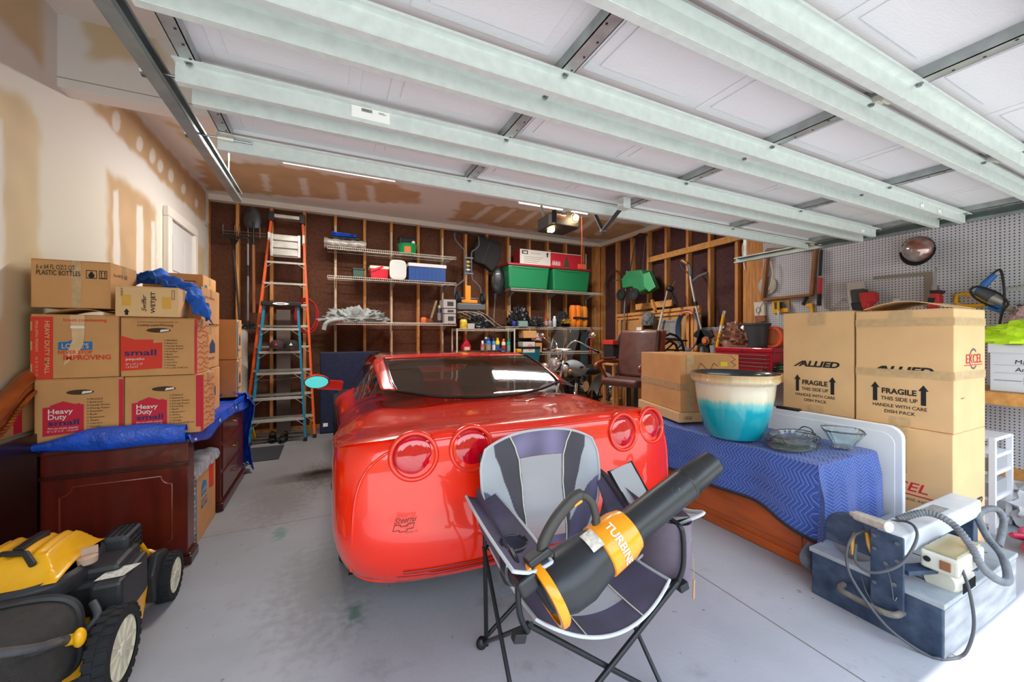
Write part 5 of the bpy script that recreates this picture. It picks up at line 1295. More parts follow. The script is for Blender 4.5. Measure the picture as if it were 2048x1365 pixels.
# ---- hanging reel mower
rm = at(940, 600, Y=6.25)
t = thing('reel_mower', 'grey and orange push reel mower hanging on the back wall', 'reel mower', (rm.x, 6.28, z3))
GM = mat('reel mower grey', '#5f6266', .5, .3)
def bk_(px, py, Y=6.2): return at(px, py, Y=Y)
for s, pts in ((-1, [(909, 466), (911, 480), (922, 494), (929, 505), (929, 555), (922, 565), (911, 575), (909, 592)]), (1, [(957, 474), (958, 490), (950, 500), (943, 508), (944, 555), (952, 566), (960, 576), (963, 590)])):
    w_(t).tube(catmull([bk_(x, y) for x, y in pts], 5), .013, 8).build('handle_tube', GM, t, smooth=True)
w_(t).tube([bk_(907, 464), bk_(933, 466), bk_(958, 473)], .017, 10).build('grip', M_black, t, smooth=True)
m_ = w_(t)
for y in (516, 547): m_.bar(bk_(928, y), bk_(946, y+1), .03, .03)
m_.build('cross_plate', GM, t, bevel=.004)
a, b = bk_(930, 545, 6.24), bk_(944, 520, 6.24)
m_ = w_(t); m_.box(a.x, b.x, 6.23, 6.25, a.z, b.z); m_.build('name_plate', mat('mower plate', '#2c2c2e', .5), t)
for k, c in ((.15, '#d8d8d8'), (.45, '#e5ae2a'), (.75, '#e5ae2a')): w_(t).box(a.x+.02, b.x-.02, 6.225, 6.229, a.z+k*(b.z-a.z), a.z+(k+.12)*(b.z-a.z)).build('plate_text', mat('plate'+c, c, .6), t)
for px, py in ((916, 594), (966, 597)):
    c = bk_(px, py, 6.1); m_ = w_(t); m_.lathe([(.05, -.025), (.085, -.028), (.095, -.02), (.095, .02), (.085, .028), (.05, .025)], c, 'X', 28); wo = m_.build('wheel', M_rub, t, smooth=True, ang=40)
    w_(t).lathe([(.001, -.012), (.052, -.02), (.052, .02), (.001, .012)], c, 'X', 20).build('hub', GM, t, smooth=True)
a, b = bk_(912, 606, 6.12), bk_(970, 622, 6.12)
m_ = w_(t); m_.box(a.x, b.x, 6.08, 6.24, b.z, a.z+.0); m_.build('reel_cover', GM, t, bevel=.02, seg=3)
m_ = w_(t); m_.bar(bk_(920, 596, 6.2), bk_(964, 598, 6.2), .014, .014); m_.build('axle', M_steel, t)
OM = mat('mower orange', '#ef8f1d', .45)
a, b = bk_(930, 602, 6.18), bk_(941, 572, 6.18); m_ = w_(t); m_.box(a.x, b.x, 6.16, 6.2, a.z, b.z); a, b = bk_(922, 606, 6.18), bk_(954, 601, 6.18); m_.box(a.x, b.x, 6.14, 6.2, a.z, b.z); m_.build('orange_guard', OM, t, bevel=.008)
m_ = w_(t); c0, c1 = bk_(916, 628, 6.15), bk_(962, 632, 6.15)
for k in range(6):
    aa = 2*PI*k/6; m_.tube([c0.lerp(c1, q/8)+Vector((0, .055*math.cos(aa+q*.35), .055*math.sin(aa+q*.35)-.02)) for q in range(9)], .006, 5)
m_.build('reel_blades', mat('blade steel', '#8b8780', .4, .7), t, smooth=True)
# bag hanging
BB = mat('black nylon', '#1f1e1f', .8, bump=.3, bscale=60)
P = [bk_(x, y, 6.3) for x, y in ((960, 471), (1003, 490), (1000, 520), (985, 545), (968, 530), (947, 524), (948, 492))]
t = thing('grass_catcher', 'black nylon grass catcher bag hanging beside the reel mower', 'bag', (P[0].x, 6.32, 2.3))
w_(t).prism([(p.x, p.z) for p in P], 6.28, 6.42, 'Y').build('bag_body', BB, t, bevel=.03, seg=3)
w_(t).tube([bk_(965, 527, 6.27), bk_(980, 487, 6.27)], .004, 6).build('seam_rib', mat('rib grey', '#55524e', .6), t)
w_(t).tube([bk_(962, 470, 6.27), bk_(1004, 489, 6.27)], .010, 6).build('bag_frame', M_black, t)
# fan / satellite disc on a pole
c = bk_(997, 563, 6.26)
t = thing('pedestal_fan', 'black pedestal fan facing sideways with chrome pole on the back shelf', 'fan', (c.x, 6.2, z3-.05))
m_ = w_(t); m_.sph(c, .265, 32, 14, (.56, .26, 1.0)); m_.build('fan_cage', mat('fan black', '#19191a', .4, coat=.2), t, smooth=True)
m_ = w_(t)
for r in (.05, .09, .15, .21): m_.tube([c+Vector((.56*r*math.cos(a)+.02, -.07+.1*(r/.2)**2*.5-.004, r*math.sin(a))) for a in [k*2*PI/30 for k in range(30)]], .003, 5, closed=True)
m_.build('cage_rings', mat('fan ring grey', '#4a4a4c', .4), t, smooth=True)
a, b = bk_(990, 600, 6.2), bk_(987, 650, 6.2)
w_(t).tube([bk_(991, 588, 6.2), a], .03, 12).build('fan_neck', M_black, t, smooth=True); w_(t).cyl(a, b, .011, n=12).build('pole', M_chrome, t, smooth=True)
w_(t).lathe([(.001, .02), (.05, .02), (.19, .0), (.19, -.012), (.001, -.012)], b, 'Z', 30).build('base', M_black, t, smooth=True, ang=40)
# ---- green bins with red lids and the tree box
GBn = mat('green storage bin', '#1f7a4c', .35, coat=.2); RL = mat('red bin lid', '#a81f2e', .4)
for i, (a, b) in enumerate(((1017, 1100), (1106, 1181))):
    t = tbox('storage_bin', ['green storage bin with red lid on the right shelf, nearest the fan', 'green storage bin with red lid on the right shelf, nearest the corner'][i], 'storage bin', a, b, z4, .40, GBn, y0=6.0, dep=.40, taper=.035, lidm=RL, lid_h=.035, bev=.03)
    a_, b_2, h_ = t['dims']; m_ = MB(); m_.tube([(-a_*.85+2*a_*.85*k/12, -b_2-.002+.003, h_-.03-.02*math.sin(PI*k/12)) for k in range(13)], .004, 6); m_.build('lid_lip_line', mat('bin line', '#145c38', .4), t)
zt = z4+.437
t = tbox('tree_box', 'long white and red carton with printed tree on the green bins', 'box', 1040, 1162, zt, .27, mat('white carton', '#cfc9c2', .8), y0=6.06, dep=.26)
P_(t, 'front', rectp(.48, 1, 0, .95), mat('red carton', '#b8182c', .7), 'red_panel'); P_(t, 'left', rectp(0, 1, 0, 1), mat('dark red carton', '#8f1728', .7), 'red_end')
P_(t, 'front', rectp(.03, .12, .68, .92), M_ink, 'size_square', .0015); T_(t, 'front', '28', .045, .73, .13, M_white, .06, bold=.03)
P_(t, 'front', [(.73, .06), (.69, .06), (.72, .3), (.70, .3), (.735, .55), (.725, .55), (.75, .85), (.775, .55), (.765, .55), (.80, .3), (.78, .3), (.81, .06)], mat('printed tree', '#3c4a2c', .8), 'printed_tree', .0018)
P_(t, 'front', [(.42, .60), (.42, .78), (.405, .78), (.43, .93), (.455, .78), (.44, .78), (.44, .60)], M_ink, 'arrow_icon'); T_(t, 'front', 'COST/CARRY', .17, .74, .07, M_ink, .15)
for k in range(4): P_(t, 'front', rectp(.06, .36-.03*k, .50-k*.12, .53-k*.12), mat('faint print', '#8b857e', .8), 'print')
for k in range(5): P_(t, 'front', stroke([(.51+k*.028, .10), (.52+k*.028, .45), (.53+k*.028, .12)], .006), M_white, 'light_text', .0018)
# ---- life vests and clutter on S5
OV = mat('orange vest', '#f07f1c', .7, bump=.1, bscale=40); OV2 = mat('orange vest lighter', '#f29a3a', .7)
for i, (px, m0, lb) in enumerate(((1150, OV, 'darker orange life vest standing on the right shelf'), (1165, OV2, 'paler orange life vest behind the darker one on the right shelf'))):
    x = at(px, 630, Y=6.15).x; t = thing('life_vest', lb, 'life vest', (x, 6.15+.0*i, z5))
    m_ = MB()
    for s in (-1, 1): m_.grid(lambda u, v, s=s: (s*.055+.062*math.copysign(abs(math.cos(2*PI*u))**.7, math.cos(2*PI*u))*(1-.35*(2*v-1)**8), .075*math.sin(2*PI*u)*(1-.4*(2*v-1)**6), .004+.42*v), 20, 18, wrapu=True)
    m_.build('vest_panels', m0, t, smooth=True); MB().box(-.09, .09, -.082, -.07, .16, .20).build('strap', M_black, t); MB().box(-.025, .025, -.092, -.08, .155, .205).build('buckle', mat('buckle', '#2f3a44', .4), t)
    if i == 1: t.location.y = 6.3; t.location.x += .09
heap('tool_bag', 'black tool bag with yellow glove on top, left of the orange vests', 'bag', (at(1122, 640, Y=6.15).x, 6.12, z5+.002), .15, .12, .20, BB, .3, 8, 5)
o = heap('work_glove', 'yellow and black work glove lying on the tool bag', 'glove', (at(1131, 632, Y=6.0).x, 5.99, z5+.06), .085, .05, .06, mat('yellow black glove', '#e0a81e', .8, col2='#1c1c1c', vscale=16), .6, 10, 2)
heap('black_hose_coil', 'black coiled hose and bag heap at the left of the right lower shelf', 'hose', (at(1040, 630, Y=6.15).x, 6.2, z5+.002), .21, .14, .24, mat('black vinyl', '#17181a', .35, bump=.5, bscale=30), .4, 12, 8)
t = tbox('small_carton', 'small grey green carton on the right lower shelf below the black heap', 'box', 1038, 1056, z5, .10, mat('grey green carton', '#78938f', .7), y0=6.0, dep=.1)
cyl_thing('jar', 'blue jar on the right lower shelf beside the grey green carton', 'jar', 1028, z5, .04, .10, mat('navy jar', '#28307a', .3), Y=6.05)
cyl_thing('bottle', 'white and grey spray bottle on the right lower shelf left of the tool bag', 'bottle', 1109, z5, .035, .16, mat('pale bottle', '#b4bcc4', .4), Y=6.03, capm=M_white, cap_h=.04)
cyl_thing('can', 'red can on the right lower shelf near the middle', 'can', 1092, z5, .045, .16, mat('red can', '#a02a2c', .4), Y=6.12, labm=mat('label pale', '#9c8c84', .6))
cyl_thing('can', 'dull silver can on the right lower shelf beside the red can', 'can', 1100, z5, .04, .12, mat('silver can', '#8f8a86', .4, .4), Y=6.06)
heap('metal_parts', 'loose heap of dark metal parts on the right lower shelf', 'metal parts', (at(1073, 640, Y=6.1).x, 6.1, z5+.002), .13, .1, .12, mat('metal scrap', '#4c4744', .4, .5, var=.6, vscale=20), .7, 16, 9)
# ---- white wire rack with bottles in front of the back wall
zr = at(970, 658, Y=5.94).z
xr0, xr1 = at(914, 660, Y=5.94).x, at(1029, 660, Y=5.94).x
t = thing('wire_rack', 'white wire utility rack with bottles behind the car roof', 'rack', ((xr0+xr1)/2, 6.07, 0))
for (x, y) in ((xr0, 5.94), (xr1, 5.94), (xr0-.0, 6.2), (xr1, 6.2)): w_(t).cyl((x, y, 0), (x, y, zr), .013, n=12).build('post', M_wire, t, smooth=True)
for z in (zr, zr-.42, zr-.85):
    m_ = w_(t); n = 44
    for i in range(n+1): x = xr0+(xr1-xr0)*i/n; m_.box(x-.002, x+.002, 5.94, 6.2, z-.012, z-.008)
    for y in (5.94, 6.2):
        m_.cyl((xr0, y, z-.006), (xr1, y, z-.006), .005, n=6); m_.cyl((xr0, y, z-.034), (xr1, y, z-.034), .004, n=6)
        m_.tube([(xr0+(xr1-xr0)*i/44, y, z-.008-.024*(i % 2)) for i in range(45)], .003, 5)
    m_.build('rack_shelf', M_wire, t)
zs = zr-.418
def rk(name, label, cat, px, r, h, m, cap=None, ch=.03, lb=None, Y=6.05, cr=.6): return cyl_thing(name, label, cat, px, zs+.0, r, h, m, Y=Y, capm=cap, cap_h=ch, labm=lb, cap_r=cr)
t = thing('detergent_jug', 'red detergent jug at the left of the wire rack', 'jug', (at(932, 690, Y=6.05).x, 6.05, zs)); RJ = mat('red jug', '#b31430', .4)
m_ = MB(); m_.prism([(-.07, 0), (.07, 0), (.075, .13), (.03, .21), (-.03, .21), (-.075, .13)], -.05, .05, 'Y'); m_.build('jug_body', RJ, t, bevel=.015, seg=3); MB().cyl((0, 0, .21), (0, 0, .25), .028, n=16).build('cap', RJ, t, smooth=True); MB().box(-.045, .045, -.053, -.05, .03, .12).build('label', mat('jug label', '#d8b7a0', .6), t)
BW = M_white
rk('bottle', 'pink spray bottle on the wire rack, left of the blue pair', 'bottle', 965, .032, .17, mat('pink bottle', '#b83a55', .4), BW, .05, mat('label pale', '#9c8c84'))
rk('bottle', 'white capped dark blue bottle on the wire rack', 'bottle', 972, .034, .25, mat('deep blue bottle', '#1d3f8f', .35), BW, .03, mat('label yellow', '#d8c23a', .6), Y=6.12)
rk('bottle', 'blue bottle with yellow and white label on the wire rack', 'bottle', 977, .038, .22, mat('sky blue bottle', '#2277b8', .35), mat('deep blue bottle', '#1d3f8f'), .05, mat('label pale', '#9c8c84'), Y=6.0)
rk('spray_can', 'blue and white aerosol can on the wire rack', 'spray can', 987, .033, .21, mat('pale blue can', '#5b87ba', .35), mat('deep blue bottle', '#1d3f8f'), .05, BW)
rk('spray_can', 'yellow aerosol can on the wire rack', 'spray can', 995, .036, .22, mat('yellow can', '#e2c51f', .35), mat('yellow can', '#e2c51f'), .05, mat('label blue', '#35598e', .5))
rk('spray_can', 'white aerosol can with orange cap on the wire rack', 'spray can', 1007, .036, .20, mat('white can', '#c9c5bd', .35), mat('orange cap', '#d9662a', .5), .05, mat('label red', '#a33b2c', .5))
rk('bottle', 'teal green aerosol can at the right of the wire rack', 'spray can', 1017, .034, .20, mat('teal can', '#178a7a', .35), mat('teal can', '#178a7a'), .06, mat('label silver', '#8d8a8a'))
heap('blue_rag', 'dark blue rag on the wire rack below the bottles', 'rag', (at(1000, 690, Y=5.99).x, 5.99, zs), .11, .04, .06, mat('navy rag', '#23407e', .9), .4, 9, 3)
for i, px in enumerate((945, 953)): cyl_thing('light_bulb', ['milky bulb on the wire rack, the one nearer the red jug', 'milky bulb on the wire rack, the one nearer the pink bottle'][i], 'bulb', px, zs, .028, .05, mat('milky glass', '#d7d5cf', .2), Y=5.99, group='bulbs on the wire rack')
cyl_thing('can', 'yellow food can with red label on top of the wire rack', 'can', 927, zr, .06, .155, mat('yellow tin', '#d9c338', .4), Y=6.03, labm=mat('red yellow label', '#c3472a', .5, col2='#e0c83a', vscale=14), cap_r=.95)
t = tbox('tub', 'white tub with grey label on top of the wire rack', 'tub', 935, 950, zr, .085, mat('white tub', '#b8b5ae', .5), y0=5.98, dep=.1, taper=.008)
heap('power_washer', 'black vacuum and hose heap on top of the wire rack', 'vacuum', (at(958, 645, Y=6.1).x, 6.1, zr), .20, .1, .17, mat('black vinyl', '#17181a'), .4, 9, 11)
m_ = MB(); p = [bk_(x, y, 5.95) for x, y in ((915, 625), (935, 624), (960, 628), (975, 640), (990, 652))]; m_.tube(catmull(p, 6), .007, 6); p = [bk_(x, y, 5.95) for x, y in ((955, 622), (975, 632), (1000, 652), (1018, 655))]; m_.tube(catmull(p, 6), .005, 6)
tag(m_.build('cable', mat('pale cable', '#9d9187', .6), None, smooth=True), 'pale looping cable over the black vacuum on the rack', 'cable')
# lower clutter right of rack
t = tbox('carton', 'small brown carton hanging below the right lower shelf', 'box', 1047, 1073, z5-.20, .13, M_card, y0=6.0, dep=.2)
t = tbox('carton', 'white carton with red rings on the lowest right shelf', 'box', 1046, 1070, z6+.0, .19, mat('white carton', '#cfc9c2'), y0=5.98, dep=.2)
o, u, v, w, h = face(t); flat(ring2(w*.6, h*.5, .03, .038, 20)+ring2(w*.6, h*.5, .05, .057, 20), o, u, v, M_red, t, 'red_rings')
t = tbox('carton', 'tan carton at the right of the ringed carton', 'box', 1071, 1084, z6, .17, M_card, y0=6.0, dep=.2)
heap('red_wrapped_parcel', 'red and white wrapped bundle above the ringed carton', 'bundle', (at(1073, 672, Y=6.1).x, 6.1, z6+.21), .10, .09, .11, mat('red white wrap', '#a83040', .6, col2='#c8c0bc', vscale=14), .3, 9, 2)
heap('black_tote', 'black tote bag hanging below the right lower shelf', 'bag', (at(1052, 690, Y=6.2).x, 6.25, z6+.10), .20, .12, .17, BB, .4, 7, 6)
t = tbox('yellow_drill_case', 'yellow power tool on the lowest shelf beside the wire rack', 'power tool', 1034, 1044, z6+.0, .07, mat('tool yellow', '#d99a1a', .5), y0=5.95, dep=.12, bev=.02)
t = tbox('tote', 'teal storage tub with black lid behind the car roof', 'storage tub', 1043, 1080, 0.75, .40, mat('teal tub', '#12636e', .4), y0=5.98, dep=.3, taper=.02, lidm=M_black, lid_h=.04)
t = tbox('pipe_bundle', 'blue grey plastic sheet standing behind the motorcycle mirrors', 'panel', 1163, 1176, .3, 1.15, mat('blue grey panel', '#3c4f5a', .6), y0=6.25, dep=.05)
m_ = MB(); 
for k in range(10): m_.tube([bk_(1181+3*math.sin(k*1.3), 655+k*5, 6.0), bk_(1183+3*math.cos(k*1.7), 655+(k+1)*5.5, 6.0)], .012, 6)
tag(m_.build('leash', mat('orange red rope', '#b5401f', .8), None, smooth=True), 'orange red knotted rope hanging from the right shelf end', 'rope')
# ---- long tools on the left of the back wall
GT = mat('grey rack wire', '#8d857c', .5)
t = thing('tool_rack', 'white wire tool rack across the studs holding rake and shovel', 'tool rack', (at(490, 465, Y=6.44).x, 6.44, 2.7))
m_ = w_(t)
for y in (461, 467): m_.tube([bk_(446, y, 6.42), bk_(532, y+7, 6.42)], .004, 6)
for px in (446, 470, 496, 520): m_.tube([bk_(px, 448+(px-446)*.09, 6.36), bk_(px, 470+(px-446)*.09, 6.38), bk_(px+1, 466+(px-446)*.09, 6.43)], .005, 6)
m_.build('rack_wires', GT, t)
t = thing('leaf_rake', 'black leaf rake hanging with fanned tines up on the back wall', 'rake', (at(470, 600, Y=6.35).x, 6.35, 1.5))
w_(t).tube([bk_(467, 500, 6.33), bk_(480, 655, 6.30)], .013, 10).build('handle', mat('black handle', '#2b2b2c', .5), t, smooth=True)
w_(t).tube([bk_(480, 655, 6.30), bk_(482, 685, 6.30)], .014, 10).build('grip', mat('yellow grip', '#c9992c', .6), t, smooth=True)
m_ = w_(t)
for i in range(15): k = i/14; m_.tube(catmull([bk_(467, 497, 6.33), bk_(455+k*26, 475, 6.33), bk_(412+k*92, 452-8*math.sin(PI*k)+k*8, 6.30), bk_(410+k*95, 449-8*math.sin(PI*k)+k*8, 6.26)], 4), .0025, 5)
m_.build('tines', mat('black spring steel', '#1d1b1a', .5, .5), t)
t = thing('bow_rake', 'black bow rake with straight tine bar hanging on the tool rack', 'rake', (at(490, 480, Y=6.36).x, 6.36, 2.6))
m_ = w_(t); m_.bar(bk_(440, 473, 6.34), bk_(497, 477, 6.34), .02, .02)
for i in range(14): m_.tube([bk_(441+i*4.2, 473+i*.3, 6.34), bk_(441+i*4.2, 462+i*.3, 6.30)], .003, 5)
m_.build('rake_head', M_black, t); w_(t).tube([bk_(496, 477, 6.34), bk_(496, 490, 6.34)], .012, 8).build('socket', M_black, t)
w_(t).tube([bk_(496, 488, 6.34), bk_(496, 642, 6.33)], .012, 10).build('handle', mat('grey telescopic pole', '#8b8f92', .4, .3), t, smooth=True)
w_(t).tube([bk_(496, 531, 6.34), bk_(496, 553, 6.34)], .018, 10).build('pole_clamp', M_black, t, smooth=True)
t = thing('shovel', 'round point shovel hanging blade up with wooden handle', 'shovel', (at(507, 480, Y=6.35).x, 6.35, 2.5))
c = bk_(505, 437, 6.36)
def shv(u, v):
    a = 2*u-1; w = .115*lerp_tab(v, [(0, .75), (.35, 1.0), (.65, .92), (.88, .55), (1, .05)])[0]
    return Vector((c.x+a*w, 6.36+.03*(a*a)-.02, c.z-.14+.30*v))
w_(t).grid(shv, 16, 18).build('blade', mat('shovel steel', '#4c4c50', .45, .6, var=.3, vscale=14), t, smooth=True, solid=.003)
w_(t).tube([bk_(507, 445, 6.33), bk_(507, 490, 6.34)], [.012, .020], 10).build('socket', M_black, t, smooth=True)
w_(t).tube([bk_(507, 490, 6.34), bk_(508, 626, 6.33)], .019, 12).build('wooden_handle', mat('ash handle', '#a4673a', .6), t, smooth=True)
t = heap('broom_head', 'black brush head hanging beside the white pipe', 'brush', bk_(495, 658, 6.28), .09, .05, .06, M_black, .5, 10, 4)
t = thing('light_switch', 'white switch box with yellow top on the back wall stud', 'switch', bk_(463, 676, 6.43)); MB().box(-.035, .035, -.02, .015, -.06, .045).build('plate', mat('switch white', '#d9d6cd', .5), t, bevel=.004); MB().box(-.035, .035, -.021, .015, .045, .06).build('top_label', M_yel, t)
MB().box(-.004, .004, -.03, -.02, -.012, .012).build('toggle', M_white, t)
t = thing('white_pipe', 'thick white plastic pipe standing against the back wall', 'pipe', (at(486, 700, Y=6.3).x, 6.3, 0)); MB().cyl((0, 0, 0), (0, 0, at(486, 650, Y=6.3).z), .055, n=24).build('pipe', mat('white pvc', '#c3bfb6', .5), t, smooth=True, ang=40)
t = thing('white_strip', 'thin white trim strip leaning behind the boxes', 'trim strip', (at(452, 760, Y=5.9).x, 5.9, .9)); w_(t).bar(bk_(446, 712, 6.1), Vector((bk_(470, 805, 5.9).x+.08, 6.0, .0)), .03, .012).build('strip', mat('white pvc', '#c3bfb6'), t)
# ---- ladders
ALU = mat('ladder aluminium', '#b9b4ab', .4, .6, var=.15, vscale=10)
def ladder(name, label, cat, top, bot, wt, wb, n, rail, capm, y_t, y_b, steps_y, lean=.0, spread=None, w_rail=.03, dep=.065):
    # top/bot: pixel of centre; positions on given Y
    T, B = at(*top, Y=y_t), at(*bot, Y=y_b); B.z = 0.0
    t = thing(name, label, cat, B); 
    def R(s, k): return (B+Vector((s*wb/2, 0, 0))).lerp(T+Vector((s*wt/2, 0, 0)), k)
    for s in (-1, 1):
        o = w_(t).bar(R(s, 0), R(s, 1), w_rail, dep, up=(0, 1, 0)).build('rail', rail, t, bevel=.004)
        m_ = w_(t); m_.box(R(s, 0).x-.022, R(s, 0).x+.022, R(s, 0).y-.04, R(s, 0).y+.04, 0, .05); m_.build('foot', M_black, t, bevel=.004)
    for py in steps_y:
        k = (at(bot[0], py, Y=y_b*.5+y_t*.5).z)/T.z; k = max(.03, min(.97, k)); a, b = R(-1, k), R(1, k)
        m_ = w_(t); m_.box(a.x, b.x, a.y-.045, a.y+.045, a.z-.012, a.z); m_.box(a.x, b.x, a.y-.047, a.y-.043, a.z-.028, a.z); m_.build('step', ALU, t, bevel=.002)
        for s, q in ((-1, a), (1, b)):
            m_ = w_(t); m_.bar((q.x, q.y-.05, q.z-.09), (q.x-s*.09, q.y-.05, q.z-.02), .004, .014, up=(0, 1, 0)); m_.build('step_brace', ALU, t)
    return t, R, T, B
S1_ = mat('ladder orange fibreglass', '#d9541e', .45); S2_ = mat('ladder teal fibreglass', '#1f7391', .45)
lo1, R, T, B = ladder('step_ladder', 'tall orange fibreglass step ladder leaning on the back wall', 'ladder', (575, 434, ), (561, 885), .37, .80, 9, S1_, ALU, 6.22, 5.88, (522, 565, 608, 651, 692, 738, 785, 830), dep=.07)
a, b = R(-1, .992), R(1, .992); m_ = w_(lo1); m_.box(a.x-.03, b.x+.03, a.y-.07, a.y+.07, a.z-.02, a.z+.03); m_.build('ladder_top', ALU, lo1, bevel=.006)
for s in (-1, 1):
    q = R(s, 1); w_(lo1).box(q.x-.035, q.x+.035, q.y-.08, q.y+.05, q.z-.09, q.z+.035).build('top_bracket', M_black, lo1, bevel=.006)
    q = R(s, .90); w_(lo1).box(q.x-.014, q.x+.014, q.y-.042, q.y-.0395, q.z-.09, q.z+.05).build('safety_label', M_white, lo1)
for s in (-1, 1): w_(lo1).bar(R(s, .12)+Vector((0, .05, 0)), R(s*.8, .0)+Vector((-s*.0, .22, .02)), .03, .05, up=(0, 1, 0)).build('rear_foot_yellow', mat('yellow spreader', '#e8b317', .5), lo1)
lo2, R2, T2, B2 = ladder('step_ladder', 'smaller teal step ladder with black top standing inside the orange ladder', 'ladder', (563, 606), (556, 885), .37, .62, 5, S2_, ALU, 5.80, 5.74, (657, 703, 745, 795, 838), dep=.06)
a, b = R2(-1, 1), R2(1, 1); m_ = w_(lo2); m_.box(a.x-.035, b.x+.035, a.y-.08, a.y+.12, a.z-.045, a.z+.01); tp_ = m_.build('ladder_top', M_black, lo2, bevel=.01, seg=3)
cx = (a.x+b.x)/2; o = Vector((cx, a.y-.082, a.z-.018))-lo2.location
flat([(.09*math.cos(k*PI/12), .017*math.sin(k*PI/12)) for k in range(24)], o, (1, 0, 0), (0, 0, 1), M_white, lo2, 'oval_badge'); letter('WERNER', o+Vector((0, 0, -.008)), (1, 0, 0), (0, 0, 1), .015, M_ink, lo2, bold=.02, align='CENTER', lift=.003)
# aluminium platform
a, b = bk_(541, 467, 6.02), bk_(601, 517, 6.02)
t = thing('work_platform', 'slatted aluminium platform hanging between the orange ladder rails', 'platform', ((a.x+b.x)/2, 6.03, b.z)); 
m_ = w_(t); 
for i in range(3): z = b.z+(a.z-b.z)*i/3; m_.box(a.x+.02, b.x-.02, 6.0, 6.03, z+.02, z+(a.z-b.z)/3-.02)
m_.box(a.x, a.x+.03, 5.99, 6.05, b.z, a.z); m_.box(b.x-.03, b.x, 5.99, 6.05, b.z, a.z); m_.box(a.x, b.x, 6.031, 6.036, b.z, a.z)
m_.build('slats', ALU, t, bevel=.004)
# caps on a step
for i, (px, lb, mm) in enumerate(((554, 'black cap with red panel on the teal ladder step, left one', '#2a1a1a'), (583, 'black cap with white badge on the teal ladder step, right one', '#1a1718'))):
    p = at(px, 695, Y=5.70); t = thing('cap', lb, 'cap', (p.x, 5.70, p.z-.005))
    MB().lathe([(.085, 0), (.084, .04), (.065, .08), (.03, .098), (.001, .10)], (0, 0, 0), 'Z', 22).build('crown', mat('cap'+mm, mm, .8), t, smooth=True)
    MB().grid(lambda u, v: (.08*math.cos(PI+PI*u)*(1), (.08*math.sin(PI+PI*u))*(1+.8*v), .004-.012*v), 14, 5).build('brim', M_black, t, smooth=True, solid=.003)
    flat([(-.02, .03), (.02, .03), (.0, .065)], (0, -.083, 0), (1, 0, 0), (0, 0, 1), M_red if i == 0 else M_white, t, 'badge', .003)
# red air hose
t = thing('red_hose', 'red air hose coiled on the wall behind the orange ladder', 'hose', (at(615, 620, Y=6.38).x, 6.38, 1.4))
c = bk_(612, 630, 6.37); m_ = w_(t)
for k in range(4): m_.tube([c+Vector(((.13+.006*k)*math.cos(a)+.02*(k%2), -.01*k, (.23+.006*k)*math.sin(a)-.03*(k%2))) for a in [j*2*PI/36 for j in range(36)]], .007, 6, closed=True)
m_.build('hose_coil', mat('red rubber hose', '#b01c26', .5), t, smooth=True)
t = thing('leaning_board', 'grey brown board standing behind the ladders', 'board', (at(569, 700, Y=6.35).x, 6.35, 0)); w_(t).box(at(553, 700, Y=6.36).x, at(581, 700, Y=6.36).x, 6.35, 6.38, 0, at(569, 620, Y=6.36).z).build('board', mat('grey brown board', '#5e534e', .8), t)
# shoes, mat, moving blanket panel
for i, px in enumerate((544, 566)):
    p = at(px, 885, Z=0); t = thing('work_shoe', ['black work shoe on the floor under the ladder, left of the pair', 'black work shoe on the floor under the ladder, right of the pair'][i], 'shoe', (p.x, p.y+.05, 0), .1-.2*i)
    def sh(u, v):
        a = 2*PI*u; y = .14-.29*v; w, h, z0 = lerp_tab(v, [(0, .012, .03, .03), (.15, .04, .05, .03), (.5, .046, .06, .035), (.8, .042, .075, .04), (.95, .035, .08, .045), (1, .005, .04, .045)])
        return (w*math.cos(a), -y, z0*.6+h*.5+h*.5*math.sin(a))
    MB().grid(sh, 18, 18, wrapu=True).build('upper', mat('black leather', '#17171a', .5), t, smooth=True)
    MB().prism([(.045*math.cos(a), .005+.15*math.sin(a)) for a in [k*2*PI/20 for k in range(20)]], 0, .022).build('sole', M_black, t)
    m_ = MB(); 
    for k in range(4): m_.tube([(-.02, -.03+k*.025, .085+.006*k), (.02, -.028+k*.025, .085+.006*k)], .004, 5)
    m_.build('laces', mat('lace olive', '#6f6230', .8), t)
a, b = at(476, 926, Z=0), at(572, 888, Z=0)
o = box('rubber_mat', mat('dark rubber mat', '#26272b', .85, bump=.5, bscale=120), a.x, -.50, 5.0, 5.62, 0, .008, None, .003); tag(o, 'dark ribbed rubber mat on the floor in front of the ladders', 'mat')
a, b = at(640, 705, Y=6.1), at(745, 706, Y=6.1)
NV = mat('navy moving blanket', '#1b2440', .9, bump=.4, bscale=60, var=.2, vscale=20)
t = thing('wrapped_panel', 'tall panel wrapped in a navy moving blanket beside the car mirror', 'wrapped panel', ((a.x+b.x)/2, 6.1, 0))
w_(t).box(a.x, b.x+.12, 6.02, 6.20, 0.0, a.z).build('blanket_wrap', NV, t, bevel=.02, seg=3)
w_(t).box(a.x+.04, a.x+.10, 6.017, 6.021, .10, .15).build('care_label', M_white, t)
m_ = MB(); m_.tube([bk_(485, 762, 6.3), bk_(560, 760, 6.1), bk_(640, 748, 6.15)], .004, 5); tag(m_.build('bungee_cord', mat('tan cord', '#8d7a58', .7), None), 'thin tan cord strung behind the ladders', 'cord')
# ================================================================ RIGHT SIDE, MIDDLE OF THE ROOM
def on(px, py, off=.0): return at(px, py, X=XR-off)
def yz_(pts, off=.03): return [(on(x, y, off).y, on(x, y, off).z) for x, y in pts]
def plate(mb, pts, off, th): return mb.prism(yz_(pts, off), XR-off, XR-off+th, 'X')
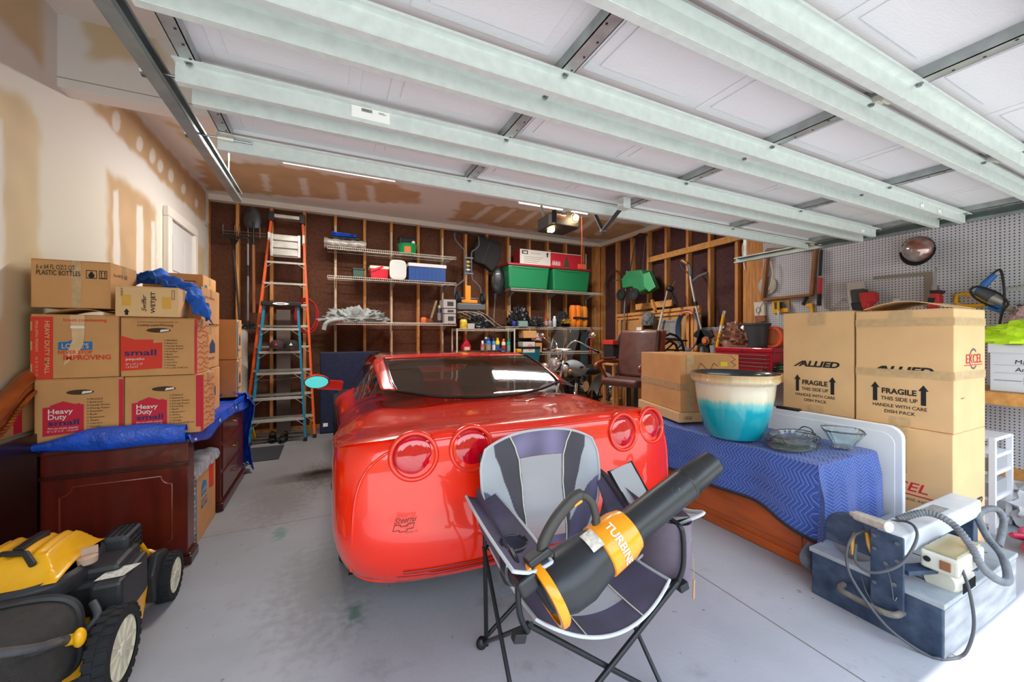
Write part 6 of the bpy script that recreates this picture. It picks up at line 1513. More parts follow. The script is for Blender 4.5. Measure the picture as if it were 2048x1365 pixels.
# ---- covered cabinet with planter and glass
M_chy = mat('orange cherry wood', '#b0531f', .4, var=.3, vscale=3, stretch=(5, .8, 5), coat=.3)
cb = thing('cherry_cabinet', 'low orange brown wooden cabinet under the blue quilted moving blanket', 'cabinet', (2.88, 1.80, 0))
w_(cb).box(2.56, 3.16, 1.27, 2.94, .05, .62).build('carcass', M_chy, cb, bevel=.006)
w_(cb).box(2.545, 3.175, 1.255, 2.955, 0, .06).build('plinth', M_chy, cb, bevel=.01)
w_(cb).box(2.552, 2.562, 1.33, 2.88, .10, .56).build('side_panel', M_chy, cb, bevel=.008)
def quilt():
    m = mat('quilted blue blanket', '#33509f', .85, bump=.0, var=.12, vscale=4, sheen=.2); N = m.node_tree; L = N.links; p = N.nodes['Principled BSDF']; src = p.inputs['Base Color'].links[0].from_socket
    a = N.nodes.new('ShaderNodeAttribute'); a.attribute_name = 'quilt'
    s = N.nodes.new('ShaderNodeSeparateXYZ'); L.new(a.outputs['Vector'], s.inputs[0])
    def M(op, x, y=None):
        n = N.nodes.new('ShaderNodeMath'); n.operation = op
        for i, q in enumerate((x, y)):
            if q is None: continue
            if isinstance(q, (int, float)): n.inputs[i].default_value = q
            else: L.new(q, n.inputs[i])
        return n.outputs[0]
    zig = M('MULTIPLY', M('ABSOLUTE', M('SUBTRACT', M('FRACT', M('MULTIPLY', s.outputs[0], 9.0)), .5)), .075)
    fr = M('FRACT', M('MULTIPLY', M('ADD', s.outputs[1], zig), 42.0))
    tri = M('ABSOLUTE', M('SUBTRACT', fr, .5))
    ln = M('GREATER_THAN', tri, .44)
    n = N.nodes.new('ShaderNodeMix'); n.data_type = 'RGBA'; L.new(ln, n.inputs[0]); L.new(src, n.inputs[6]); n.inputs[7].default_value = (*srgb('#7d92c8'), 1); L.new(n.outputs[2], p.inputs['Base Color'])
    b = N.nodes.new('ShaderNodeBump'); b.inputs['Strength'].default_value = .8; b.inputs['Distance'].default_value = .012; b.invert = True
    L.new(tri, b.inputs['Height']); L.new(b.outputs[0], p.inputs['Normal']); return m
QM = quilt()
def quilt_attr(o, pts):
    a = o.data.attributes.new('quilt', 'FLOAT_VECTOR', 'POINT'); buf = []
    for q in pts: buf += list(q)
    a.data.foreach_set('vector', buf)
# blanket as one sheet: arc-length coordinates (s across X, t along Y) folded over the cabinet edges
qx0, qx1, qy0, qy1, qz = 2.535, 3.20, 1.235, 3.0, .632
def blank(a, b):     # a: metres from the left edge line (neg = hanging on left side), b: metres from the front edge (neg = hanging in front)
    x = qx0+max(0, min(a, qx1-qx0)); y = qy0+max(0, b); z = qz; da = max(0, -a); db = max(0, -b); dr = max(0, a-(qx1-qx0))
    fold = .018*math.sin(b*13)*min(1, da*5) if da > 0 else 0
    if da > 0: x = qx0-.02*min(1, da*8)-fold-.05*da
    if db > 0: y = qy0-.02*min(1, db*8)-.03*db+.018*math.sin(a*17+1)*min(1, db*4)
    if dr > 0: x = qx1+.015+.04*dr
    z -= math.hypot(da, db) if (da > 0 and db > 0) else da+db+dr
    if da > 0 and db > 0: x -= .12*db; y -= .10*da
    z += .012*noise.noise(Vector((x*5, y*5, 1)))
    if da == 0 and db == 0 and dr == 0: z += .006*noise.noise(Vector((x*11, y*11, 3)))+.004
    return Vector((x, y, max(z, .012)))
mbq = MB(); NA, NB = 130, 190; A0, A1, B0, B1 = -.40, .87, -.50, 1.76; vs = []; qs = []
for i in range(NA+1):
    for j in range(NB+1):
        a = A0+(A1-A0)*i/NA; b = B0+(B1-B0)*j/NB
        # the hem hangs lower towards the front left corner
        k = 1.0
        if a < 0: k = .80+.30*sm(-b+.45, 0, .6)
        vs.append(blank(a*(k if a < 0 else 1), b*.86 if b < 0 else b)); qs.append((a, b, 0))
mbq.add(vs, [(i*(NB+1)+j, (i+1)*(NB+1)+j, (i+1)*(NB+1)+j+1, i*(NB+1)+j+1) for i in range(NA) for j in range(NB)])
bq = mbq.build('moving_blanket', QM, None, smooth=True, nofix=True); quilt_attr(bq, qs); tag(bq, 'blue quilted moving blanket with black hem draped over the low cabinet', 'blanket')
edge = [vs[i*(NB+1)] for i in range(NA+1)]; ledge = [vs[j] for j in range(NB+1)]
HEM = mat('black blanket hem', '#2b2a33', .9, var=.2, vscale=60)
MB().tube(edge, .011, 6).build('front_hem', HEM, bq, smooth=True); MB().tube(ledge, .011, 6).build('side_hem', HEM, bq, smooth=True)
MB().grid(lambda u, v: vs[int(u*22)].lerp(vs[int(u*22)]+Vector((-.05-.06*math.sin(u*3), .07, .10-.02*v)), v) if True else 0, 22, 8).build('turned_back_corner', mat('grey blanket lining', '#55545c', .9, var=.2, vscale=30), bq, smooth=True, solid=.006)
# planter
def glaze():
    m = mat('planter glaze', '#d9cdb4', .12, coat=.8); N = m.node_tree; L = N.links; p = N.nodes['Principled BSDF']
    t = N.nodes.new('ShaderNodeTexCoord'); s = N.nodes.new('ShaderNodeSeparateXYZ'); L.new(t.outputs['Object'], s.inputs[0])
    mp = N.nodes.new('ShaderNodeMapping'); mp.inputs['Scale'].default_value = (40, 40, 3); L.new(t.outputs['Object'], mp.inputs[0])
    n = N.nodes.new('ShaderNodeTexNoise'); n.inputs['Scale'].default_value = 1; n.inputs['Detail'].default_value = 4; L.new(mp.outputs[0], n.inputs['Vector'])
    a = N.nodes.new('ShaderNodeMath'); a.operation = 'MULTIPLY_ADD'; a.inputs[1].default_value = .05; L.new(n.outputs[0], a.inputs[0]); L.new(s.outputs[2], a.inputs[2])
    r = N.nodes.new('ShaderNodeValToRGB'); L.new(a.outputs[0], r.inputs[0]); c = r.color_ramp
    for e, (q, col) in zip(c.elements, ((.0, '#0a7f93'), (.24, '#12a0b2'))): e.position = q; e.color = (*srgb(col), 1)
    for q, col in ((.285, '#5fb8b4'), (.315, '#d2c9ad'), (.40, '#ded3bd'), (.445, '#cdb68d'), (.48, '#b6955f')): e = c.elements.new(q); e.color = (*srgb(col), 1)
    L.new(r.outputs[0], p.inputs['Base Color']); return m
pc = Vector((2.68, 1.845, .648))
pt = thing('planter', 'large glazed planter pot, cream above and turquoise below, on the blue blanket', 'planter', pc)
prof = [(.001, .0), (.165, .0), (.175, .008), (.178, .02), (.20, .07), (.228, .16), (.245, .25), (.254, .33), (.260, .385), (.268, .395), (.283, .405), (.287, .42), (.286, .445), (.292, .455), (.290, .463)]
MB().lathe(prof, (0, 0, 0), 'Z', 72).build('outer_glaze', glaze(), pt, smooth=True, ang=60)
MB().lathe([(.290, .463), (.282, .466), (.268, .458), (.258, .43), (.245, .30), (.2, .08), (.001, .06)], (0, 0, 0), 'Z', 72).build('dark_inside', mat('dark glaze rim', '#33363a', .25, coat=.5), pt, smooth=True, ang=60)
# glass dishes
GL = mat('clear cut glass', '#f0fafa', .03, trans=.97, ior=1.45, bump=.25, bscale=40)
gt = thing('wire_basket', 'oval scrolled wire basket tray with glass base on the blue blanket', 'basket', (2.77, 1.50, .65), .15)
WB = mat('dark patina wire', '#4a4a46', .4, .7)
def el(z, a=.21, b=.13, n=40): return [(a*math.cos(k*2*PI/n), b*math.sin(k*2*PI/n), z) for k in range(n)]
m_ = MB(); m_.tube(el(.012), .004, 6, closed=True); m_.tube(el(.055, .22, .14), .004, 6, closed=True); m_.build('rings', WB, gt, smooth=True)
m_ = MB()
for k in range(12):
    a = 2*PI*k/12; c = Vector((.215*math.cos(a), .135*math.sin(a), .034)); tx = Vector((-math.sin(a), math.cos(a)*.6, 0)).normalized()
    m_.tube([c+tx*(r_*math.cos(q))+Vector((0, 0, r_*math.sin(q))) for q, r_ in [(j*.42, .019-.0009*j) for j in range(16)]], .0022, 5)
for s in (-1, 1):
    m_.tube(catmull([(s*.21, -.05, .055), (s*.23, -.03, .085), (s*.215, 0, .10), (s*.23, .03, .085), (s*.21, .05, .055)], 6), .004, 6)
m_.build('scrollwork', WB, gt, smooth=True)
MB().prism([(x, y) for x, y, z in el(0, .205, .125)], .004, .010, 'Z').build('glass_base', mat('greenish glass', '#cfe8e0', .05, trans=.9), gt)
gd1 = thing('glass_dish', 'oval cut glass dish sitting in the scrolled wire basket', 'dish', (2.79, 1.51, .664), .15)
m_ = MB(); m_.grid(lambda u, v: (lambda r, z, a: (r*.185*math.cos(a)*(1+.02*math.cos(a*16)), r*.115*math.sin(a)*(1+.02*math.cos(a*16)), z))(*lerp_tab(v, [(0, .02, .002), (.4, .72, .004), (.7, .9, .03), (1, 1.02, .062)]), 2*PI*u), 96, 14, wrapu=True); m_.build('dish', GL, gd1, smooth=True, solid=.004)
gb1 = thing('glass_bowl', 'square cut glass bowl standing right of the wire basket on the blanket', 'bowl', (3.04, 1.345, .652), .6)
def sqb(u, v):
    a = 2*PI*u; e = .45; cx = math.copysign(abs(math.cos(a))**e, math.cos(a)); cy = math.copysign(abs(math.sin(a))**e, math.sin(a)); r, z = lerp_tab(v, [(0, .01, .004), (.3, .5, .006), (.5, .56, .03), (1, 1.0, .115)])
    k = 1+.03*math.cos(a*12)*v; return (.105*r*cx*k, .105*r*cy*k, z)
MB().grid(sqb, 96, 14, wrapu=True).build('bowl', GL, gb1, smooth=True, solid=.005)
MB().box(-.055, .055, -.055, .055, 0, .012).build('foot', GL, gb1, bevel=.004)
# white folding table standing on its side
ft = thing('folding_table', 'white plastic folding table standing on edge behind the planter', 'folding table', (3.30, 1.70, 0))
P = []
y0_, y1_, zt_ = 1.13, 2.06, .80
for cx_, cz_, a0_ in ((y0_+.08, zt_-.08, PI), (y1_-.08, zt_-.08, PI/2)):
    P += [(cx_+.08*math.cos(a0_-k*PI/12), cz_+.08*math.sin(a0_-k*PI/12)) for k in range(7)]
P += [(y1_, .02), (y0_, .02)]
w_(ft).prism(P, 3.275, 3.31, 'X').build('table_top', mat('white moulded plastic', '#e9ebee', .4), ft, bevel=.008, seg=3)
w_(ft).prism([(1.70+(a-1.70)*.93, .40+(b-.40)*.88) for a, b in P], 3.272, 3.276, 'X').build('inner_panel', mat('white moulded plastic', '#e9ebee'), ft, bevel=.002)
w_(ft).bar((3.29, 1.72, .80), (3.29, 1.90, .80), .03, .03).build('black_handle', M_black, ft, bevel=.008)
# ---- allied cartons
def allied(label, x0, x1, y0, y1, z0, z1, kind, group='tall moving cartons beside the folding table'):
    t = carton(label, x0, x1, y0, y1, z0, z1, M_cardL, name='moving_carton', group=group)
    if kind == 'dish':
        T_(t, 'left', 'ALLIED', .24, .46, .055, M_ink, .58, shear=.25, bold=.04); P_(t, 'left', [(.16, .455), (.20, .455), (.34, .515), (.30, .515)], M_ink, 'road_mark')
        P_(t, 'left', [(.20, .20), (.20, .32), (.175, .32), (.225, .37), (.275, .32), (.25, .32), (.25, .20)], M_ink, 'up_arrow'); P_(t, 'left', [(.70, .20), (.70, .32), (.675, .32), (.725, .37), (.775, .32), (.75, .32), (.75, .20)], M_ink, 'up_arrow')
        T_(t, 'left', 'FRAGILE', .30, .275, .045, M_ink, .36, bold=.03); T_(t, 'left', 'THIS SIDE UP', .29, .215, .032, M_ink, .38, bold=.01); T_(t, 'left', 'HANDLE WITH CARE', .20, .155, .028, M_ink, .56, bold=.01); T_(t, 'left', 'DISH PACK', .33, .105, .028, M_ink, .32, bold=.01)
        P_(t, 'left', [(.38, .88), (.62, .88), (.62, 1), (.38, 1)], M_tape, 'tape_tab', .003); P_(t, 'left', rectp(.38, .60, .0, .08), M_tape, 'tape_tab', .003)
    return t
XA = 3.435
L1 = allied('tall carton printed ALLIED, upper one, left of the taped-around carton', XA, XA+.50, 1.45, 1.93, .778, 1.560, 'dish')
L2 = allied('tall carton with clear tape bands over ALLIED, upper right of the pile', XA-.005, XA+.50, .955, 1.437, .778, 1.548, 'dish')
for za in (.46, .90): P_(L2, 'left', rectp(0, 1, za-.035, za+.03), M_tape, 'tape_band', .0032); P_(L2, 'front', rectp(0, 1, za-.035, za+.03), M_tape, 'tape_band', .0032)
RX = mat('faded red print', '#c83c3c', .7)
T_(L2, 'front', 'EXCEL', .36, .555, .075, RX, .52, bold=.01); P_(L2, 'front', rectp(.30, .90, .535, .543), RX, 'underline'); o, u, v, w, h = face(L2, 'front'); flat(ring2(w*.60, h*.59, .055, .068, 20, .8, 5.5), o, u, v, mat('grey print', '#5a5552', .7), L2, 'big_c')
T_(L2, 'front', 'NET', .2, .27, .012, M_ink, .12)
MB().grid(lambda a, b: (-.25+.50*a, -.20+.40*b, .785+.045*math.sin(PI*b)), 3, 10).build('lifted_flap', M_cardL, L2, solid=.004)
L3 = allied('tall carton printed EXCEL in red standing on the floor, lower right of the pile', XA-.02, XA+.50, .955, 1.44, 0, .775, 'x')
T_(L3, 'left', 'EXCEL', .18, .48, .075, M_red, .60, shear=.25, bold=.01); P_(L3, 'left', rectp(.18, .95, .445, .455), M_red, 'underline'); o, u, v, w, h = face(L3, 'left'); flat(ring2(w*.36, h*.50, .07, .08, 24, .8, 5.4), o, u, v, M_ink, L3, 'big_c')
T_(L3, 'left', 'MOVING & STORAGE, INC.', .22, .40, .02, M_ink, .55); P_(L3, 'left', rectp(.38, .58, .62, 1), M_tape, 'tape_tab', .003); P_(L3, 'left', [(.40, .62), (.56, .62), (.53, .5), (.44, .48)], M_tape, 'tape_tab', .003)
T_(L3, 'front', 'ALLIED', .48, .37, .05, M_ink, .42, shear=.3, bold=.04)
L4 = allied('tall plain carton on the floor, lower left of the pile behind the folding table', XA, XA+.50, 1.455, 1.94, 0, .775, 'x')
# ---- brown taped carton on a flat carton behind the planter
rz_ = math.radians(-16.9); c0 = Vector((2.645, 2.30)); ux, uy = Vector((math.cos(rz_), math.sin(rz_))), Vector((-math.sin(rz_), math.cos(rz_)))
ctr = c0+ux*.28+uy*.34
def rc(label, hx, hy, z0, z1, m=M_card):
    t = carton(label, ctr.x-hx, ctr.x+hx, ctr.y-hy, ctr.y+hy, z0, z1, m, rz=rz_, tape=False); return t
t1_ = rc('flat tan carton with handwritten number lying under the taped brown carton', .295, .355, .655, .735, M_cardL)
T_(t1_, 'front', '1836', .08, .3, .35, M_ink, .12, shear=.3)
t2_ = rc('brown carton with tape band and yellow note, left of the planter top', .27, .34, .740, 1.215)
for sd in ('front', 'left'): P_(t2_, sd, rectp(0, 1, .38, .50), mat('tan paper tape', '#b99a72', .5, var=.15, vscale=30), 'tape_band', .0025)
P_(t2_, 'front', rectp(.10, .22, .0, 1), M_tape, 'tape', .0032); P_(t2_, 'front', rectp(.68, .80, .80, .88), mat('yellow note', '#e6c32b', .6), 'yellow_note', .003)
P_(t2_, 'front', stroke([(.26, .70), (.34, .86), (.46, .74)], .008)+stroke([(.50, .72), (.56, .86), (.64, .80)], .008)+stroke([(.86, .98), (.94, .92), (.86, .88), (.95, .82), (.88, .78)], .008)+stroke([(.30, .66), (.36, .72), (.40, .66)], .006), mat('marker red brown', '#6a3328', .7), 'marker_scribble', .0032)
T_(t2_, 'front', 'Steel', .80, .62, .07, mat('marker red brown', '#6a3328'), .14, shear=.4)
# ---- tile saw
NB_ = mat('scratched navy steel', '#2c3a52', .5, .3, var=.35, vscale=16, bump=.06, col2='#4b5a70'); LG = mat('light grey enamel', '#c3c8cc', .35, var=.08, vscale=12); GP = mat('worn grey steel plate', '#a5adb3', .45, .3, var=.12, vscale=18); BG = mat('beige plastic', '#cdc9bb', .45, var=.05, vscale=20)
SX0, SX1, SY0, SY1, SZ = 2.345, 3.245, .685, 1.175, .245
ts = thing('tile_saw', 'old navy and grey tile saw with corrugated hose on the floor at the right', 'tile saw', (2.8, .93, 0))
w_(ts).box(SX0, SX1, SY0, SY1, .0, SZ-.02).build('base_box', NB_, ts, bevel=.004)
w_(ts).box(SX0+.01, SX1-.0, SY0-.003, SY0+.002, .01, SZ-.03).build('worn_front', mat('scraped steel side', '#a8adb4', .4, .5, var=.35, vscale=5, stretch=(1, 1, 4)), ts)
w_(ts).box(SX0-.008, SX1+.008, SY0-.008, SY1+.008, SZ-.022, SZ).build('table_plate', GP, ts, bevel=.003)
m_ = w_(ts)
for x in (2.50, 2.75, 2.95, 3.1): m_.box(x, x+.006, SY0+.06, SY1-.06, SZ-.0005, SZ+.0012)
m_.build('table_slots', mat('slot black', '#0c0c0d'), ts)
w_(ts).box(SX0-.02, SX0-.01, .80, .92, .12, .47).build('mast_plate', NB_, ts, bevel=.004)
m_ = w_(ts)
for y, z in ((.82, .44), (.90, .44), (.82, .36), (.90, .38), (.86, .33), (.83, .25), (.9, .22)): m_.cyl((SX0-.028, y, z), (SX0-.019, y, z), .009, n=10)
m_.build('bolt_heads', M_steel, ts)
w_(ts).box(SX0-.012, 3.25, .80, .92, .385, .475).build('overhead_beam', LG, ts, bevel=.012, seg=3)
w_(ts).box(3.17, 3.235, .81, .91, SZ, .385).build('rear_post', NB_, ts, bevel=.004)
w_(ts).box(2.78, 2.92, .83, .89, .476, .478).build('plate_label', mat('grey data plate', '#8c8c8a', .5, var=.3, vscale=60), ts)
# blade guard and blade on the far side of the mast
m_ = w_(ts); m_.prism([(1.02+.115*math.cos(a), .375+.10*math.sin(a)) for a in [PI*1.0*k/16 for k in range(17)]]+[(.905, .30), (1.135, .30)], 2.38, 2.42, 'X'); m_.build('blade_guard', NB_, ts, bevel=.01)
m_ = w_(ts); m_.lathe([(.001, -.002), (.10, -.002), (.10, .002), (.001, .002)], (2.40, 1.02, .345), 'X', 36); m_.build('saw_blade', M_steel, ts)
a, b = K(1703, 1028, 1.90), K(1778, 1055, 1.72)
w_(ts).tube([a, a.lerp(b, .12), a.lerp(b, .15), b], [.012, .012, .023, .024], 14).build('handle_grip', mat('clear grip', '#b6b2a6', .3, var=.2, vscale=40), ts, smooth=True)
w_(ts).bar(a.lerp(b, .5), Vector((2.38, .93, .42)), .05, .02).build('handle_arm', NB_, ts, bevel=.004)
m_ = w_(ts); m_.tube(catmull([K(1726, 1058, 1.95), K(1706, 1075, 1.92), K(1706, 1110, 1.90)], 6), .008, 8); m_.tube(catmull([K(1733, 1062, 1.88), K(1738, 1090, 1.85), K(1745, 1108, 1.84)], 6), .009, 8); m_.build('yellow_tubes', mat('yellowed tube', '#cf9a3c', .4), ts, smooth=True)
# motor
w_(ts).box(2.45, 2.74, .665, .79, .325, .405).build('motor_cover', BG, ts, bevel=.012, seg=3)
w_(ts).box(2.46, 2.73, .675, .78, .406, .416).build('clear_lid', mat('yellowed clear lid', '#c9bf9a', .15, trans=.5), ts, bevel=.003)
w_(ts).box(2.444, 2.451, .69, .725, .345, .385).build('rocker_switch', mat('brown rocker', '#8b5a3c', .4), ts, bevel=.003)
w_(ts).cyl((2.451, .765, .37), (2.444, .765, .37), .012, n=16).build('round_button', M_black, ts)
w_(ts).bar((2.36, .82, .31), (2.70, .70, .31), .06, .02).build('motor_arm', NB_, ts, bevel=.003)
m_ = w_(ts); m_.lathe([(.001, -.09), (.050, -.088), (.060, -.07), (.062, .0), (.063, .09), (.001, .09)], (2.58, .74, .272), 'X', 32); mo = m_.build('motor', BG, ts, smooth=True, ang=40)
m_ = w_(ts)
for i in range(12): m_.box(2.75+.0, 2.753, .68+.0, .78, .235+i*.009, .239+i*.009) if 0 else m_.box(2.50+i*.012, 2.504+i*.012, .667, .670, .25, .295)
m_.build('vents', mat('slot black', '#0c0c0d'), ts)
# front handle on the navy side
m_ = w_(ts); m_.tube(catmull([(SX0-.005, 1.03, .13), (SX0-.06, 1.02, .125), (SX0-.065, .94, .12), (SX0-.065, .86, .12), (SX0-.05, .82, .125), (SX0-.005, .81, .13)], 6), .014, 10); m_.build('carry_handle', mat('worn handle', '#6a645e', .6, var=.4, vscale=30), ts, smooth=True)
def corr(pts, r, name, m, parent, nseg=150):
    P = catmull(pts, 24); Q = []
    # resample evenly
    d = [0]
    for a, b in zip(P, P[1:]): d.append(d[-1]+(b-a).length)
    tot = d[-1]; j = 0
    for i in range(nseg+1):
        s_ = tot*i/nseg
        while j < len(d)-2 and d[j+1] < s_: j += 1
        k = (s_-d[j])/max(1e-9, d[j+1]-d[j]); Q.append(P[j].lerp(P[j+1], k))
    return w_(parent).tube(Q, [r*(1 if i % 2 else .82) for i in range(len(Q))], 10).build(name, m, parent, smooth=True)
HM = mat('grey corrugated hose', '#707378', .5, var=.3, vscale=18)
corr([K(*q) for q in ((1795,1040,1.9),(1850,1026,1.87),(1900,1045,1.80),(1940,1090,1.74),(1965,1135,1.70),(1998,1162,1.72),(2016,1158,1.78),(2004,1112,1.90),(1975,1075,2.0),(1957,1035,2.1),(1970,1020,2.15),(1995,1020,2.18),(2007,1045,2.18),(1998,1092,2.12))], .017, 'corrugated_hose', HM, ts, 240)
cbm = mat('grey power cable', '#4c4e53', .5)
m_ = w_(ts); m_.tube(catmull([K(*q) for q in ((1915,1116,1.72),(1938,1180,1.62),(1948,1250,1.60),(1935,1300,1.62))]+[at(x, y, Z=.008) for x, y in ((1915,1316),(1880,1318),(1845,1306))]+[K(*q) for q in ((1770,1250,1.74),(1705,1160,1.82),(1693,1110,1.86),(1705,1075,1.88),(1730,1062,1.88))], 10), .006, 8)
m_.tube(catmull([K(*q) for q in ((1712,1090,1.86),(1712,1125,1.80),(1745,1146,1.74),(1800,1130,1.70),(1833,1080,1.72),(1825,1050,1.80),(1790,1042,1.88),(1735,1052,1.92))], 10), .006, 8)
m_.build('power_cable', cbm, ts, smooth=True)
m_ = w_(ts); m_.tube(catmull([(SX0-.02, .95, .22), (SX0-.03, .93, .16), (SX0-.025, .89, .09), (SX0-.02, .88, .08)], 6), .0025, 5); m_.tube(catmull([(SX0-.02, .86, .31), (SX0-.03, .84, .26), (SX0-.03, .83, .18), (SX0-.03, .82, .20)], 6), .002, 5); m_.build('loose_wires', M_steel, ts)
# ---- motorcycle
mc = thing('motorcycle', 'silver and chrome cruiser motorcycle with clear windshield behind the car', 'motorcycle', (3.35, 5.09, 0), math.radians(20))
# local frame: bike points along -x (front wheel at -x), z up
SV = mat('silver tank paint', '#a2aab0', .3, .15, coat=.6); CH = M_chrome
def mtube(name, pts, r, m=CH, n=10): return MB().tube(pts, r, n).build(name, m, mc, smooth=True)
for nm, x, r in (('front_wheel', -.42, .31), ('rear_wheel', 1.15, .31)):
    m_ = MB(); m_.lathe([(r-.06, -.05), (r-.02, -.06), (r, -.03), (r, .03), (r-.02, .06), (r-.06, .05)], (x, 0, r), 'Y', 40); wo = m_.build(nm, M_rub, mc, smooth=True)
    m_ = MB(); m_.lathe([(r-.06, -.04), (r-.075, 0), (r-.06, .04)], (x, 0, r), 'Y', 36); m_.cyl((x, -.05, r), (x, .05, r), .035)
    for k in range(16): a = k*PI/8; m_.cyl((x, 0, r), (x+(r-.06)*math.cos(a), 0, r+(r-.06)*math.sin(a)), .003, n=5)
    m_.build('spokes', CH, wo, smooth=True)
m_ = MB(); m_.grid(lambda u, v: (-.42-.36*math.cos(PI*(.15+.75*u)), (v-.5)*.15, .31+.36*math.sin(PI*(.15+.75*u))-.10*(2*v-1)**2), 20, 8); m_.build('front_fender', SV, mc, smooth=True, solid=.004)
for s in (-1, 1): mtube('fork', [(-.44, s*.11, .31), (-.18, s*.11, 1.0)], .024)
m_ = MB(); m_.lathe([(.001, -.02), (.08, -.015), (.098, .0), (.105, .01), (.10, .03), (.09, .09), (.05, .14), (.001, .15)], (-.30, 0, .955), 'X', 32); m_.build('headlight_shell', CH, mc, smooth=True)
LR = mat('headlight glass', '#cfd2d6', .08, .6, coat=1, var=.35, vscale=26)
m_ = MB(); m_.lathe([(.001, -.028), (.06, -.024), (.088, -.012)], (-.30, 0, .955), 'X', 32); m_.build('headlight_lens', LR, mc, smooth=True)
for s in (-1, 1):
    m_ = MB(); m_.lathe([(.001, -.03), (.04, -.025), (.058, 0), (.05, .05), (.001, .09)], (-.28, s*.19, .90), 'X', 24); m_.build('spot_lamp', LR, mc, smooth=True)
    m_ = MB(); m_.sph((-.22, s*.26, .85), .035, 12, 8); m_.build('turn_signal', mat('amber lens', '#b06a2a', .2, coat=1), mc, smooth=True)
mtube('lamp_bar', [(-.25, -.28, .86), (-.26, 0, .84), (-.25, .28, .86)], .012)
ws = MB(); ws.grid(lambda u, v: (-.30+.30*v+.10*(2*u-1)**2, (2*u-1)*.27*(1-.25*v**3), 1.02+.50*v), 20, 14); ws.build('windshield', mat('clear windshield', '#d8dcd8', .03, alpha=.04, coat=.1), mc, smooth=True)
m_ = MB(); m_.bar((-.21, -.27, 1.17), (-.28, 0, 1.17), .006, .03); m_.bar((-.28, 0, 1.17), (-.21, .27, 1.17), .006, .03)
for s in (-1, 1): m_.bar((-.27, s*.12, 1.02), (-.15, s*.12, 1.34), .02, .006)
m_.build('windshield_braces', CH, mc, bevel=.002)
for s in (-1, 1):
    mtube('handlebar', catmull([(-.10, s*.05, 1.05), (-.06, s*.12, 1.24), (.0, s*.22, 1.30), (.14, s*.36, 1.20), (.24, s*.42, 1.14)], 6), .012)
    mtube('grip', [(.16, s*.37, 1.19), (.28, s*.44, 1.12)], .019, M_black); mtube('lever', [(.08, s*.35, 1.22), (.2, s*.46, 1.15)], .006)
    mtube('mirror_stem', catmull([(.08, s*.32, 1.24), (.0, s*.40, 1.33), (.0, s*.46, 1.37)], 5), .006)
    m_ = MB(); m_.sph((.0, s*.49, 1.39), .065, 16, 10, (.35, 1, .65)); m_.build('mirror', CH, mc, smooth=True)
m_ = MB(); m_.grid(lambda u, v: (.02+.52*v, .135*math.cos(2*PI*u)*math.sin(PI*(.12+.80*v))**.7, .90-.10*v+.135*math.sin(2*PI*u)*math.sin(PI*(.12+.83*v))**.8), 28, 20, wrapu=True); m_.build('fuel_tank', SV, mc, smooth=True)
flat([(0, 0), (.06, .02), (.16, .0), (.07, -.02), (.05, -.035), (.03, -.01)], (.18, -.137, .88), (1, 0, 0), (0, 0, 1), mat('tank emblem navy', '#232a3a', .3), mc, 'tank_emblem', .004)
m_ = MB(); m_.sph((.78, 0, .80), .28, 20, 12, (1, .5, .32)); m_.build('saddle', M_black, mc, smooth=True)
m_ = MB(); m_.cyl((.2, 0, .35), (.10, 0, .72), .075, n=20); m_.cyl((.35, 0, .35), (.45, 0, .72), .075, n=20)
for k in range(7): m_.cyl((.17-.012*k, 0, .45+k*.04), (.165-.012*k, 0, .46+k*.04), .10, n=20); m_.cyl((.378+.012*k, 0, .45+k*.04), (.383+.012*k, 0, .46+k*.04), .10, n=20)
m_.build('engine_cylinders', mat('engine metal', '#5b5a58', .3, .9), mc, smooth=True, ang=30)
m_ = MB(); m_.sph((.28, 0, .34), .20, 20, 12, (1.3, .7, .8)); m_.build('crankcase', mat('engine metal', '#5b5a58'), mc, smooth=True)
m_ = MB(); m_.cyl((.28, -.14, .58), (.28, -.20, .58), .085, n=24); m_.build('air_cleaner', CH, mc, smooth=True, ang=30)
mtube('exhaust', catmull([(.15, -.10, .62), (.05, -.17, .40), (.3, -.19, .22), (1.4, -.19, .24)], 8), .035)
m_ = MB(); m_.grid(lambda u, v: (1.15-.40*math.cos(PI*(.1+.8*u)), (v-.5)*.20, .33+.40*math.sin(PI*(.1+.8*u))-.10*(2*v-1)**2), 20, 8); m_.build('rear_fender', SV, mc, smooth=True, solid=.004)
mtube('frame_tube', [(-.12, 0, .98), (.0, 0, .5), (.5, 0, .28), (1.15, 0, .31)], .022, M_black)
mtube('side_stand', [(.3, -.12, .3), (.25, -.30, .0)], .012, M_black)
# ---- leather executive chair on a low crate, other chairs behind
cr_ = thing('plywood_crate', 'low plywood crate carrying the brown leather chair behind the boxes', 'crate', (3.60, 3.95, 0), -1.3); MB().box(-.28, .28, -.28, .28, 0, .32).build('crate', M_pineh, cr_, bevel=.005)
lc = thing('leather_chair', 'brown tufted leather executive chair with carved wooden arms, facing the motorcycle', 'office chair', (3.60, 3.95, .322), math.radians(-75))
LE = mat('brown leather', '#5a3630', .38, var=.2, vscale=10, bump=.15, bscale=60, coat=.15); CWd = mat('reddish carved wood', '#8a3f22', .35, var=.25, vscale=5, coat=.4)
m_ = MB(); m_.grid(lambda u, v: (-.28+.56*u, .20+.10*v+.0-.03*math.sin(PI*u), .50+.62*v), 16, 18); m_.build('back_cushion', LE, lc, smooth=True, solid=.09)
m_ = MB()
for s in (-1, 1): m_.bar((s*.30, .24, .46), (s*.30, .36, 1.13), .035, .10)
m_.bar((-.30, .34, 1.12), (.30, .34, 1.12), .09, .03); m_.build('back_frame', CWd, lc, bevel=.008)
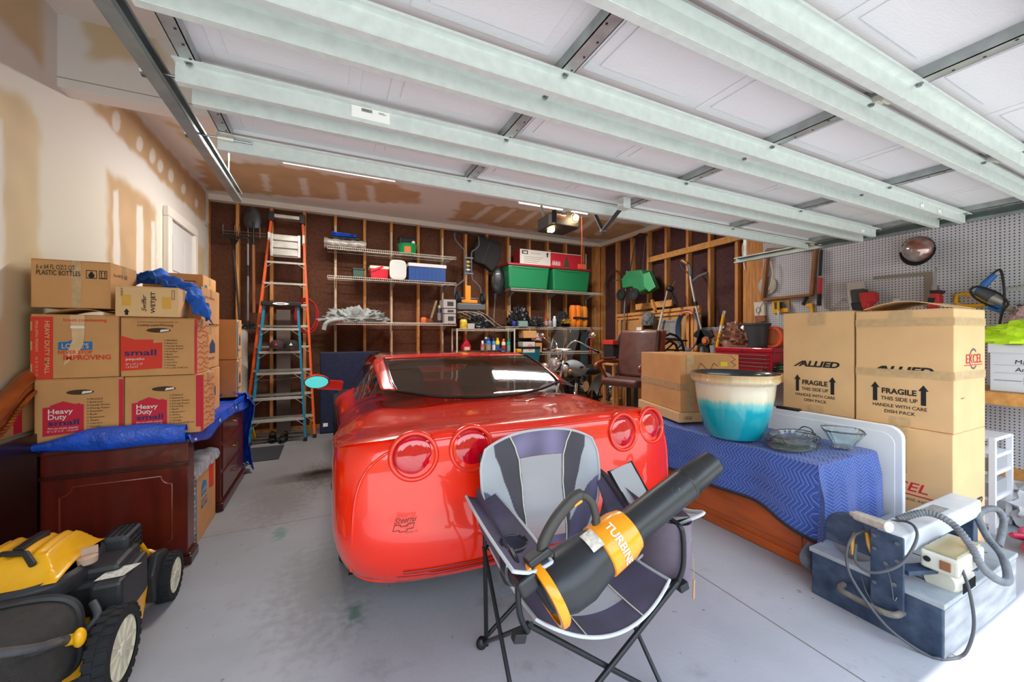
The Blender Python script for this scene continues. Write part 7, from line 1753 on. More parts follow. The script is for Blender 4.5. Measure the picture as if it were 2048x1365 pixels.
for k in range(7): a = -.9+.3*k; MB().tube([(.0, .245, .93), (.17*math.sin(a), .262, .93+.15*math.cos(a))], .006, 6).build('tufted_pleat', LE, lc, smooth=True)
m_ = MB(); m_.box(-.27, .27, -.26, .22, .40, .50); m_.build('seat', LE, lc, bevel=.04, seg=4)
for s in (-1, 1):
    m_ = MB(); m_.tube(catmull([(s*.30, .24, .70), (s*.33, .0, .715), (s*.33, -.20, .69), (s*.33, -.27, .655), (s*.33, -.25, .62)], 8), .028, 10); m_.tube(catmull([(s*.33, -.18, .66), (s*.31, -.12, .55), (s*.29, -.05, .44)], 5), .024, 8); m_.build('arm', CWd, lc, smooth=True)
    m_ = MB(); m_.tube([(s*.32, .16, .735), (s*.33, -.12, .735)], .026, 10); m_.build('arm_pad', LE, lc, smooth=True)
m_ = MB(); m_.cyl((0, 0, .10), (0, 0, .40), .03)
for k in range(5): a = k*2*PI/5; m_.bar((0, 0, .10), (.28*math.cos(a), .28*math.sin(a), .05), .05, .04); m_.sph((.28*math.cos(a), .28*math.sin(a), .028), .028, 10, 6)
m_.build('five_star_base', M_black, lc)
m_ = MB(); m_.sph((0, .0, 0), .15, 20, 12, (1, .5, 1)); t = thing('office_chair', 'black office chair with round back left of the brown leather chair', 'office chair', (at(1253, 684, Y=4.6).x, 4.6, 0))
m_ = MB(); m_.sph((0, 0, at(1253, 684, Y=4.6).z), .17, 20, 12, (1, .3, 1.1)); m_.build('backrest', BB, t, smooth=True); m_ = MB(); m_.box(-.22, .22, -.42, .02, .76, .84); m_.build('seat', BB, t, bevel=.03, seg=3); MB().cyl((0, -.2, .05), (0, -.2, .76), .03).build('column', M_black, t)
MB().bar((0, .03, .8), (0, .05, 1.3), .04, .02).build('back_bar', M_black, t)
m_ = MB()
for k in range(5): a = k*2*PI/5; m_.bar((0, -.2, .08), (.27*math.cos(a), -.2+.27*math.sin(a), .03), .05, .04)
m_.build('base', M_black, t)
# tool bag red/black
p = at(1231, 705, Y=5.1); t = thing('tool_bag', 'open black and red tool bag standing on a wooden stool behind the motorcycle', 'bag', (p.x, 5.1, .93))
m_ = MB(); m_.box(-.16, .14, -.12, .12, 0, .34); m_.build('bag_body', BB, t, bevel=.02); MB().box(-.17, .17, -.13, .13, .30, .38).build('red_rim', mat('red fabric', '#c03020', .8), t, bevel=.01); MB().box(-.01, .16, -.128, -.118, .06, .28).build('grey_pocket', mat('grey pocket', '#8d9195', .8), t); MB().box(-.14, -.08, -.126, -.118, .02, .06).build('red_tab', mat('pinkish red tab', '#d8243f', .6), t)
t = thing('stool', 'plain wooden stool under the black and red tool bag', 'stool', (p.x, 5.1, 0)); MB().box(-.17, .17, -.15, .15, .89, .929).build('seat', M_pineh, t, bevel=.004)
for sx_ in (-1, 1):
    for sy_ in (-1, 1): MB().box(sx_*.14-.018, sx_*.14+.018, sy_*.12-.018, sy_*.12+.018, 0, .89).build('leg', M_pine, t)
# ---- leaning things on the right wall
def wthing(name, label, cat, px, py, off=.05, group=None): p = on(px, py, off); return thing(name, label, cat, (p.x, p.y, p.z), 0, group)
t = wthing('plywood_sheet', 'large framed plywood sheet leaning against the right wall studs', 'plywood', 1320, 660, .10)
P = yz_([(1236, 630), (1402, 612), (1406, 735), (1236, 735)], .10); zb_ = .3
P = [(P[0][0], P[0][1]), (P[1][0], P[1][1]), (P[1][0], .0), (P[0][0], .0)]
w_(t).prism(P, XR-.11, XR-.09, 'X').build('sheet', mat('plywood', '#c08d55', .7, var=.15, vscale=3), t)
ya, yb_, ztp = P[1][0], P[0][0], (P[0][1]+P[1][1])/2
m_ = w_(t); m_.bar((XR-.125, yb_, P[0][1]-.02), (XR-.125, ya, P[1][1]-.02), .03, .05); m_.bar((XR-.125, yb_, P[0][1]-.09), (XR-.125, ya, P[1][1]-.09), .03, .04); m_.build('top_rails', M_pineh, t, bevel=.003)
t = wthing('timber_offcut', 'short pine board with a wedge block resting on top of the plywood', 'board', 1308, 612, .12)
a, b = on(1272, 615, .12), on(1345, 606, .12); w_(t).bar(a, b, .03, .105, up=(0, 0, 1)).build('board', M_pineh, t, bevel=.003)
w_(t).bar(on(1304, 600, .16), on(1311, 622, .16), .05, .035).build('wedge', M_pine, t, bevel=.003)
for i, (px, pt_, w__) in enumerate(((1240, 640, .05), (1249, 640, .045), (1282, 636, .07), (1376, 622, .05), (1385, 616, .045), (1392, 632, .06))):
    p = on(px, pt_, .16); t = thing('board', ['narrow pine board at the far end of the plywood, left one', 'narrow pine board at the far end of the plywood, right one', 'wider pine board leaning under the grey hat', 'pine stick inside the blue hose coil, left one', 'pine stick inside the blue hose coil, middle one', 'pine stick inside the blue hose coil, right one'][i], 'board', (p.x, p.y, 0), 0, 'pine boards leaning on the plywood')
    MB().box(-.012, .012, -w__/2, w__/2, 0, p.z).build('stick', M_pine, t, bevel=.002)
p = on(1336, 657, .18); t = thing('drawn_sign', 'grey board with hand drawn heart and lettering leaning on the plywood', 'sign', p)
a, b = on(1319, 641, .18), on(1355, 676, .18); w_(t).box(XR-.19, XR-.175, b.y, a.y, b.z, a.z).build('board', mat('grey board', '#8e8a8a', .8, var=.1, vscale=5), t)
o = Vector((XR-.19, a.y, b.z))-t.location; w, h = a.y-b.y, a.z-b.z
flat([[(x*w, y*h) for x, y in q] for q in (stroke([(.50, .22), (.42, .36), (.44, .44), (.50, .38), (.56, .44), (.58, .36), (.50, .22)], .012)+stroke([(.38, .66), (.5, .72), (.62, .66)], .012)+stroke([(.2, .2), (.14, .4), (.22, .55), (.9, .55)], .008)+stroke([(.1, .80), (.9, .84)], .008))], o, (0, -1, 0), (0, 0, 1), M_ink, t, 'drawing', .002)
letter('WATER SIDE OUT', o+Vector((0, -.1*w, .86*h)), (0, -1, 0), (0, 0, 1), .016, M_ink, t, width=.8*w)
# grey hat / sack
t = heap('grey_hat', 'grey cloth hat with dark band hanging before the plywood', 'hat', on(1298, 652, .28), .13, .10, .15, mat('grey felt', '#6c6d70', .9, var=.15, vscale=8), .15, 7, 3, sink=.5)
MB().box(-.02, .0, -.09, .09, -.06, .02).build('dark_band', M_black, t); o = box('wall_tag', M_white, XR-.30, XR-.29, on(1283, 660, .3).y, on(1273, 660, .3).y, on(1278, 664, .3).z, on(1278, 655, .3).z); tag(o, 'small white card left of the grey hat', 'card')
# blue hose coil
t = wthing('blue_hose', 'blue hose coil hanging on an orange holder in front of the sticks', 'hose', 1376, 660, .24)
a, b = on(1376, 622, .24), on(1376, 700, .24); c = (a+b)/2; hh = (a.z-b.z)/2; m_ = w_(t)
for k in range(5): m_.tube([Vector((c.x-.012*k+.02, c.y+(.17+.008*k)*math.cos(q), c.z+(hh*.97+.006*k)*math.sin(q))) for q in [j*2*PI/40 for j in range(40)]], .009, 6, closed=True)
m_.build('hose_coil', mat('slate blue hose', '#3c5578', .5), t, smooth=True); m_ = w_(t); m_.tube([Vector((c.x-.03, c.y+.10*math.cos(q), c.z+hh-.02+.04*math.sin(q)-.04)) for q in [k*PI/8 for k in range(9)]], .02, 8); m_.build('holder', mat('orange plastic dull', '#e07030', .5), t, smooth=True)
# green spreader
GS = mat('spreader green', '#2f7d4f', .45, var=.12, vscale=8)
t = wthing('lawn_spreader', 'green drop spreader with black wheels hanging upside down on the right wall', 'spreader', 1275, 560, .25)
w_(t).prism(yz_([(1268, 544), (1296, 541), (1312, 577), (1284, 590), (1278, 575), (1258, 578), (1256, 560)], .22), XR-.38, XR-.12, 'X').build('hopper', GS, t, bevel=.02, seg=3)
w_(t).prism(yz_([(1284, 548), (1296, 544), (1309, 574), (1296, 584), (1286, 574)], .42), XR-.40, XR-.385, 'X').build('hopper_lid', mat('spreader green light', '#4a9a68', .45), t, bevel=.008)
for i, (px, py, oo) in enumerate(((1242, 590, .30), (1268, 589, .46))):
    c = on(px, py, oo); m_ = w_(t); m_.lathe([(.05, -.02), (.095, -.024), (.105, -.015), (.105, .015), (.095, .024), (.05, .02)], c, 'X', 28); wo = m_.build('wheel', M_rub, t, smooth=True, ang=40); w_(t).lathe([(.001, -.01), (.07, -.015), (.07, .015), (.001, .01)], c, 'X', 24).build('wheel_disc', mat('spreader disc', '#2e3130', .5), wo, smooth=True)
w_(t).tube([on(1228, 562, .3), on(1252, 557, .3), on(1284, 552, .3)], .009, 8).build('axle_bar', mat('dull steel', '#6a6c6c', .4, .6), t)
for pts in ([(1260, 545), (1264, 520), (1270, 490), (1272, 474)], [(1286, 545), (1287, 515), (1291, 480), (1293, 470)]): w_(t).tube([on(x, y, .2) for x, y in pts], .010, 8).build('handle_tube', M_black, t)
w_(t).tube([on(1268, 476, .2), on(1280, 468, .22), on(1294, 470, .2)], .018, 8).build('handle_grip', M_black, t, smooth=True)
# poles and trimmers
def pole(name, label, cat, segs, off=.2):
    t = wthing(name, label, cat, segs[0][0][0][0], segs[0][0][0][1], off)
    for pts, r, m, nm in segs: w_(t).tube([on(x, y, off) for x, y in pts], r, 10).build(nm, m, t, smooth=True)
    return t
GYP = mat('grey tube', '#85888a', .4, .5); SLV = mat('silver tube', '#c3c4c4', .3, .6)
pole('grey_pole', 'grey metal pole standing beside the green spreader', 'pole', [([(1254, 542), (1250, 600), (1245, 700)], .014, GYP, 'pole')], .24)
t = pole('string_trimmer', 'string trimmer turned upside down with silver shaft at the plywood', 'string trimmer', [([(1335, 580), (1325, 625)], .014, SLV, 'shaft'), ([(1325, 625), (1316, 664)], .019, mat('pale tube', '#c9cacc', .4), 'lower_shaft')], .26)
w_(t).sph(on(1340, 578, .26), .06, 14, 10, (1, 1, .8)).build('trimmer_head', M_black, t, smooth=True); w_(t).bar(on(1340, 585, .26), on(1352, 608, .26), .02, .05).build('blade_guard', M_black, t); w_(t).tube([on(1343, 575, .26), on(1350, 562, .26)], .002, 5).build('line', mat('trimmer line', '#d08030', .5), t)
t = pole('pole_saw', 'long silver pole trimmer with grey and orange grip leaning on the right wall', 'string trimmer', [([(1380, 548), (1383, 570), (1391, 610), (1403, 662)], .017, SLV, 'shaft'), ([(1391, 604), (1392, 612)], .026, M_black, 'clamp')], .26)
w_(t).tube(catmull([on(1363, 522, .26), on(1372, 526, .26), on(1380, 535, .26), on(1381, 552, .26)], 5), .026, 8).build('rear_grip', mat('grey grip', '#5b5f62', .5), t, smooth=True); w_(t).tube(catmull([on(1360, 526, .26), on(1366, 538, .26), on(1378, 548, .26)], 5), .012, 8).build('guard_loop', M_black, t, smooth=True)
w_(t).tube([on(1364, 521, .30), on(1374, 527, .30)], .012, 8).build('orange_strip', M_org, t, smooth=True); w_(t).tube(catmull([on(1386, 562, .26), on(1400, 552, .26), on(1410, 548, .26), on(1415, 545, .26)], 5), .020, 8).build('front_grip', mat('grey grip', '#5b5f62'), t, smooth=True)
t = wthing('trimmer_head', 'upturned trimmer with black guard and orange knob before the tool chest', 'string trimmer', 1410, 680, .30)
P = [(1410+20*math.cos(a), 673-15*math.sin(a)) for a in [PI*k/12 for k in range(13)]]+[(1420, 690), (1400, 690)]
w_(t).prism(yz_(P, .30), XR-.34, XR-.29, 'X').build('guard', M_black, t, bevel=.008); c = on(1411, 682, .36); w_(t).lathe([(.001, -.03), (.035, -.028), (.038, .02)], c, 'X', 18).build('orange_knob', mat('orange plastic dull', '#e07030'), t, smooth=True); w_(t).lathe([(.04, -.01), (.06, -.005), (.06, .02)], c, 'X', 18).build('brown_ring', mat('brown ring', '#8a5a3a', .5), t, smooth=True)
w_(t).tube([on(1405, 690, .28), on(1402, 735, .28)], .03, 10).build('body', mat('blue grey body', '#7a8c9c', .5), t); w_(t).tube([on(1415, 690, .28), on(1420, 735, .28)], .025, 10).build('dark_body', mat('dark navy body', '#252a33', .5), t)
heap('cloth_shell', 'beige dust bag behind the yellow pole', 'bag', on(1431, 690, .22), .10, .14, .13, mat('beige cloth', '#a3917a', .8), .2, 8, 2)
t = thing('metal_stand', 'black folding frame with bars standing behind the leather chair', 'frame', (at(1352, 700, Y=3.9).x, 3.9, 0))
for pts in ([(1326, 675), (1340, 668), (1352, 672), (1364, 684), (1368, 702)], [(1328, 690), (1340, 682), (1352, 690), (1356, 704)], [(1330, 679), (1374, 682)], [(1328, 704), (1346, 688)], [(1350, 703), (1362, 690)], [(1330, 700), (1368, 701)]): w_(t).tube([at(x, y, Y=3.9) for x, y in pts], .018 if len(pts) > 2 else .012, 8).build('bar', M_black, t, smooth=True)
for px in (1330, 1368): a = at(px, 700, Y=3.9); w_(t).tube([a, (a.x, 3.9, 0)], .012, 8).build('leg', M_black, t)
# cable loops
t = wthing('cable_loops', 'thin brown wire loops hanging on the first right wall stud', 'cable', 1228, 575, .03)
m_ = w_(t)
for k in range(4): c = on(1229+k, 566+k*3, .03); m_.tube([c+Vector((-.01*k, (.26+.02*k)*math.cos(q), (.24+.02*k)*math.sin(q))) for q in [j*2*PI/36 for j in range(36)]], .004, 5, closed=True)
m_.build('loops', mat('rusty wire', '#5a4032', .6), t, smooth=True)
m_ = MB(); m_.tube(catmull([on(1491, 480, .02), on(1485, 492, .02), on(1486, 515, .02), on(1490, 540, .02)], 6), .006, 6); tag(m_.build('white_cable', M_white, None, smooth=True), 'white cable stapled beside the pine corner planks', 'cable')
# workbench with tool chest
wz = at(1560, 737, X=4.75).z; wz = .96
yb0, yb1 = 1.0, 4.35
bn = thing('workbench', 'long pine edged workbench along the pegboard wall', 'workbench', (4.75, 2.6, 0))
w_(bn).box(4.55, XR-.02, .70, yb1, wz-.03, wz).build('bench_top', mat('worn ply top', '#b58a58', .7, var=.2, vscale=6), bn, bevel=.003)
w_(bn).box(4.53, 4.57, .70, yb1, wz-.10, wz-.005).build('bench_edge', M_pineh, bn, bevel=.004)
for y in (2.3, 4.3): w_(bn).box(4.58, 4.67, y-.045, y+.045, 0, wz-.03).build('leg', M_pine, bn, bevel=.003)
RC = mat('red tool chest', '#b00f26', .35, coat=.4)
tcx = 4.62; A_ = at(1432, 694, X=tcx); B_ = at(1545, 694, X=tcx)
tc_ = thing('tool_chest', 'red metal tool chest with drawers on the workbench', 'tool chest', (4.8, (A_.y+B_.y)/2, wz))
zt2 = A_.z; w_(tc_).box(tcx, XR-.05, B_.y, A_.y, wz+.001, zt2-.02).build('chest', RC, tc_, bevel=.006); w_(tc_).box(tcx-.012, XR-.05, B_.y-.01, A_.y+.01, zt2-.055, zt2).build('lid', RC, tc_, bevel=.01)
for i in range(4):
    z = wz+.02+i*(zt2-.09-wz)/4; o = w_(tc_).box(tcx-.008, tcx, B_.y+.03, A_.y-.03, z, z+(zt2-.09-wz)/4-.012).build('drawer', mat('tool chest drawer', '#8e0d20', .4, coat=.3), tc_, bevel=.003)
    w_(tc_).box(tcx-.016, tcx-.008, B_.y+.05, A_.y-.05, z+(zt2-.09-wz)/4-.022, z+(zt2-.09-wz)/4-.012).build('drawer_pull', M_steel, o)
w_(tc_).box(tcx-.016, tcx-.01, (A_.y+B_.y)/2-.02, (A_.y+B_.y)/2+.02, zt2-.05, zt2-.035).build('lock', M_chrome, tc_)
p = at(1472, 694, X=4.78); heap('plastic_bag', 'brown translucent plastic bag on the red tool chest', 'bag', (4.78, p.y, zt2), .17, .26, .20, mat('brown plastic bag', '#8a5c4c', .22, var=.3, vscale=14, bump=.6, bscale=24, coat=.5), .35, 9, 7, sink=.5)
p = at(1514, 694, X=4.80); t = thing('plastic_bucket', 'dark grey plastic bucket on the red tool chest beside the brown bag', 'bucket', (4.80, p.y, zt2)); rr = .145
MB().lathe([(.001, .004), (rr*.80, .002), (rr*.97, .27), (rr*1.04, .275), (rr*1.04, .30), (rr*.97, .30), (rr*.78, .012), (.001, .012)], (0, 0, 0), 'Z', 32).build('bucket', mat('charcoal plastic', '#3f4147', .5), t, smooth=True, ang=40)
p = at(1546, 688, X=4.85); t = thing('cord_reel', 'orange cord reel on the tool chest right of the bucket', 'cord reel', (4.85, p.y, zt2+.13)); OR2 = mat('orange red plastic', '#e2582c', .5)
MB().lathe([(.10, -.04), (.13, -.04), (.13, .04), (.10, .04)], (0, 0, 0), 'X', 30, closed=True).build('reel_ring', OR2, t, smooth=True, ang=40); MB().lathe([(.001, -.02), (.09, -.02), (.09, .02), (.001, .02)], (0, 0, 0), 'X', 24).build('reel_core', mat('brown orange core', '#c2683a', .6), t)
t = wthing('level', 'yellow and white telescopic level leaning on the tool chest', 'pole', 1441, 655, .46)
for (a, b, m) in (((1449, 622), (1447, 630), SLV), ((1447, 630), (1443, 652), M_yel), ((1443, 652), (1440, 667), M_white), ((1440, 667), (1434, 694), M_yel)): w_(t).tube([on(*a, .46), on(*b, .46)], .020, 10).build('pole_section', m, t)
p = at(1530, 735, X=4.70); heap('bench_tools', 'heap of small hand tools and a green label on the near bench end', 'tools', (4.72, at(1545, 733, X=4.72).y, wz), .1, .22, .07, mat('tool heap', '#4f5a52', .5, .3, var=.5, vscale=25), .6, 12, 4)
# wall hung tools
t = wthing('canvas_pouch', 'white canvas tool pouch with round emblem hanging on the pine planks', 'pouch', 1518, 620, .03); plate(w_(t), [(1507, 605), (1528, 604), (1529, 636), (1509, 638)], .05, .04).build('pouch', mat('canvas', '#d9d0c4', .85), t, bevel=.008)
plate(w_(t), [(1509, 632), (1529, 631), (1530, 643), (1510, 645)], .052, .04).build('leather_bottom', mat('tan leather', '#9c5a38', .6), t, bevel=.004); c = on(1517, 621, .052); w_(t).tube([c+Vector((0, .03*math.cos(a), .035*math.sin(a))) for a in [k*PI/8 for k in range(16)]], .003, 5, closed=True).build('emblem', M_ink, t)
FRW = mat('walnut frame', '#8f5a34', .5, var=.2, vscale=6)
t = wthing('picture_frame', 'large empty brown wooden picture frame hanging on the pegboard', 'picture frame', 1580, 550, .05)
Pf = [on(1536, 500, .05), on(1632, 498, .05), on(1624, 590, .05), on(1526, 600, .05)]
for i in range(4): w_(t).bar(Pf[i], Pf[(i+1) % 4], .035, .06, up=(1, 0, 0)).build('frame_side', FRW, t, bevel=.006)
t = wthing('saw_blade', 'round steel saw blade hanging behind the picture frame', 'saw blade', 1534, 572, .02); c = on(1534, 572, .025); w_(t).lathe([(.02, -.001), (.115, -.001), (.115, .001), (.02, .001)], c, 'X', 40, closed=True).build('blade', mat('blade steel', '#8b8780'), t)
m_ = MB(); m_.tube(catmull([on(1541, 523, .08), on(1545, 545, .08), on(1543, 565, .08), on(1538, 580, .08)], 6), .009, 8); tag(m_.build('cream_strap', mat('cream strap', '#d6c19a', .7), None, smooth=True), 'cream strap looped over the picture frame corner', 'strap')
t = wthing('bit_set', 'yellow and black bit set in clear pack hanging under the picture frame', 'bit set', 1560, 612, .03); plate(w_(t), [(1543, 602), (1577, 600), (1578, 624), (1545, 628)], .035, .02).build('pack', M_yel, t, bevel=.006); plate(w_(t), [(1548, 605), (1573, 603), (1573, 616), (1549, 619)], .038, .02).build('bits', mat('dark bits', '#3a3a3e', .5, var=.5, vscale=80), t)
t = wthing('screwdriver', 'yellow handled tool hanging from the yellow bit set', 'screwdriver', 1557, 620, .06); w_(t).tube([on(1557, 604, .06), on(1557, 622, .06)], .016, 8).build('handle', mat('yellow handle', '#e3b62c', .5), t); w_(t).tube([on(1557, 622, .06), on(1557, 652, .06)], [.014, .004], 8).build('tip', M_white, t)
t = wthing('wire_coil', 'thin clear cable coil hanging beside the canvas pouch', 'cable', 1545, 630, .04); m_ = w_(t)
for k in range(3): c = on(1549, 632, .04); m_.tube([c+Vector((-.006*k, (.17+.01*k)*math.cos(q), (.22+.012*k)*math.sin(q))) for q in [j*2*PI/36 for j in range(36)]], .004, 5, closed=True)
m_.build('coil', mat('pale cable', '#c9c7c8', .4), t, smooth=True)
t = wthing('bolt_cutter', 'long black bolt cutter with red handle sleeve hanging on the pegboard', 'bolt cutter', 1640, 560, .05)
w_(t).tube([on(1643, 500, .06), on(1640, 552, .06)], .016, 8).build('upper_arm', M_black, t); w_(t).tube([on(1641, 556, .06), on(1639, 588, .06)], .020, 8).build('red_sleeve', mat('red sleeve', '#c8242e', .45), t, smooth=True); w_(t).tube([on(1639, 588, .06), on(1638, 612, .06)], .022, 8).build('grip', M_black, t, smooth=True)
t = wthing('hand_saw', 'small hand saw with yellow handle below the picture frame', 'hand saw', 1615, 612, .04); w_(t).tube([on(1614, 594, .04), on(1606, 610, .04)], .02, 8).build('black_grip', M_black, t); plate(w_(t), [(1611, 608), (1624, 606), (1626, 628), (1621, 628), (1618, 614), (1612, 614)], .04, .025).build('handle', M_yel, t, bevel=.004)
MRD = mat('tool red', '#c22a2c', .45)
t = wthing('circular_saw', 'red and black circular saw hanging on the pegboard above the carton', 'circular saw', 1718, 595, .10)
plate(w_(t), [(1693, 568), (1728, 563), (1731, 580), (1700, 584), (1706, 620), (1699, 622)], .14, .012).build('shoe', M_alu, t); plate(w_(t), [(1699, 580), (1728, 577), (1733, 600), (1718, 612), (1703, 612)], .16, .09).build('blade_case', mat('grey case', '#4a4c50', .5, .3), t, bevel=.012)
plate(w_(t), [(1715, 586), (1746, 582), (1750, 602), (1738, 607), (1736, 618), (1722, 620)], .20, .12).build('body', MRD, t, bevel=.02, seg=3); plate(w_(t), [(1700, 606), (1722, 605), (1728, 626), (1706, 628)], .20, .10).build('grip', M_black, t, bevel=.01)
t = wthing('framing_square', 'dull steel framing square hanging on the pegboard', 'framing square', 1820, 560, .01); plate(w_(t), [(1746, 554), (1865, 543), (1865, 615), (1848, 617), (1849, 552), (1747, 560)], .012, .004).build('square', mat('dull square steel', '#8a857c', .45, .5), t)
t = wthing('reciprocating_saw', 'red and black reciprocating saw hanging nose up on the pegboard', 'reciprocating saw', 1867, 595, .10)
plate(w_(t), [(1861, 585), (1877, 584), (1880, 603), (1868, 618), (1851, 618), (1856, 600)], .16, .10).build('body', MRD, t, bevel=.02, seg=3); plate(w_(t), [(1858, 581), (1881, 580), (1880, 586), (1859, 587)], .17, .12).build('collar', M_black, t, bevel=.006); plate(w_(t), [(1863, 572), (1874, 571), (1874, 581), (1864, 582)], .13, .04).build('clamp', M_steel, t); plate(w_(t), [(1869, 535), (1874, 535), (1873, 573), (1868, 573)], .11, .003).build('blade', M_steel, t); plate(w_(t), [(1856, 596), (1871, 596), (1866, 608), (1854, 608)], .164, .02).build('grip_panel', M_black, t)
t = wthing('socket_plate', 'small white wall plate peeking above the carton', 'wall plate', 1791, 605, .01); plate(w_(t), [(1785, 598), (1797, 598), (1797, 612), (1785, 612)], .02, .018).build('plate', M_white, t)
t = wthing('wire_hanger', 'thin steel wire hanger on the pegboard left of the circular saw', 'hanger', 1680, 610, .02); w_(t).tube([on(1660, 620, .02), on(1688, 597, .02), on(1700, 614, .02), on(1660, 620, .02)], .003, 5).build('wire', M_steel, t)
# helmet
c = on(1836, 500, .10); t = thing('motorcycle_helmet', 'silver and orange flame patterned half helmet hanging on the pegboard', 'helmet', c); t.scale = (.74, .74, .74)
HMt = mat('helmet flame paint', '#b9bcc2', .12, .5, coat=1, col2='#a8532c', vscale=7, detail=1)
m_ = MB(); m_.grid(lambda u, v: (-(.145*math.cos(PI/2*v)), .15*math.sin(PI/2*v)*math.cos(2*PI*u), .155*math.sin(PI/2*v)*math.sin(2*PI*u)), 36, 14, wrapu=True); m_.build('shell', HMt, t, smooth=True)
MB().grid(lambda u, v: (-.02-.05*v*0-.03*math.sin(PI*u)*v, (.15+.02*v)*math.cos(PI+PI*u), (.155+.05*v)*math.sin(PI+PI*u)), 20, 5).build('visor', M_black, t, smooth=True, solid=.004)
MB().tube([(0, .15*math.cos(q), .155*math.sin(q)) for q in [k*2*PI/36 for k in range(36)]], .008, 8, closed=True).build('trim_ring', M_black, t, smooth=True)
m_ = MB()
for k in range(16): q = PI*.15+k*PI*.7/15; m_.sph((-.02, .162*math.cos(q), .167*math.sin(q)), .009, 8, 6)
m_.build('chin_beads', mat('metal beads', '#8a7a6a', .3, .6), t, smooth=True)
# drill, level handle, metal rail, belt
BLU = mat('tool blue', '#2a6cb8', .4)
t = wthing('power_drill', 'blue and grey corded power drill hanging by its handle on the pegboard', 'drill', 1975, 580, .12)
w_(t).tube([on(1990, 549, .12), on(1972, 566, .12), on(1952, 592, .12)], [.022, .026, .026], 10).build('handle', BLU, t, smooth=True); w_(t).tube([on(1958, 582, .13), on(1985, 596, .13)], [.042, .046], 14).build('body', mat('drill grey', '#50555c', .45), t, smooth=True)
w_(t).tube([on(1985, 596, .13), on(2008, 606, .13)], [.042, .034], 14).build('gear_case', M_alu, t, smooth=True); w_(t).tube([on(1978, 614, .14), on(2004, 620, .14)], [.022, .030], 10).build('side_handle', BLU, t, smooth=True)
w_(t).tube(catmull([on(1985, 548, .16), on(2000, 540, .16), on(2006, 560, .16), on(2009, 600, .16), on(2003, 618, .16), on(1980, 612, .17), on(1950, 596, .17), on(1941, 580, .17), on(1958, 574, .18), on(1995, 586, .18), on(2016, 606, .17), on(2006, 622, .16), on(2001, 640, .15), on(1998, 655, .15)], 8), .008, 8).build('cable', M_black, t, smooth=True); w_(t).sph(on(1996, 660, .15), .022, 10, 8, (1, 1, 1.4)).build('plug', M_black, t, smooth=True)
t = wthing('yellow_level_handle', 'yellow hacksaw frame hanging left of the drill', 'hacksaw', 1935, 600, .04)
w_(t).tube([on(x, y, .04) for x, y in ((1912, 605), (1914, 590), (1935, 588), (1955, 596), (1970, 606), (1965, 611), (1930, 612), (1918, 610))], .016, 8, closed=True).build('frame', M_yel, t, smooth=True)
t = wthing('metal_rail', 'flat grey metal straightedge hanging on the pegboard right of the drill', 'straightedge', 2040, 580, .03); plate(w_(t), [(2014, 577), (2075, 568), (2075, 576), (2014, 583)], .03, .006).build('rail', M_alu, t)
t = wthing('belt', 'dark belt with white clip hanging at the right frame edge', 'belt', 2040, 620, .05); w_(t).tube([on(2008, 614, .06), on(2028, 622, .06), on(2060, 636, .06)], .02, 8).build('strap', mat('beige strap', '#b9a58c', .8), t, smooth=True); plate(w_(t), [(2033, 610), (2070, 610), (2070, 628), (2035, 626)], .08, .03).build('belt_body', mat('dark belt', '#3a3c42', .6), t); w_(t).tube([on(2034, 613, .1), on(2040, 613, .1), on(2039, 624, .1), on(2033, 622, .1)], .004, 6, closed=True).build('clip', M_white, t)
# items at the near end of the bench
bb = at(1978, 762, X=4.56)
t = thing('file_box', 'white cardboard file box with handwriting on the near end of the workbench', 'box', (4.80, bb.y-.25, wz)); y1b = bb.y; 
hb = at(1980, 690, X=4.58).z-wz
w_(t).box(4.58, 4.98, y1b-.55, y1b, wz+.001, wz+hb).build('carton', mat('white file carton', '#d5d8de', .8), t, bevel=.003); w_(t).box(4.57, 4.99, y1b-.56, y1b+.01, wz+hb-.06, wz+hb+.01).build('lid', mat('white file carton', '#d5d8de'), t, bevel=.003)
t['dims'] = (.20, .275, hb); o = Vector((4.58, y1b, wz))-t.location
for tx, yy, hh2 in (("Mark  Files", .60, .09), ("Anna's files", .44, .09)): letter(tx, o+Vector((0, -.12, hb*yy)), (0, -1, 0), (0, 0, 1), hb*hh2, M_ink, t, width=.20, shear=.1)
flat([rectp(.02, .50, hb*.40, hb*.405), rectp(.02, .50, hb*.57, hb*.575), rectp(.02, .15, hb*.235, hb*.25)], o, (0, -1, 0), (0, 0, 1), mat('grey line', '#7b8490', .6), t, 'lines', .002)
flat([rectp(.16, .40, hb*.17, hb*.32)], o, (0, -1, 0), (0, 0, 1), M_ink, t, 'badge', .002); letter('BANKERS BOX', o+Vector((0, -.17, hb*.215)), (0, -1, 0), (0, 0, 1), hb*.06, M_white, t, width=.22, bold=.03, lift=.004)
HV = mat('hi vis yellow', '#c6ee2a', .8, var=.12, vscale=10, bump=.25, bscale=24)
heap('hi_vis_shirt', 'crumpled fluorescent yellow shirt on the white file box', 'shirt', (4.75, y1b-.20, wz+hb+.0), .20, .32, .15, HV, .35, 9, 5, sink=.15)
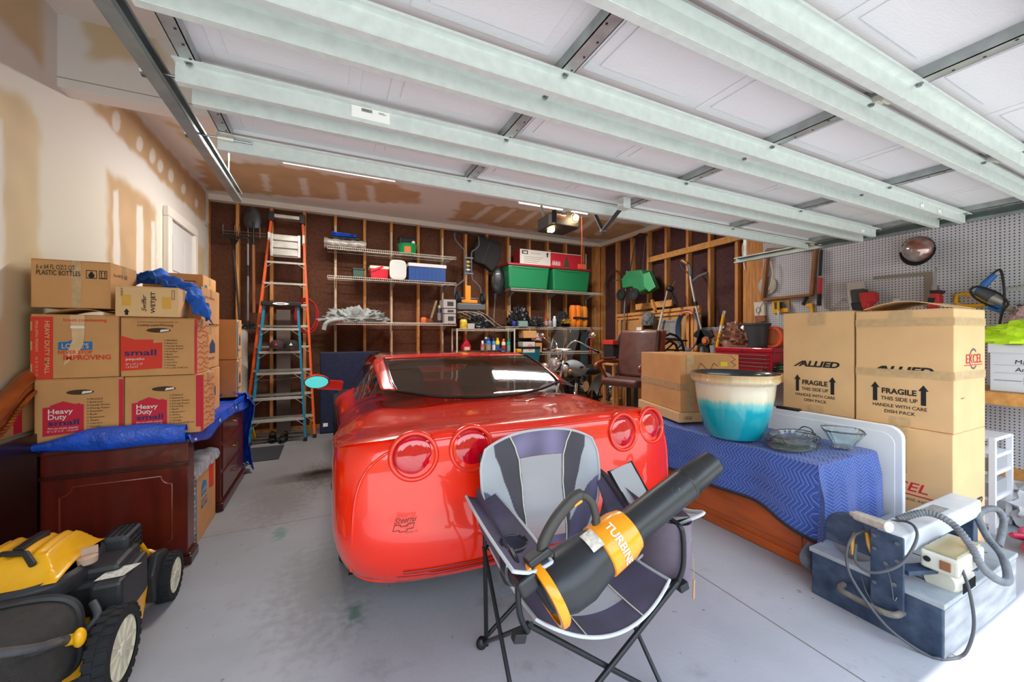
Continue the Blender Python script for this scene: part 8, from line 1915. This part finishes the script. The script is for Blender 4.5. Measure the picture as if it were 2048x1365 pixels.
heap('striped_towel', 'pink and white striped cloth behind the fluorescent shirt', 'cloth', (4.98, y1b-.18, wz+hb+.13), .08, .18, .13, mat('pink white cloth', '#d8c4c2', .9, col2='#b88a8e', vscale=30, stretch=(1, 6, 1)), .3, 10, 8)
# white drawer tower under the bench, plastic bag, red cord
dt = thing('drawer_tower', 'white plastic drawer tower frame under the workbench', 'drawer tower', (4.32, 1.16, 0)); WP = mat('white plastic', '#dcdde2', .45)
dx0, dx1, dy0, dy1, dz1 = 4.18, 4.52, .98, 1.36, .66
for x in (dx0, dx1):
    for y in (dy0, dy1): w_(dt).box(x-.015, x+.015, y-.015, y+.015, 0, dz1).build('post', WP, dt)
for z in (.03, .22, .40, .52, .64): w_(dt).box(dx0, dx1, dy0-.01, dy1+.01, z, z+.025).build('tier', WP, dt, bevel=.004)
for z in (.25, .43): w_(dt).box(dx0+.02, dx1-.02, dy0+.01, dy1-.01, z, z+.09).build('drawer', mat('frosted drawer', '#b4b6ba', .3, alpha=.7), dt)
heap('plastic_bag', 'crumpled white plastic bag on the floor under the pegboard', 'bag', (4.62, .78, 0), .20, .22, .26, mat('white plastic bag', '#d6d6d8', .3, bump=.6, bscale=20, coat=.3), .4, 9, 12)
rcd = thing('extension_cord', 'tangled thick red extension cord on the floor at the right edge', 'cord', (4.25, .72, 0)); random.seed(11)
pts = [Vector((4.12+.30*math.sin(k*1.9+.4)*.8+random.uniform(-.05, .05), .70+.13*math.cos(k*2.3)+random.uniform(-.04, .04), .03+.09*abs(math.sin(k*1.1)))) for k in range(22)]
w_(rcd).tube(catmull(pts, 10), .016, 8).build('cord_tangle', mat('red rubber cord', '#b5294a', .4, var=.2, vscale=14), rcd, smooth=True)
o = box('green_bottle', mat('green plastic bottle', '#2f7a3c', .4), 4.22, 4.30, .66, .73, .0, .06, None, .01); tag(o, 'green plastic item lying within the red cord tangle', 'container')
o = box('yellow_plug', M_yel, 4.0, 4.06, .56, .60, 0, .035, None, .008); tag(o, 'yellow cord plug on the floor by the red tangle', 'plug')
